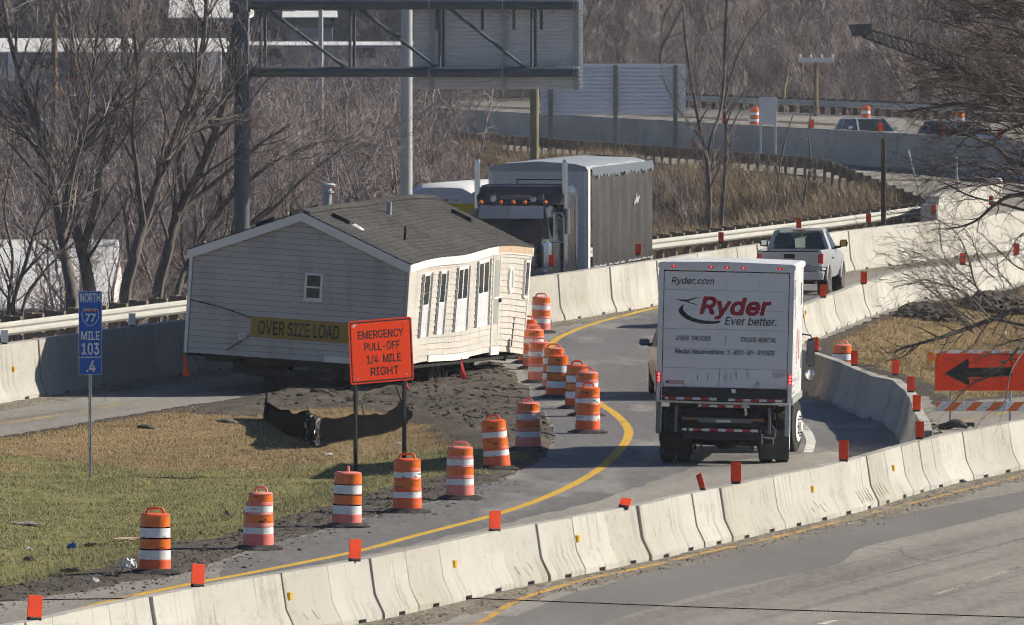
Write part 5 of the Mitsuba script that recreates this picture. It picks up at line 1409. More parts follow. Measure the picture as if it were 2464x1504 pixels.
# cab
low = [(2.02, .955), (3.45, .965)]
pp('cab_lower', loft([body_ring(y, hw, .48, 1.30, crown=0) for y, hw in ((2.0, .955), (2.4, .975), (3.5, .975), (3.7, .97))]), 'silver_paint', smooth=30)
pp('front_body', loft([body_ring(y, hw, .50, zh) for y, hw, zh in ((3.68, .97, 1.28), (4.4, .985, 1.22), (5.1, .97, 1.14), (5.35, .93, 1.02))]), 'silver_paint', smooth=30)
zr = 1.88
pp('roof', hull(*[(s * x, y, z) for s in (-1, 1) for x, y, z in ((.70, 2.18, zr - .045), (.66, 2.26, zr), (.66, 3.0, zr + .01), (.70, 3.12, zr - .04), (.735, 2.7, zr - .06))]), 'silver_paint', smooth=30)
for s in (-1, 1):
    pp('rear_pillar', hull(*[(s * x, y, z) for x, y, z in ((.91, 2.02, 1.29), (.80, 2.02, 1.29), (.96, 2.20, 1.29), (.70, 2.17, zr - .05), (.62, 2.17, zr - .05), (.745, 2.34, zr - .05))]), 'silver_paint')
    pp('front_pillar', hull(*[(s * x, y, z) for x, y, z in ((.95, 3.66, 1.27), (.88, 3.74, 1.27), (.72, 3.06, zr - .05), (.66, 3.10, zr - .05))]), 'silver_paint')
    pp('door_glass', hull(*[(s * x, y, z) for x, y, z in ((.945, 2.22, 1.29), (.94, 2.22, 1.29), (.945, 3.64, 1.27), (.94, 3.64, 1.27), (.735, 2.36, zr - .06), (.73, 2.36, zr - .06), (.725, 3.04, zr - .06), (.72, 3.04, zr - .06))]), 'dark_glass')
    pp('door_handle', box(*(sorted((s * .975, s * 1.0))), 2.22, 2.38, 1.02, 1.07, .008), 'black_paint')
    pp('seat', hull(*[(s * .45 + a * .29, y, z) for a in (-1, 1) for y, z in ((2.45, 1.0), (2.65, 1.0), (2.38, 1.60), (2.50, 1.60))] + [(s * .45 + a * .15, y, z) for a in (-1, 1) for y, z in ((2.36, 1.76), (2.46, 1.76))]), 'satin_black')
def quad_sheet(a, b, c, d):
    m = trimesh.Trimesh(np.array([a, b, c, d], float), np.array([[0, 1, 2], [0, 2, 3]]), process=False)
    return m
pp('rear_glass', quad_sheet((-.80, 2.03, 1.30), (.80, 2.03, 1.30), (.63, 2.165, zr - .055), (-.63, 2.165, zr - .055)), 'clear_glass')
pp('windscreen', quad_sheet((-.88, 3.73, 1.27), (.88, 3.73, 1.27), (.66, 3.09, zr - .055), (-.66, 3.09, zr - .055)), 'clear_glass')
pp('dashboard', box(-.85, .85, 3.4, 3.72, 1.05, 1.28, .04), 'satin_black')
pp('mirror_inside', box(-.0, .22, 3.1, 3.13, 1.66, 1.72, .01), 'satin_black')
bl = pp('brake_light', box(-.19, .19, 2.165, 2.20, zr - .055, zr - .02, .008), 'red_lens')

# ---------------------------------------------------------------- tan car beside the truck, and the one whose shadow shows ahead of it
def car(p, heading, paint, label, group=None, s=1.0, suv=True):
    C = thing('car', label, 'car', group)
    M = frame(p, heading) @ np.diag([s, s, s, 1.0])
    def cp(n, me, mm, parent=C, **k):
        return obj(n, me, mm, parent, M, **k)
    top = 1.30 if suv else 1.36
    zr_ = 1.70 if suv else 1.43
    zw = 1.05 if suv else .92
    cp('body', loft([body_ring(y, hw, zl, zh, .05) for y, hw, zl, zh in ((0, .74, .48, .70), (.08, .86, .40, .92), (.7, .90, .30, zw), (2.4, .91, .28, zw + .02), (3.3, .90, .28, zw), (4.2, .86, .32, .86), (4.5, .72, .42, .70))]), paint, smooth=30)
    cp('cabin', loft([[(-hw, y0, zw - .04), (hw, y0, zw - .04), (hw - .16, y1, zr_ - .06), (hw - .22, y1, zr_), (-hw + .22, y1, zr_), (-hw + .16, y1, zr_ - .06)] for hw, y0, y1 in ((.80, .25, .62), (.86, 1.0, 1.1), (.86, 2.3, 2.0), (.82, 3.25, 2.45))]), 'dark_glass', smooth=30)
    cp('roof', loft([[(-hw + .2, y, zr_ - .03), (hw - .2, y, zr_ - .03), (hw - .24, y, zr_ + .02), (-hw + .24, y, zr_ + .02)] for hw, y in ((.78, .60), (.87, 1.0), (.87, 2.0), (.80, 2.46))]), paint, smooth=30)
    for sx in (-1, 1):
        for pts in (((.80, .25, zw - .04), (.60, .62, zr_)), ((.875, 1.35, zw), (.70, 1.30, zr_)), ((.83, 3.22, zw - .03), (.62, 2.45, zr_))):
            cp('pillar', tube([(sx * a[0], a[1], a[2]) for a in pts], .045, 6), paint)
        tk = cp('tail_light', hull(*[(sx * x, y, z) for x, y, z in ((.62, .0, .74), (.62, .0, .90), (.82, .03, .72), (.86, .05, .93), (.90, .28, .78), (.90, .28, .90))]), 'red_lens')
        mk = cp('mirror', box(*sorted((sx * .93, sx * 1.14)), 2.72, 2.84, 1.0, 1.14, .04), 'blue_paint' if paint == 'tan_paint' else paint)
        cp('arm', box(*sorted((sx * .84, sx * .96)), 2.74, 2.82, .98, 1.05, .01), 'black_paint', mk)
        for y in (.85, 3.62):
            wk = cp('wheel', wheel_x(*sorted((sx * .68, sx * .905)), y, .34, .34, 28, .03), 'tyre', smooth=35)
            cp('rim', lathe([(0, 0), (.2, -.01), (.22, .012), (0, .012)], 20).apply_transform(np.array([[0, 0, sx, sx * .90], [1, 0, 0, y], [0, 1, 0, .34], [0, 0, 0, 1.0]])), 'chrome', wk, smooth=35)
    cp('bumper', loft([[(-hw, y, .38), (hw, y, .38), (hw + .02, y, .52), (hw, y, .62), (-hw, y, .62), (-hw - .02, y, .52)] for y, hw in ((-.08, .70), (-.02, .84), (.2, .88))]), paint, smooth=30)
    cp('plate', box(-.16, .16, -.012, .02, .70, .84), 'sign_white')
    return C
p = at(1690, 963)
car((p[0], p[1], 0), -.035, 'tan_paint', 'tan car mostly hidden by the box truck, its left flank and dark mirror showing')
p = at(1770, 790)
car((p[0], p[1], 0), .10, 'blue_paint', 'car hidden ahead of the box truck, its shadow lying across the lane', suv=False)
for x, y, dist, paint, lab, hd in ((2042, 318, 455, 'silver_paint', 'silver car on the far road behind the distant barrier', .35), (2235, 322, 436, 'blue_paint', 'dark blue car on the far road half behind bare twigs', .6)):
    p = far_at(x, y, dist)
    car((p[0], p[1], float(far_z(p[0], p[1])) + .03), math.pi - hd, paint, lab, suv=False)

# ---------------------------------------------------------------- semi-trailer truck
SM = thing('semi_truck', 'black long-nosed semi tractor pulling a white-fronted trailer with dark side curtains', 'truck')
o = far_at(1247, 600, 276.5)
SO = np.array([o[0], o[1], -0.3])
SF = frame(SO, math.pi + .16)                    # it drives towards the camera: forward is -y
# in this frame x runs to the vehicle's right (the picture's left)
def sp_(name, mesh, m, parent=SM, **k):
    return obj(name, mesh, m, parent, SF, **k)
sl = sp_('sleeper', loft([[(-hw, y, .9), (hw, y, .9), (hw, y, zt - .25), (hw - .12, y, zt - .04), (hw - .3, y, zt), (-hw + .3, y, zt), (-hw + .12, y, zt - .04), (-hw, y, zt - .25)] for y, hw, zt in ((-2.2, 1.20, 3.40), (-.8, 1.20, 3.42), (-.55, 1.18, 3.34))]), 'black_gloss', smooth=30)
sp_('roof_fairing', loft([[(-hw, y, 2.9), (hw, y, 2.9), (hw, y, zt - .1), (hw - .2, y, zt), (-hw + .2, y, zt), (-hw, y, zt - .1)] for y, hw, zt in ((-.55, 1.18, 3.36), (-.2, 1.1, 3.12), (.1, 1.0, 2.95))]), 'black_gloss', smooth=30)
cb = sp_('cab', loft([[(-hw, y, .9), (hw, y, .9), (hw, y, 2.1), (hw - .10, y, zt - .06), (hw - .2, y, zt), (-hw + .2, y, zt), (-hw + .10, y, zt - .06), (-hw, y, 2.1)] for y, hw, zt in ((-.55, 1.05, 2.92), (.75, 1.02, 2.94), (1.05, .98, 2.86))]), 'black_gloss', smooth=30)
for s in (-1, 1):
    sp_('windshield', hull(*[(s * x, y, z) for x, y, z in ((.02, 1.22, 2.05), (.02, 1.10, 2.72), (.90, 1.02, 2.05), (.88, 1.02, 2.72), (.02, 1.18, 2.05), (.02, 1.06, 2.72))]), 'dark_glass', cb)
    sp_('visor', hull(*[(s * x, y, z) for x, y, z in ((.0, 1.42, 2.58), (.0, 1.30, 2.90), (.84, 1.20, 2.58), (.82, 1.08, 2.90), (.0, 1.40, 2.58), (.0, 1.28, 2.90), (.84, 1.18, 2.58))]), 'silver_paint', cb)
    sp_('side_window', box(*sorted((s * 1.046, s * 1.056)), -.2, .85, 2.1, 2.62), 'dark_glass', cb)
    xs_ = s * 1.135
    st = sp_('exhaust_stack', tube([(xs_, -.45, 1.0), (xs_, -.45, 3.95), (xs_, -.5, 4.02)], [.075, .075, .065], 16), 'chrome', smooth=40)
    sp_('heat_shield', tube([(xs_, -.45, 2.15), (xs_, -.45, 2.80)], .135, 16), 'bare_steel', st, smooth=40)
    ac = sp_('air_cleaner', lathe([(0, 1.15), (.16, 1.15), (.165, 1.3), (.165, 1.85), (.15, 1.98), (.10, 2.0), (.10, 2.06), (0, 2.06)], 20).apply_translation((s * .92, 1.35, 0)), 'chrome', smooth=35)
    mk = sp_('mirror', box(*sorted((s * 1.20, s * 1.36)), 1.02, 1.10, 2.05, 2.60, .02), 'bare_steel')
    sp_('bracket', cat(tube([(s * 1.03, 1.1, 2.72), (s * 1.28, 1.08, 2.72), (s * 1.34, 1.05, 2.62)], .022, 6), tube([(s * 1.03, 1.1, 1.98), (s * 1.30, 1.08, 1.98), (s * 1.34, 1.05, 2.06)], .022, 6), tube([(s * 1.10, 1.1, 2.72), (s * 1.10, 1.1, 1.98)], .02, 6)), 'chrome', mk)
    hk = sp_('horn', lathe([(0.0, 0), (.03, 0), (.035, .35), (.075, .52), (0, .50)], 14).apply_transform(np.array([[1, 0, 0, s * .52], [0, 0, 1, .25], [0, 1, 0, 3.06], [0, 0, 0, 1.0]])), 'chrome', smooth=35)
    sp_('fender', loft([[(s * (.62), y, z - .3), (s * 1.2, y, z - .34), (s * 1.22, y, z - .05), (s * 1.1, y, z), (s * .62, y, z + .05)] for y, z in ((1.6, .95), (1.9, 1.22), (2.5, 1.36), (3.1, 1.25), (3.45, .98))]), 'black_gloss', smooth=35)
    sp_('headlight', box(*sorted((s * .80, s * 1.12)), 3.42, 3.5, .98, 1.16, .02), 'chrome')
    sp_('turn_signal', box(*sorted((s * 1.13, s * 1.20)), 3.40, 3.49, .98, 1.15, .015), 'amber_lens')
    for y in (2.55,):
        sp_('wheel', wheel_x(*sorted((s * .85, s * 1.15)), y, .52, .52, 28, .03), 'tyre', smooth=35)
    for y in (-3.2, -4.5, -13.0, -14.2):
        for a, b in ((.60, .86), (.90, 1.16)):
            sp_('wheel', wheel_x(*sorted((s * a, s * b)), y, .52, .52, 24, .03), 'tyre', smooth=35)
    sp_('fuel_tank', tube([(s * .95, -2.0, .75), (s * .95, -.2, .75)], .32, 20), 'chrome', smooth=40)
    sp_('grab_rail', tube([(s * 1.24, -1.7, 1.2), (s * 1.24, -1.7, 3.1)], .022, 6), 'chrome')
for x in (-.80, -.29, 0.03, .33, .86):
    sp_('cab_light', trimesh.creation.icosphere(2, .055).apply_translation((-x, .98, 2.985)), 'amber_lens', cb, smooth=True)
sp_('marker_bracket', cat(box(-.40, .35, .5, .56, 3.04, 3.16, .01), box(.50, .66, .5, .56, 3.04, 3.18, .01), box(-.75, -.6, .5, .56, 3.04, 3.18, .01)), 'bare_steel')
sp_('hood', loft([[(-hw, y, .95), (hw, y, .95), (hw, y, zt - .15), (hw - .15, y, zt), (-hw + .15, y, zt), (-hw, y, zt - .15)] for y, hw, zt in ((1.0, .80, 2.02), (2.2, .66, 1.92), (3.2, .56, 1.78), (3.45, .52, 1.66))]), 'black_gloss', smooth=35)
sp_('grille', cat([box(-.45, .45, 3.46, 3.50, .95 + k * .06, .985 + k * .06) for k in range(11)]), 'chrome')
sp_('front_bumper', box(-1.22, 1.22, 3.50, 3.66, .42, .88, .04), 'chrome')
sp_('chassis', box(-.45, .45, -5.3, 3.3, .62, .95), 'undercarriage')
# trailer
TY0, TY1 = -5.2, -16.4
SF_CAB = SF
SF = SF @ frame((.30, 0, -.12))
tw = 1.30
ZF, ZT_ = 1.25, 4.02
tl = sp_('trailer_bed', box(-tw, tw, TY1, TY0, 1.02, ZF, .01), 'satin_black')
fb = sp_('front_wall', loft([[(-tw + .06, y, ZF), (tw - .06, y, ZF), (tw - .06, y, 3.80), (tw - .25, y, 3.93), (.4, y, 4.0), (-.4, y, 4.0), (-tw + .25, y, 3.93), (-tw + .06, y, 3.80)] for y in (TY0 - .06, TY0)]), 'trailer_face')
sp_('access_panel', box(-.75, .55, TY0, TY0 + .012, 2.7, 3.55), 'trailer_face', fb)
sp_('panel_gap', cat(box(-.78, .58, TY0 + .001, TY0 + .006, 3.55, 3.58), box(.55, .58, TY0 + .001, TY0 + .006, 2.7, 3.55)), 'satin_black', fb)
for s in (-1, 1):
    sp_('corner_post', box(*sorted((s * (tw - .10), s * (tw + .02))), TY0 - .30, TY0 + .02, ZF, 3.84, .01), 'trailer_white')
sp_('roof_tarp', loft([[(-tw, y, z0 - .17), (tw, y, z0 - .17), (tw - .04, y, z0 - .05), (tw - .35, y, z0 + .03), (0, y, z0 + .09), (-tw + .35, y, z0 + .03), (-tw + .04, y, z0 - .05)] for y, z0 in [(TY0 + .04, 3.95)] + [(TY0 - .3 - 1.1 * k, 3.95 + .03 * math.sin(k * 2.1)) for k in range(10)] + [(TY1, 3.82)]]), 'tarp_silver', smooth=30)
# side curtains: hanging vinyl with vertical folds
for s in (-1, 1):
    ny_, nz_ = 110, 10
    ys_ = np.linspace(TY0 - .32, TY1, ny_)
    zs_ = np.linspace(ZF - .02, 3.84, nz_)
    YY, ZZ = np.meshgrid(ys_, zs_, indexing='ij')
    fold = .055 * np.sin(YY * 5.2 + .5 * np.sin(YY * 1.3)) + .02 * np.sin(YY * 2.1 + ZZ * .6)
    fold *= np.clip((3.9 - ZZ) / .5, 0, 1) * .8 + .2
    XX = s * (tw + .02 + fold)
    v = np.stack([XX, YY, ZZ], -1).reshape(-1, 3)
    i, j = np.meshgrid(np.arange(ny_ - 1), np.arange(nz_ - 1), indexing='ij')
    q = np.stack([i * nz_ + j, (i + 1) * nz_ + j, (i + 1) * nz_ + j + 1, i * nz_ + j + 1], -1).reshape(-1, 4)
    sp_('side_curtain', trimesh.Trimesh(v, np.vstack([q[:, [0, 1, 2]], q[:, [0, 2, 3]]]), process=False), 'tarp_vinyl', smooth=True)
    scal = [(TY0 - .32 - k * (TY0 - .32 - TY1) / 60) for k in range(61)]
    vv, ff = [], []
    for k, y in enumerate(scal):
        vv += [(s * (tw + .06), y, 3.88), (s * (tw + .085), y, 3.64 + .05 * math.sin(k * 1.9) + .03 * math.sin(k * .7))]
        if k:
            a = 2 * k - 2
            ff += [(a, a + 1, a + 3), (a, a + 3, a + 2)]
    sp_('curtain_valance', trimesh.Trimesh(np.array(vv), np.array(ff), process=False), 'tarp_blue')
    for y in np.linspace(TY0 - .4, TY1 + .4, 10):
        sp_('side_marker', box(*sorted((s * (tw - .01), s * (tw + .03))), y - .05, y + .05, 1.10, 1.19, .008), 'amber_lens' if int(y * 10) % 3 else 'sign_white')
    sp_('bottom_hem', tube([(s * (tw + .045 + .02 * math.sin(k * 1.7)), y, ZF + .02 + .02 * math.sin(k * 2.3)) for k, y in enumerate(np.linspace(TY0 - .32, TY1, 40))], .022, 5), 'tarp_silver')
    sp_('rear_post', box(*sorted((s * (tw - .06), s * (tw + .03))), TY1 - .05, TY1 + .05, 1.0, 3.86, .01), 'trailer_white')
tear = [(0, 0), (.25, .12), (.40, .05), (.55, .22), (.62, .30), (.45, .24), (.32, .20), (.28, .38), (.2, .2), (.02, .1)]
mm = prism(sg.Polygon(tear).buffer(.02), 0, .006)
mm.apply_transform(np.array([[0, 0, 1, tw + .075], [-1.5, 0, 0, -12.9], [0, .75, 0, 2.75], [0, 0, 0, 1.0]]))
mm.vertices[:, 0] *= -1
sp_('tear', mm, 'tarp_silver', label='pale torn patch in the dark curtain')

# white vehicle beside the semi
BV = thing('white_van', 'white round-topped van with a yellow band, mostly hidden between the house and the semi', 'van')
o = far_at(1062, 600, 287)
BM = frame((o[0], o[1], -.25), .2)
def bp(n, me, mm, parent=BV, **k):
    return obj(n, me, mm, parent, BM, **k)
bw = .93
bp('body', loft([[(-bw, y, .5), (bw, y, .5), (bw, y, zt - .42), (bw - .10, y, zt - .16), (bw - .38, y, zt - .02), (0, y, zt), (-bw + .38, y, zt - .02), (-bw + .10, y, zt - .16), (-bw, y, zt - .42)] for y, zt in ((0, 3.08), (.25, 3.2), (5.5, 3.2), (5.8, 3.05))]), 'truck_white', smooth=35)
bp('yellow_band', box(-bw - .004, bw + .004, -.008, 5.0, 2.35, 2.66), 'yellow_metal')
for x in (.12, .40, -.3):
    bp('marker_light', box(x - .06, x + .06, -.03, .0, 2.72, 2.77, .008), 'amber_lens')
for s in (-1, 1):
    for y in (1.2, 4.6):
        bp('wheel', wheel_x(*sorted((s * .66, s * .92)), y, .42, .42, 24, .03), 'tyre', smooth=35)
bp('rear_window', box(-.6, .6, -.01, .0, 1.5, 2.2), 'dark_glass')

# ---------------------------------------------------------------- silt fence, clods, stones, litter
SFX = thing('silt_fence', 'torn black plastic silt fence sagging between stakes in the grass', 'silt fence')
fz = [(634, 1014, .46), (668, 1031, .43), (702, 1047, .45), (718, 1052, .46), (738, 1062, .54), (752, 1068, .52), (775, 1068, .49), (812, 1060, .46), (850, 1054, .44), (882, 1049, .43), (915, 1043, .37), (945, 1037, .40), (970, 1030, .52), (992, 1018, .20)]
base = [at(x, y, -.06) for x, y, h in fz]
hh = [h for *_, h in fz]
bs = smooth_line([tuple(b) for b in base], 8)
hs = np.interp(np.linspace(0, 1, len(bs)), np.linspace(0, 1, len(hh)), hh)
nv = 7
vv = []
for k, b in enumerate(bs):
    for j in range(nv):
        f = j / (nv - 1)
        w = .05 * math.sin(k * .9 + 2.2 * f) * f + .06 * (meshkit.noise(np.array([k * .35, f * 3, 1.0])) - .5)
        vv.append((b[0] + w * .4, b[1] + w, b[2] - .05 + (hs[k] + .05 + .10 * (meshkit.noise(np.array([k * .22, 3.0, 7.0])) - .5)) * f))
i, j = np.meshgrid(np.arange(len(bs) - 1), np.arange(nv - 1), indexing='ij')
q = np.stack([i * nv + j, (i + 1) * nv + j, (i + 1) * nv + j + 1, i * nv + j + 1], -1).reshape(-1, 4)
cr = np.random.default_rng(8)
for part_, ka, kb in (('crumpled_film', 31, 46),):
    v2, n2_ = [], 14
    for k in range((kb - ka) * 3 + 1):
        fk = ka + k / 3
        b0 = np.array([np.interp(fk, range(len(bs)), bs[:, c]) for c in range(3)]); h0 = np.interp(fk, range(len(hs)), hs)
        for j in range(n2_):
            f = j / (n2_ - 1)
            fold = .085 * math.sin(k * .9 + f * 6.5) + .035 * math.sin(k * 1.9 - f * 9)
            v2.append((b0[0] + .3 * fold + .012 * cr.normal(), b0[1] - .07 + fold, b0[2] - .02 + (h0 + .03) * f))
    i2, j2 = np.meshgrid(np.arange((kb - ka) * 3), np.arange(n2_ - 1), indexing='ij')
    q2 = np.stack([i2 * n2_ + j2, (i2 + 1) * n2_ + j2, (i2 + 1) * n2_ + j2 + 1, i2 * n2_ + j2 + 1], -1).reshape(-1, 4)
    obj(part_, trimesh.Trimesh(np.array(v2), np.vstack([q2[:, [0, 1, 2]], q2[:, [0, 2, 3]]]), process=False), 'black_film', SFX, smooth=25)
obj('fabric', trimesh.Trimesh(np.array(vv), np.vstack([q[:, [0, 1, 2]], q[:, [0, 2, 3]]]), process=False), 'black_fabric', SFX, smooth=40)
for x, y, h, dx in ((636, 1014, .56, .06), (741, 1064, .66, .01), (884, 1048, .62, -.10), (985, 1018, .74, -.26)):
    a = at(x, y, -.08)
    obj('stake', tube([a + [0, -.04, -.2], a + [dx * .5, -.04, h * .5], a + [dx, -.04, h]], [.018, .018, .016], 6), 'old_wood' if x in (741, 884) else 'satin_black', SFX)

rc = np.random.default_rng(5)
def chunk(p, s, rnd, flat=.6):
    m = trimesh.creation.icosphere(1 if s > .05 else 0, 1.0)
    v = m.vertices * (1 + .5 * (rnd.random((len(m.vertices), 1)) - .5)) * np.array([1, 1, flat]) * s * (.7 + .6 * rnd.random(3))
    a = rnd.random() * 6.28
    v = v @ np.array([[math.cos(a), -math.sin(a), 0], [math.sin(a), math.cos(a), 0], [0, 0, 1]])
    return trimesh.Trimesh(v + p, m.faces, process=False)
clods, specks = [], []
bx = np.array(FRONT.bounds)
while len(clods) < 2200:
    x, y = rc.uniform(bx[0], bx[2]), rc.uniform(bx[1], bx[3])
    if FRONT.buffer(-.1).contains(sg.Point(x, y)):
        s = .010 + .055 * rc.random() ** 5
        clods.append(chunk((x, y, gz(x, y) + s * .15), s, rc))
edge_line = sg.LineString(line_at([(1215, 1150), (1110, 1188), (980, 1222), (760, 1278), (600, 1322), (440, 1380), (180, 1425), (-100, 1465)]))
while len(clods) < 5000:
    q = edge_line.interpolate(rc.random(), True)
    x, y = q.x + rc.normal() * .45 - .35, q.y + rc.normal() * 1.6 + .6
    s = .009 + .035 * rc.random() ** 4
    clods.append(chunk((x, y, max(gz(x, y), 0) + s * .1), s, rc))
obj('dirt_clods', cat(clods), 'dirt_clod', kind='stuff', label='dark crumbs and clods of churned earth along the lane and in front of the house', cat_='dirt')
while len(specks) < 2200:
    if rc.random() < .5:
        q = edge_line.interpolate(rc.random(), True)
        x, y = q.x + rc.normal() * .6 - .3, q.y + rc.normal() * 1.8
    else:
        x, y = rc.uniform(bx[0], bx[2]), rc.uniform(bx[1], bx[3])
        if not FRONT.contains(sg.Point(x, y)):
            continue
    s = .008 + .016 * rc.random() ** 2
    specks.append(chunk((x, y, max(gz(x, y), 0) + s * .3), s, rc))
obj('pebbles', cat(specks), 'stone', kind='stuff', label='pale pebbles scattered over the dark earth', cat_='gravel')
grit = []
for row, off, n in ((NEAR, .75, 1500), (LEFT_BASE, .35, 700)):
    ls = sg.LineString([tuple(q) for q in offset(row, off)])
    for _ in range(n):
        q = ls.interpolate(rc.random(), True)
        s = .006 + .014 * rc.random() ** 3
        grit.append(chunk((q.x + rc.normal() * .22, q.y + rc.normal() * .4, .005 + s * .3), s, rc))
for row, off, n in ((CURVE_TOP, -.45, 900),):
    ls = sg.LineString([tuple(q) for q in offset(row, -off if False else off + 0.0)])
    for _ in range(n):
        q = ls.interpolate(rc.random(), True)
        s = .012 + .04 * rc.random() ** 2
        grit.append(chunk((q.x + rc.normal() * .12, q.y + rc.normal() * .5, .0 + s * .2), s, rc))
obj('barrier_grit', cat(grit), 'dirt_clod', kind='stuff', label='loose grit and dark crumbs at the foot of the barriers', cat_='gravel')
def boulder(x, y, s, m, label, flat=.6, z=None):
    p = at(x, y)
    z = gz(p[0], p[1]) if z is None else z
    mm = trimesh.creation.icosphere(3, 1.0)
    v = mm.vertices
    v = v * (1 + .55 * (meshkit.fbm(v * 1.6 + x, 3, 2) - .5)[:, None]) * np.array([1.3, 1, flat]) * s
    obj('boulder', trimesh.Trimesh(v + [p[0], p[1], z], mm.faces, process=False), m, smooth=40, label=label, cat_='rock')
boulder(768, 958, .16, 'dirt_clod', 'big pale clod of earth at the edge of the house shadow, above the silt fence')
boulder(852, 972, .13, 'dirt_clod', 'dark lump of earth behind the left post of the square sign')
boulder(545, 1016, .16, 'stone', 'grey lump of rubble on the grass left of the silt fence', .5)
boulder(352, 1032, .14, 'dirt_clod', 'dark lump of earth at the road edge right of the blue sign', .6)
# dark rubble heaps by the right barrier
for x, y, sx, sy, sz, lb in ((2235, 762, .85, 2.2, .44, 'dark heap of broken asphalt beside the low barrier, behind the twigs'), (2400, 735, .9, 2.4, .46, 'second dark heap of rubble further right behind the twigs')):
    p = at(x, y)
    mm = trimesh.creation.icosphere(4, 1.0)
    v = mm.vertices * (1 + .5 * (meshkit.fbm(mm.vertices * 2.2 + x, 4, 3) - .5)[:, None] + .22 * (meshkit.noise(mm.vertices * 9, 5) - .5)[:, None])
    obj('rubble_heap', trimesh.Trimesh(v * [sx, sy, sz] + [p[0], p[1], -.08], mm.faces, process=False), 'dirt_clod', smooth=25, label=lb, cat_='rubble')
# litter
def crumpled(p, s, m, label, seed, stretch=(1, 1, .8)):
    mm = trimesh.creation.icosphere(2, 1.0)
    r = np.random.default_rng(seed)
    v = mm.vertices * (.65 + .7 * r.random((len(mm.vertices), 1))) * s * np.array(stretch)
    v[:, 2] = np.maximum(v[:, 2], -.3 * s)
    obj('litter', trimesh.Trimesh(v + p + [0, 0, .28 * s], mm.faces, process=False), m, label=label, cat_='litter')
def lit(x, y, s, m, label, seed, st=(1, 1, .8)):
    p = at(x, y)
    p[2] = max(gz(p[0], p[1]), 0 if not MEDIAN.contains(sg.Point(p[0], p[1])) else -1)
    crumpled(p, s, m, label, seed, st)
lit(311, 1371, .085, 'litter_white', 'crumpled white plastic bag beside the nearest drum', 1, (1.2, 1, 1.2))
lit(228, 1404, .05, 'litter_white', 'small white paper scrap on the muddy verge at lower left', 2)
lit(68, 1316, .04, 'litter_white', 'white cup lying in the grass at the left edge', 3, (1.4, .8, .8))
lit(312, 1280, .07, 'plywood', 'flattened pale cardboard lying in the grass above the nearest drum', 4, (3.2, 3, .25))
lit(60, 1259, .09, 'stone', 'flat pale slab lying in the grass at lower left', 5, (3.2, 3, .22))
lit(1080, 1180, .035, 'litter_white', 'white scrap between two drums on the dark verge', 6, (1.8, 1, .7))
lit(790, 1080, .05, 'litter_white', 'white scraps at the foot of the silt fence', 7, (1.7, 1, .6))
lit(962, 1055, .04, 'litter_white', 'pale bottle at the right foot of the silt fence', 8, (1.6, .8, .7))
lit(2064, 997, .045, 'litter_white', 'white scrap on the shaded pavement by the curving barrier', 9)
lit(2170, 1052, .04, 'litter_white', 'second white scrap on the shaded pavement near the barrier corner', 10)
lit(372, 932, .03, 'litter_white', 'white speck of paper on the closed lane left of the house', 11, (1.5, 1, .5))
lit(2416, 803, .06, 'litter_white', 'white scrap on the olive grass at right', 12)
for k, (x, y, st) in enumerate(((170, 1377, (2.4, 1, .8)), (268, 1392, (2, 1, .6)), (70, 1345, (1.3, 1, .8)), (545, 1222, (.8, .8, 1)), (222, 1292, (2, 1, .7)))):
    lit(x, y, .06, 'dirt_clod', ('dark clump of earth on the grass at lower left, left of the nearest drum', 'dark torn mud clump just left of the nearest drum', 'dark earth clump at the far lower left', 'dark tuft in the middle of the grass', 'dark branch-like clump in the grass above the nearest drum')[k], 20 + k, st)
p = at(163, 1303); p[2] = gz(p[0], p[1])
obj('cup', lathe([(0, 0), (.032, 0), (.046, .12), (.042, .12), (.03, .01)], 16).apply_transform(trimesh.transformations.rotation_matrix(1.35, (.2, 1, 0))), 'litter_blue', M=frame((p[0], p[1], p[2] + .05)), label='blue paper cup lying in the grass at lower left', cat_='cup')
# cable across the foreground lane, and one across the lane by the barrier's left end
a, b, c = at(1052, 1441), at(1700, 1466), at(2560, 1492)
obj('road_cable', tube([(a[0], a[1], .025), (b[0], b[1], .025), (c[0], c[1], .02)], .008, 6), 'stroke_black', label='thin black cable lying across the foreground lane', cat_='stroke')  # thin black line on the pavement, drawn as a raised tube
a, b = at(-60, 1449), at(330, 1443)
obj('road_cable', tube([(a[0], a[1], .02), (b[0], b[1], .02)], .009, 6), 'stroke_black', label='thin black cable on the pavement at the lower left corner', cat_='stroke')
# abutment wall at the end of the guardrail
A0, A1 = far_at(2226, 497, 352), far_at(2372, 463, 372)
hd = math.atan2(A1[0] - A0[0], A1[1] - A0[1])
L = float(np.hypot(A1[0] - A0[0], A1[1] - A0[1]))
AM = frame((A0[0], A0[1], 0), hd)
ak = obj('parapet', prism(sg.Polygon([(0, 0), (.45, 0), (.45, L), (0, L)]), 0, 1.15), 'concrete_2', M=AM, label='pale concrete bridge parapet where the guardrail ends at right', cat_='parapet')
obj('coping', box(-.03, .48, .02, L - .02, 1.15, 1.24, .02), 'concrete_2', ak, AM)
obj('end_post', box(-.06, .51, -.9, .02, 0, .98, .05), 'concrete_0', ak, AM)
obj('end_post', box(-.06, .51, L - .02, L + .8, 0, 1.42, .05), 'concrete_0', ak, AM)

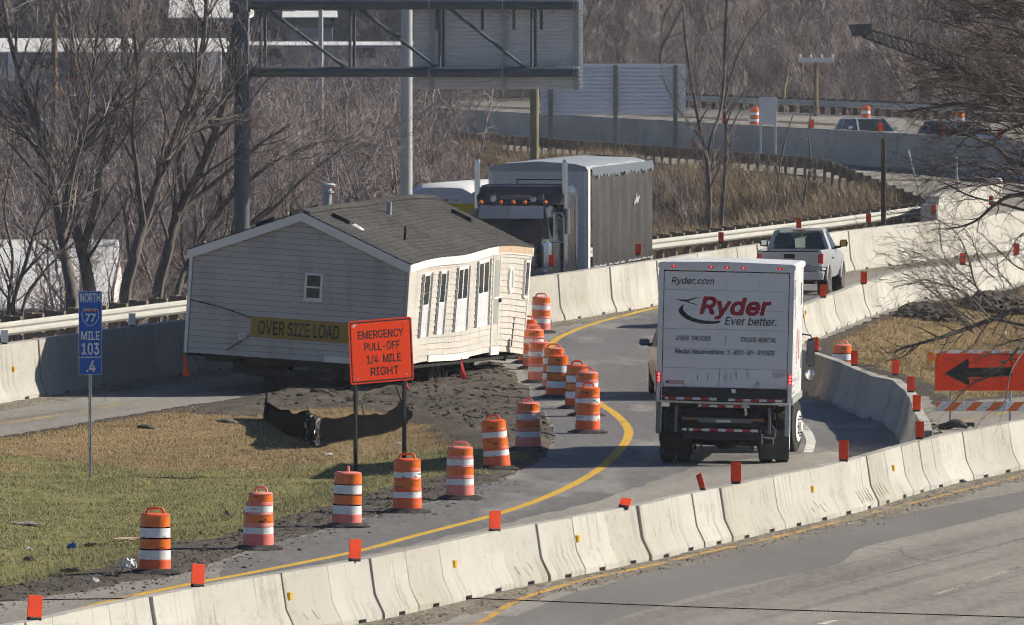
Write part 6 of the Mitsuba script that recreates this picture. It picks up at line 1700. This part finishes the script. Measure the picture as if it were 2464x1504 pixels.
# ---------------------------------------------------------------- far buildings on the left
def low_building(name, x0, x1, ytop, yeave, ybase, dist, label, roofm='white_roof', wallm='wall_grey', pilasters=()):
    s = FOC / dist
    o = far_at(x0, ytop, dist)
    M = frame((o[0], o[1], 0))
    W = (x1 - x0) / s
    zt, ze, zb = (CAM_H - (y + 78) / s for y in (ytop, yeave, ybase))
    t = thing(name, label, 'building')
    run = (zt - ze) * 2.2
    obj('roof', hull((-.3, 0, ze), (W + .3, 0, ze), (-.3, run, zt), (W + .3, run, zt), (-.3, run * 2, ze), (W + .3, run * 2, ze), (-.3, 0, ze - .06), (W + .3, 0, ze - .06)), roofm, t, M)
    obj('wall', box(0, W, .25, run * 2 - .25, zb - 3, ze - .03), wallm, t, M)
    for x in pilasters:
        xx = (x - x0) / s
        obj('door', box(xx - 8 / s, xx + 8 / s, .2, .26, zb - .2, ze - .06), 'white_roof', t, M)
    n = max(2, int(W / 5))
    for k in range(n):
        xx = W * (k + .5) / n
        obj('window', box(xx - .8, xx + .8, .22, .26, (zb + ze) / 2 - .3, (zb + ze) / 2 + .35), 'dark_glass', t, M)
low_building('warehouse', 535, 985, 100, 108, 150, 668, 'thin pale roof line of a building behind the gantry truss')
low_building('warehouse', -40, 530, 92, 124, 186, 640, 'long low building with a bright white roof behind the bare trees at left', pilasters=(27, 288, 512))
low_building('white_shed', -90, 246, 585, 742, 800, 292, 'bright white-roofed shed low behind the trees at the left edge', pilasters=())
low_building('upper_building', 415, 590, -60, 42, 100, 760, 'pale-roofed building far behind the branches left of the gantry column')
low_building('upper_building', 690, 800, 26, 41, 70, 700, 'small pale roof strip behind the twigs right of the gantry column')
t = thing('utility_pole', 'grey wooden utility pole among the bare trees at far left', 'utility pole')
p = far_at(131, 300, 400)
obj('pole', tube([(p[0], p[1], -3), (p[0], p[1], CAM_H - (30 + 78) * 400 / FOC)], [.135, .11], 10), 'old_wood', t)
t = thing('utility_pole', 'dark wooden utility pole crossing the white roof behind the left trees', 'utility pole')
p = far_at(300, 200, 420)
obj('pole', tube([(p[0], p[1], -3), (p[0], p[1], 14)], [.17, .13], 10), 'dark_wood', t)
p = far_at(337, 90, 620)
obj('sunlit_pole', tube([(p[0], p[1], -3), (p[0], p[1], 14)], [.13, .1], 10), 'treated_wood', label='thin sunlit tan pole rising above the white roof', cat_='pole')
t = thing('lamp_post', 'pale tall lamp post with a side arm behind the twigs right of the gantry column', 'lamp post')
p = far_at(772, 300, 420)
zt = CAM_H - (20 + 78) * 420 / FOC
obj('post', tube([(p[0], p[1], -3), (p[0], p[1], zt + .8)], [.11, .09], 12), 'pole_steel', t)
obj('arm', tube([(p[0], p[1], zt - .05), (p[0] - .7, p[1], zt), (p[0] - 1.35, p[1], zt - .05)], .045, 8), 'pole_steel', t)
obj('lamp_head', box(p[0] - 1.5, p[0] - .95, p[1] - .12, p[1] + .12, zt - .12, zt + .02, .03), 'pole_steel', t)
p = far_at(147, 222, 600)
s = 600 / FOC
obj('hydrant_marker', cat(box(p[0] - 8 * s, p[0] + 2 * s, p[1], p[1] + .1, p[2] - 16 * s, p[2] + 16 * s, .02), box(p[0] - 6 * s, p[0] + 11 * s, p[1] - .05, p[1] + .06, p[2] - 16 * s, p[2] + 2 * s, .02)), 'yellow_metal', label='small bright yellow machine part among the trees at upper left', cat_='machine')
p = far_at(983, 243, 520)
for k, y in enumerate((236, 248)):
    q = far_at(983, y, 520)
    obj('marker_panel', box(q[0] - .10, q[0] + .10, q[1], q[1] + .03, q[2] - .09, q[2] + .09, .01), 'marker_orange', label=f'{("upper", "lower")[k]} of two orange marker specks in the brush left of the light pole', cat_='marker panel')
p = far_at(170, 190, 560)
obj('marker_panel', box(p[0] - .25, p[0] + .25, p[1], p[1] + .03, p[2] - .12, p[2] + .12, .01), 'red_cloth', label='faint red panel behind the twigs at upper left', cat_='marker panel')

# ---------------------------------------------------------------- trees
def tubes(branches):
    """One mesh of tapered limbs: (points, radii) lists; thin ones get fewer sides."""
    vs, fs, at_ = [], [], 0
    for p, r in branches:
        n = 7 if r[0] > .06 else 5 if r[0] > .025 else 3
        m = tube(p, r, n, cap=False)
        vs.append(m.vertices); fs.append(m.faces + at_)
        at_ += len(m.vertices)
    return trimesh.Trimesh(np.vstack(vs), np.vstack(fs), process=False)

def sprout(rnd, pts, rad, level, out, P):
    """Side branches along a limb, and theirs in turn."""
    pts = np.asarray(pts, float)
    seg = np.linalg.norm(np.diff(pts, axis=0), axis=1)
    cum = np.concatenate([[0], np.cumsum(seg)])
    L = cum[-1]
    n = max(1, int(L * P['density'][level] * rnd.uniform(.8, 1.2)))
    for k in range(n):
        f = P['bare'][level] + (1 - P['bare'][level]) * (k + rnd.random()) / n
        d = f * L
        i = min(np.searchsorted(cum, d) - 1, len(seg) - 1); i = max(i, 0)
        u = (d - cum[i]) / (seg[i] + 1e-9)
        o = pts[i] * (1 - u) + pts[i + 1] * u
        r0 = np.interp(d, cum, rad)
        t = (pts[i + 1] - pts[i]) / (seg[i] + 1e-9)
        a = rnd.random(3) - .5
        side = a - t * a.dot(t)
        side /= np.linalg.norm(side) + 1e-9
        ang = rnd.uniform(*P['angle'])
        dr_ = t * math.cos(ang) + side * math.sin(ang) + np.array([0, 0, P['up']])
        if 'bias' in P:
            dr_ = dr_ + np.array(P['bias'])
        dr_ /= np.linalg.norm(dr_)
        Lb = P['length'][level] * rnd.uniform(.55, 1.25) * (1 - .55 * f)
        r1 = min(r0 * .6, P['radius'][level])
        m = P['steps'][level]
        q = [o]
        rr = [r1]
        for s in range(m):
            dr_ = dr_ + (rnd.random(3) - .5) * P['wiggle'] + np.array([0, 0, P['up'] * .25])
            dr_ /= np.linalg.norm(dr_)
            q.append(q[-1] + dr_ * Lb / m)
            rr.append(max(P['thin'], r1 * (1 - .85 * (s + 1) / m)))
        out.append((level, np.array(q), np.array(rr)))
        if level + 1 < len(P['density']):
            sprout(rnd, q, rr, level + 1, out, P)

STD = dict(density=(1.9, 2.6, 3.6), bare=(.25, .15, .1), angle=(.45, .95), up=.16, length=(2.6, 1.3, .65), radius=(.05, .02, .009), steps=(6, 4, 2), wiggle=.38, thin=.0045)

def limb(p0, p1, r0, r1, rnd, n=9, wob=.05, arc=0.0):
    p0, p1 = np.array(p0, float), np.array(p1, float)
    f = np.linspace(0, 1, n)[:, None]
    L = np.linalg.norm(p1 - p0)
    w = np.cumsum(rnd.normal(size=(n, 3)) * wob * L / n ** .5 * .35, 0)
    w -= w[0] + (w[-1] - w[0]) * f
    return p0 + (p1 - p0) * f + w + np.array([0, 0, arc]) * (f * (1 - f)), np.linspace(r0, r1, n)

def tree_from(stems, P, seed, label, group=None, name='tree', bark='bark', twig='twig', cat_='tree'):
    """stems: (points, radii) world limbs drawn by hand; the rest sprouts from them."""
    rnd = np.random.default_rng(seed)
    t = thing(name, label, cat_, group)
    big, small = [], []
    for pts, rad in stems:
        big.append((np.asarray(pts, float), np.asarray(rad, float)))
        out = []
        sprout(rnd, pts, rad, 0, out, P)
        for lv, q, r in out:
            (big if lv == 0 else small).append((q, r))
    obj('trunk', tubes(big), bark, t, smooth=True)
    obj('crown', tubes(small), twig, t, smooth=False)
    return t

def stem_px(pts, dist, r0, r1, rnd, depth=0.0, n=5, base_z=None):
    """A limb through frame points at a distance, wandering in depth."""
    w = [far_at(x, y, dist + depth * (k / max(1, len(pts) - 1)) + rnd.normal() * .15) for k, (x, y) in enumerate(pts)]
    if base_z is not None:
        w = [np.array([w[0][0], w[0][1], base_z])] + w
    q = smooth_line([tuple(a) for a in w], n)
    return q, np.linspace(r0, r1, len(q))
rt = np.random.default_rng(31)
LEFTG = 'bare multi-stemmed trees behind the guardrail at left'
S = lambda pts, d, r0, r1, dep=0.0, bz=None: stem_px(pts, d, r0, r1, rt, dep, base_z=bz)
PL = dict(STD, density=(2.6, 3.6, 5.5), length=(3.0, 1.5, .75), thin=.005)
tree_from([S([(172, 720), (160, 640), (140, 520), (118, 400), (80, 280), (30, 120), (0, -40)], 264, .17, .045, 1, -1.2), S([(150, 560), (172, 420), (205, 300), (225, 150), (250, -30)], 264, .10, .03, -1),
           S([(132, 470), (175, 380), (240, 300), (300, 180), (330, 60)], 264.5, .07, .02, 1.5)], PL, 41, 'dark-stemmed bare tree left of the blue sign, its trunk leaning left', LEFTG)
tree_from([S([(216, 720), (205, 640), (182, 540), (178, 400), (185, 260), (172, 100), (150, -60)], 268, .19, .05, 0, -1.2), S([(200, 600), (230, 480), (250, 360), (290, 240), (350, 100), (380, -30)], 268, .10, .03, 2), S([(184, 480), (120, 380), (60, 300), (-20, 220)], 268, .07, .02, 1)], PL, 42,
          'forked bare tree straight behind the blue sign', LEFTG)
tree_from([S([(300, 715), (322, 620), (345, 540), (372, 460), (420, 330), (462, 220), (490, 90), (500, -60)], 266, .17, .045, 1, -1.2), S([(345, 540), (330, 420), (318, 300), (330, 160), (310, 0)], 266, .08, .025, -1), S([(400, 390), (452, 330), (520, 260), (580, 180)], 266.5, .07, .02, 1.5)], PL, 43,
          'bare tree with thick slanting trunks just right of the blue sign', LEFTG)
tree_from([S([(378, 712), (402, 610), (425, 520), (470, 430), (512, 330), (540, 230), (560, 100), (570, -60)], 270, .16, .045, 0, -1.2), S([(425, 520), (480, 470), (540, 420), (620, 350), (700, 300)], 270, .08, .02, 1), S([(440, 490), (430, 380), (446, 250), (430, 100)], 270, .07, .02, -1)], PL, 44,
          'bare tree leaning right towards the gantry column', LEFTG)
tree_from([S([(425, 712), (470, 600), (520, 520), (590, 440), (680, 380), (760, 345), (850, 330)], 273, .10, .02, 2, -1.2), S([(440, 680), (500, 610), (570, 560), (660, 500), (730, 430), (830, 350)], 273, .08, .02, 1.5)], PL, 45, 'low spreading bare tree reaching right behind the gantry column', LEFTG)
tree_from([S([(30, 740), (60, 640), (90, 540), (130, 470), (170, 400)], 258, .07, .02, 0, -1.0), S([(20, 740), (30, 620), (10, 500), (30, 380)], 258, .06, .015, 0, -1.0), S([(55, 740), (100, 660), (160, 600), (210, 560)], 258, .05, .012, 0, -1.0), S([(-10, 740), (-30, 600), (0, 450)], 258, .05, .012, 0, -1.0)], dict(PL, length=(2.0, 1.0, .5)), 46,
          'pale thin-stemmed shrubby tree at the left edge in front of the white shed', LEFTG)
# trees in the brush right of the trailer
GC = 'slender bare trees in the dry brush right of the trailer'
PC = dict(STD, density=(2.0, 3.0, 4.5), length=(1.9, .9, .45), radius=(.035, .014, .008), up=.22)
tree_from([S([(1705, 540), (1706, 470), (1700, 380), (1688, 330), (1668, 220), (1650, 100), (1640, -40)], 346, .10, .03, 0, -1.4), S([(1702, 390), (1712, 330), (1735, 260), (1745, 130), (1752, -40)], 346, .075, .03, 1), S([(1695, 350), (1660, 300), (1625, 250), (1590, 180)], 346, .04, .012, .5), S([(1700, 420), (1740, 380), (1765, 330)], 346, .03, .01)], PC, 51,
          'bare tree with several slender stems, foremost in the brush', GC)
tree_from([S([(1735, 545), (1742, 440), (1748, 330), (1740, 230), (1743, 120), (1750, -60)], 350, .085, .035, 0, -1.4), S([(1742, 250), (1760, 180), (1790, 100), (1840, 30), (1880, -20)], 350, .045, .014), S([(1744, 300), (1765, 260), (1800, 200)], 350, .03, .01)], PC, 52, 'dark upright bare tree just behind the foremost one in the brush', GC)
tree_from([S([(1853, 560), (1868, 470), (1880, 380), (1900, 300), (1915, 260)], 352, .05, .012, 0, -1.4), S([(1868, 470), (1845, 420), (1820, 380)], 352, .025, .008)], dict(PC, length=(1.1, .6, .3)), 53, 'small thin bare tree behind the pickup, left one', GC)
tree_from([S([(1925, 550), (1936, 470), (1950, 390), (1945, 310), (1960, 240)], 356, .055, .014, 0, -1.4), S([(1940, 440), (1975, 380), (2000, 340)], 356, .03, .008)], dict(PC, length=(1.3, .6, .3)), 54, 'small thin bare tree behind the pickup, right one', GC)
tree_from([S([(1886, 240), (1895, 170), (1902, 100), (1905, 40)], 585, .09, .03, 0, -1.0), S([(1893, 180), (1915, 140), (1930, 110)], 585, .05, .02)], dict(PC, thin=.010), 55, 'pale birch-like trunk standing against the distant woods', GC, bark='treated_wood')
for k, (pp_, dd) in enumerate((([(1392, 130), (1400, 80), (1420, 30), (1440, -40)], 560), ([(1590, 130), (1610, 80), (1640, 20), (1660, -40)], 575), ([(1595, 60), (1620, 0)], 580))):
    tree_from([S(pp_, dd, .14, .05, 0, 2.0)], dict(PC, thin=.010, length=(2.6, 1.2, .6)), 60 + k, f'dark bare trunk at the foot of the distant woods, {ordinal(k + 1)} from the left', GC)
# the tree whose boughs hang into the picture from the right
PR = dict(density=(9.0, 8.0, 8.5), bare=(.12, .1, .1), angle=(.4, 1.0), up=.02, length=(.62, .30, .15), radius=(.008, .004, .0026), steps=(6, 4, 3), wiggle=.6, thin=.0016, bias=(-.25, 0, 0))
R_ = lambda pts, r0, r1, d=101.0, dep=0.0: stem_px(pts, d, r0, r1, rt, dep)
boughs = [R_([(2700, 760), (2464, 748), (2395, 766), (2300, 800), (2230, 822), (2160, 842), (2105, 880)], .034, .005),
          R_([(2460, 752), (2390, 740), (2350, 690), (2330, 620), (2300, 560), (2240, 520)], .016, .003, 101, .4), R_([(2380, 765), (2340, 720), (2290, 690), (2220, 680), (2150, 690)], .012, .003, 101, -.4),
          R_([(2700, 780), (2500, 800), (2440, 850), (2395, 895), (2330, 930), (2280, 985)], .022, .004, 100), R_([(2464, 840), (2430, 900), (2420, 960), (2390, 1000)], .012, .003, 100.5),
          R_([(2700, 470), (2464, 468), (2400, 488), (2350, 530), (2300, 548), (2240, 552)], .026, .004, 102), R_([(2400, 488), (2330, 470), (2270, 440), (2180, 420), (2140, 400)], .012, .003, 102),
          R_([(2700, 400), (2464, 395), (2390, 350), (2310, 320), (2240, 312)], .030, .004, 103), R_([(2500, 420), (2420, 405), (2360, 440), (2290, 455)], .012, .003, 102.5),
          R_([(2700, 290), (2464, 262), (2380, 262), (2300, 250), (2220, 262), (2150, 272)], .045, .005, 103), R_([(2500, 250), (2400, 200), (2320, 170), (2230, 140), (2170, 150)], .026, .004, 103.5),
          R_([(2700, 180), (2464, 130), (2380, 90), (2290, 60), (2200, 40)], .028, .004, 104), R_([(2700, 60), (2464, 40), (2370, 15), (2280, -10)], .024, .004, 104),
          R_([(2600, 300), (2464, 300), (2400, 320), (2330, 300), (2260, 330)], .022, .004, 102), R_([(2550, 640), (2464, 650), (2400, 600), (2360, 560)], .012, .003, 101.5),
          R_([(2550, 560), (2464, 560), (2420, 620), (2380, 650)], .010, .003, 101.5)]
for k in range(20):
    y0 = rt.uniform(-40, 330)
    xe, ye = rt.uniform(2170, 2400), y0 + rt.uniform(-70, 60)
    boughs.append(R_([(2600, y0 + rt.uniform(-30, 60)), (2480, y0 + 12), ((2480 + xe) / 2, (y0 + ye) / 2 + rt.uniform(-18, 18)), (xe, ye)], .014, .0025, rt.uniform(99, 106)))
for k in range(10):
    y0 = rt.uniform(620, 790)
    xs0 = rt.uniform(2300, 2470)
    boughs.append(R_([(xs0 + 30, y0 + 30), (xs0, y0), (xs0 - rt.uniform(40, 110), y0 - rt.uniform(60, 110)), (xs0 - rt.uniform(110, 230), y0 - rt.uniform(70, 190))], .008, .002, rt.uniform(99, 103)))
for k in range(6):
    y0 = rt.uniform(360, 470)
    boughs.append(R_([(2560, y0 + 20), (2440, y0), (2330, y0 + rt.uniform(-30, 30)), (2200, y0 + rt.uniform(-50, 40))], .012, .002, rt.uniform(99, 104)))
trunkR = [stem_px([(3300, 1900), (3250, 1200), (3150, 800), (2900, 500), (2700, 300)], 102, .22, .05, rt)]
rnd = np.random.default_rng(77)
tR = thing('overhanging_tree', 'bare tree outside the frame whose dark twiggy boughs hang in from the right', 'tree')
bigR, midR, smallR = [], [], []
joins = [(np.array([trunkR[0][0][int(f * (len(trunkR[0][0]) - 1))], b[0][0]]), np.array([.05, b[1][0]])) for b, f in zip(boughs[:16], np.linspace(.35, 1, 16))]
bigR += trunkR + joins
for k, (q, r) in enumerate(boughs):
    bigR.append((q, r))
    out = []
    Pk = dict(PR)
    if 9 <= k <= 13 or k == 7 or 16 <= k < 36:
        Pk.update(density=(10, 8.5, 8.5), length=(.75, .38, .19), up=.14)
    sprout(rnd, q, r, 0, out, Pk)
    for lv, a, b in out:
        (midR if lv == 0 else smallR).append((a, b))
obj('trunk', tubes(bigR), 'bark', tR, smooth=True)
obj('boughs', tubes(midR), 'twig_dark', tR, kind='stuff')
obj('crown', tubes(smallR), 'twig_dark', tR)

# ---------------------------------------------------------------- woods and brush (masses): a few models, many copies
def model_tree(seed, h, P, r0=.14, stems=1, lean=.10):
    rnd = np.random.default_rng(seed)
    br = []
    for s in range(stems):
        top = np.array([rnd.normal() * h * lean, rnd.normal() * h * lean, h * rnd.uniform(.85, 1.0)])
        q, r = limb((rnd.normal() * .2, rnd.normal() * .2, -1.0), top, r0, .02, rnd, 11, .13)
        br.append((q, r))
        out = []
        sprout(rnd, q, r, 0, out, P)
        br += [(a, b) for _, a, b in out]
    return tubes(br)
PF = dict(density=(3.4, 2.6, 2.0), bare=(.10, .1, .1), angle=(.4, 1.0), up=.22, length=(3.6, 1.7, .9), radius=(.045, .024, .018), steps=(4, 3, 2), wiggle=.45, thin=.013)
for k in range(4):
    scene[f'wood_model_{k}'] = {'type': 'shapegroup', 'tree': mikit.ply(model_tree(100 + k, 11 + 1.3 * k, PF, .07), 'twig')}
PM_ = dict(density=(2.6, 3.0, 3.2), bare=(.10, .1, .1), angle=(.5, 1.25), up=.12, length=(2.4, 1.2, .6), radius=(.03, .013, .008), steps=(5, 3, 2), wiggle=.62, thin=.005)
for k in range(4):
    scene[f'thicket_model_{k}'] = {'type': 'shapegroup', 'tree': mikit.ply(model_tree(200 + k, 5.0 + .7 * k, PM_, .06, 3, .30), 'twig')}
def shrub(seed, h, n, spread, r, P):
    rnd = np.random.default_rng(seed)
    br = []
    for _ in range(n):
        a, e = rnd.random() * 6.28, rnd.uniform(.1, spread)
        L = h * rnd.uniform(.6, 1.1)
        b = np.array([math.cos(a) * .3 * rnd.random(), math.sin(a) * .3 * rnd.random(), -.1])
        q, rr = limb(b, b + np.array([math.cos(a) * math.sin(e), math.sin(a) * math.sin(e), math.cos(e)]) * L, r, .004, rnd, 6, .1)
        br.append((q, rr))
        out = []
        sprout(rnd, q, rr, 0, out, P)
        br += [(x, y) for _, x, y in out]
    return tubes(br)
PS = dict(density=(4.5, 4.5), bare=(.25, .1), angle=(.35, .8), up=.15, length=(.9, .4), radius=(.010, .006), steps=(3, 2), wiggle=.4, thin=.0045)
for k in range(3):
    scene[f'shrub_model_{k}'] = {'type': 'shapegroup', 'shrub': mikit.ply(shrub(300 + k, 2.3, 11, .7, .012, PS), 'twig')}
def grass_clump(seed, n, h):
    rnd = np.random.default_rng(seed)
    v, f = [], []
    for _ in range(n):
        a, e = rnd.random() * 6.28, abs(rnd.normal()) * .35
        b = np.array([rnd.normal() * .35, rnd.normal() * .35, -.05])
        L = h * rnd.uniform(.5, 1.1)
        d = np.array([math.cos(a) * math.sin(e), math.sin(a) * math.sin(e), math.cos(e)])
        w = np.array([-math.sin(a), math.cos(a), 0]) * .010
        m_ = b + d * L * .6
        tip = b + d * L + np.array([math.cos(a), math.sin(a), -.4]) * L * .15
        k = len(v)
        v += [b - w, b + w, m_ + w * .8, m_ - w * .8, tip]
        f += [(k, k + 1, k + 2), (k, k + 2, k + 3), (k + 3, k + 2, k + 4)]
    return trimesh.Trimesh(np.array(v), np.array(f), process=False)
for k in range(3):
    scene[f'dry_grass_model_{k}'] = {'type': 'shapegroup', 'clump': mikit.ply(grass_clump(400 + k, 420, 1.15), 'dry_grass')}
rw = np.random.default_rng(9)
def scatter(name, models, places, label, cat_, smin, smax, zoff=0.0):
    tag(name, label, cat_, kind='stuff')
    for k, (x, y) in enumerate(places):
        z = float(ground_z(np.array(x), np.array(y)))
        s = rw.uniform(smin, smax)
        a = rw.random() * 360
        scene[f'{name}__{k + 1:03d}'] = {'type': 'instance', 'group': {'type': 'ref', 'id': f'{models}_{rw.integers(0, 4 if models[:2] in ("wo", "th") else 3)}'},
                                         'to_world': T().translate([x, y, z + zoff]).rotate([0, 0, 1], a).scale([s, s, s * rw.uniform(.85, 1.15)])}
places = []
for row, dist in enumerate(np.geomspace(566, 940, 27)):
    half = 1232 / FOC * dist + 5
    nn = int(2 * half / 3.1)
    for k in range(nn):
        x = -half + 2 * half * (k + rw.uniform(.1, .9)) / nn
        y = dist + rw.normal() * 6
        if far_side(x, y) < -22.5:
            places.append((x, y))
under = []
for _ in range(420):
    y = 548 + 130 * rw.random() ** 1.3
    half = 1232 / FOC * y + 3
    x = rw.uniform(-half, half)
    if far_side(x, y) < -21.5:
        under.append((x, y))
scatter('undergrowth', 'shrub_model', under, 'grey-brown leafless undergrowth at the foot of the wooded hillside', 'brush', 1.4, 2.8)
scatter('woods', 'wood_model', places, 'purple-brown leafless woods covering the hillside across the top', 'woods', .8, 1.25)
places = []
for dist in np.geomspace(276, 540, 17):
    x_l, x_r = -1260 / FOC * dist, (1090 - 1232) / FOC * dist
    nn = int((x_r - x_l) / 2.3)
    for k in range(nn):
        x = x_l + (x_r - x_l) * (k + rw.uniform(0, 1)) / nn
        y = dist + rw.normal() * 4
        gxx = np.interp(y, [p[1] for p in GUARD], [p[0] for p in GUARD])
        if x < gxx - 2.5:
            places.append((x, y))
tag('thicket', 'dense reddish-brown thicket of bare saplings behind the guardrail at left', 'thicket', kind='stuff')
for k, (x, y) in enumerate(places):
    z = float(ground_z(np.array(x), np.array(y)))
    m_ = int(rw.integers(0, 4))
    sight = 318 if x / y * FOC < -720 else 205 if x / y * FOC < -640 else 195   # how high the saplings grow: lower at the far left
    hmax = max(1.6, CAM_H - sight * y / FOC - z + rw.normal() * .35)
    s = min(rw.uniform(.75, 1.2), hmax / (5.0 + .7 * m_))
    scene[f'thicket__{k + 1:03d}'] = {'type': 'instance', 'group': {'type': 'ref', 'id': f'thicket_model_{m_}'}, 'to_world': T().translate([x, y, z]).rotate([0, 0, 1], rw.random() * 360).scale([max(s, .7), max(s, .7), s])}
places, gplaces = [], []
for _ in range(3400):
    y = rw.uniform(262, 500)
    gxx = np.interp(y, [p[1] for p in GUARD], [p[0] for p in GUARD]) if y < 361 else 14 + (y - 361) * .2
    x = rw.uniform(-26, 20)
    if x > gxx - 1.2:
        continue
    if y > 340 and far_side(x, y) < 9.3:
        continue
    xp = 1232 + FOC * x / y
    if xp < -60 or xp > 2520:
        continue
    dens = .75 if xp < 1100 else .26
    if rw.random() < dens * .22:
        places.append((x, y))
    elif xp > 1000 and rw.random() < .95:
        gplaces.append((x, y))
scatter('brush', 'shrub_model', places, 'tangled low brush of thin bare stems on the bank behind the guardrail', 'brush', .6, 1.15)
scatter('tall_grass', 'dry_grass_model', gplaces, 'tawny dry tall grass on the bank behind the trailer and the guardrail', 'grass', .7, 1.3)

# ---------------------------------------------------------------- grass blades on the islands
def blades(name, poly, n, keep, m, label, hmin, hmax, width, seed):
    r = np.random.default_rng(seed)
    b = poly.bounds
    x = r.uniform(max(b[0], -15), min(b[2], 16), n * 3)
    y = r.uniform(max(b[1], 144), b[3], n * 3)
    ok = shapely.contains(poly, shapely.points(x, y))
    x, y = x[ok], y[ok]
    ix = np.clip(np.searchsorted(xs, x) - 1, 0, len(xs) - 2); iy = np.clip(np.searchsorted(ys, y) - 1, 0, len(ys) - 2)
    ax, ay = (x - xs[ix]) / (xs[ix + 1] - xs[ix]), (y - ys[iy]) / (ys[iy + 1] - ys[iy])
    bil = lambda A: (A[ix, iy] * (1 - ax) + A[ix + 1, iy] * ax) * (1 - ay) + (A[ix, iy + 1] * (1 - ax) + A[ix + 1, iy + 1] * ax) * ay
    z, d, t = bil(Z), bil(dirt), bil(dry)
    patchy = meshkit.fbm(np.stack([x * 1.6, y * .7, x * 0], 1), 3, seed)
    k = keep(d, t, patchy, r.random(len(x)))
    x, y, z = x[k][:n], y[k][:n], z[k][:n]
    n = len(x)
    a, h = r.random(n) * 6.28, r.uniform(hmin, hmax, n)
    lean = r.normal(size=(n, 2)) * .45
    w = np.stack([np.cos(a), np.sin(a), a * 0], 1) * width / 2
    p = np.stack([x, y, z - .01], 1)
    tip = p + np.stack([lean[:, 0] * h, lean[:, 1] * h, h], 1)
    v = np.stack([p - w, p + w, tip], 1).reshape(-1, 3)
    obj(name, trimesh.Trimesh(v, np.arange(3 * n).reshape(-1, 3), process=False), m, kind='stuff', label=label, cat_='grass')
blades('green_grass', MEDIAN, 70000, lambda d, t, p, u: (d < .5 - .3 * (p - .5)) & (u > .15 + .8 * t) & (p > .36), 'grass_green', 'short greenish grass on the island around the sign posts', .03, .085, .012, 1)
blades('dry_short_grass', MEDIAN, 75000, lambda d, t, p, u: (d < .62) & (u < .28 + .7 * t), 'grass_tan', 'straw-coloured dry grass on the island left of the silt fence', .03, .075, .012, 2)
blades('island_grass', RIGHT_ISLAND, 30000, lambda d, t, p, u: (d < .6) & (u < .8), 'grass_tan', 'olive-tan grass on the island at right behind the arrow board', .05, .12, .016, 3)

# ---------------------------------------------------------------- the thin spring haze over the whole place
scene['haze_air'] = {'type': 'homogeneous', 'albedo': {'type': 'rgb', 'value': [0.94, 0.95, 0.96]}, 'sigma_t': {'type': 'rgb', 'value': [0.000095, 0.000102, 0.000116]}}
scene['clear_boundary'] = {'type': 'null'}
scene['haze'] = {'type': 'cube', 'to_world': T().translate([0, 740, 37]).scale([300, 790, 43]), 'bsdf': {'type': 'ref', 'id': 'clear_boundary'}, 'interior': {'type': 'ref', 'id': 'haze_air'}}
tag('haze', 'thin pale haze in the air over the whole place', 'haze', kind='stuff')
scene['camera']['medium'] = {'type': 'ref', 'id': 'haze_air'}
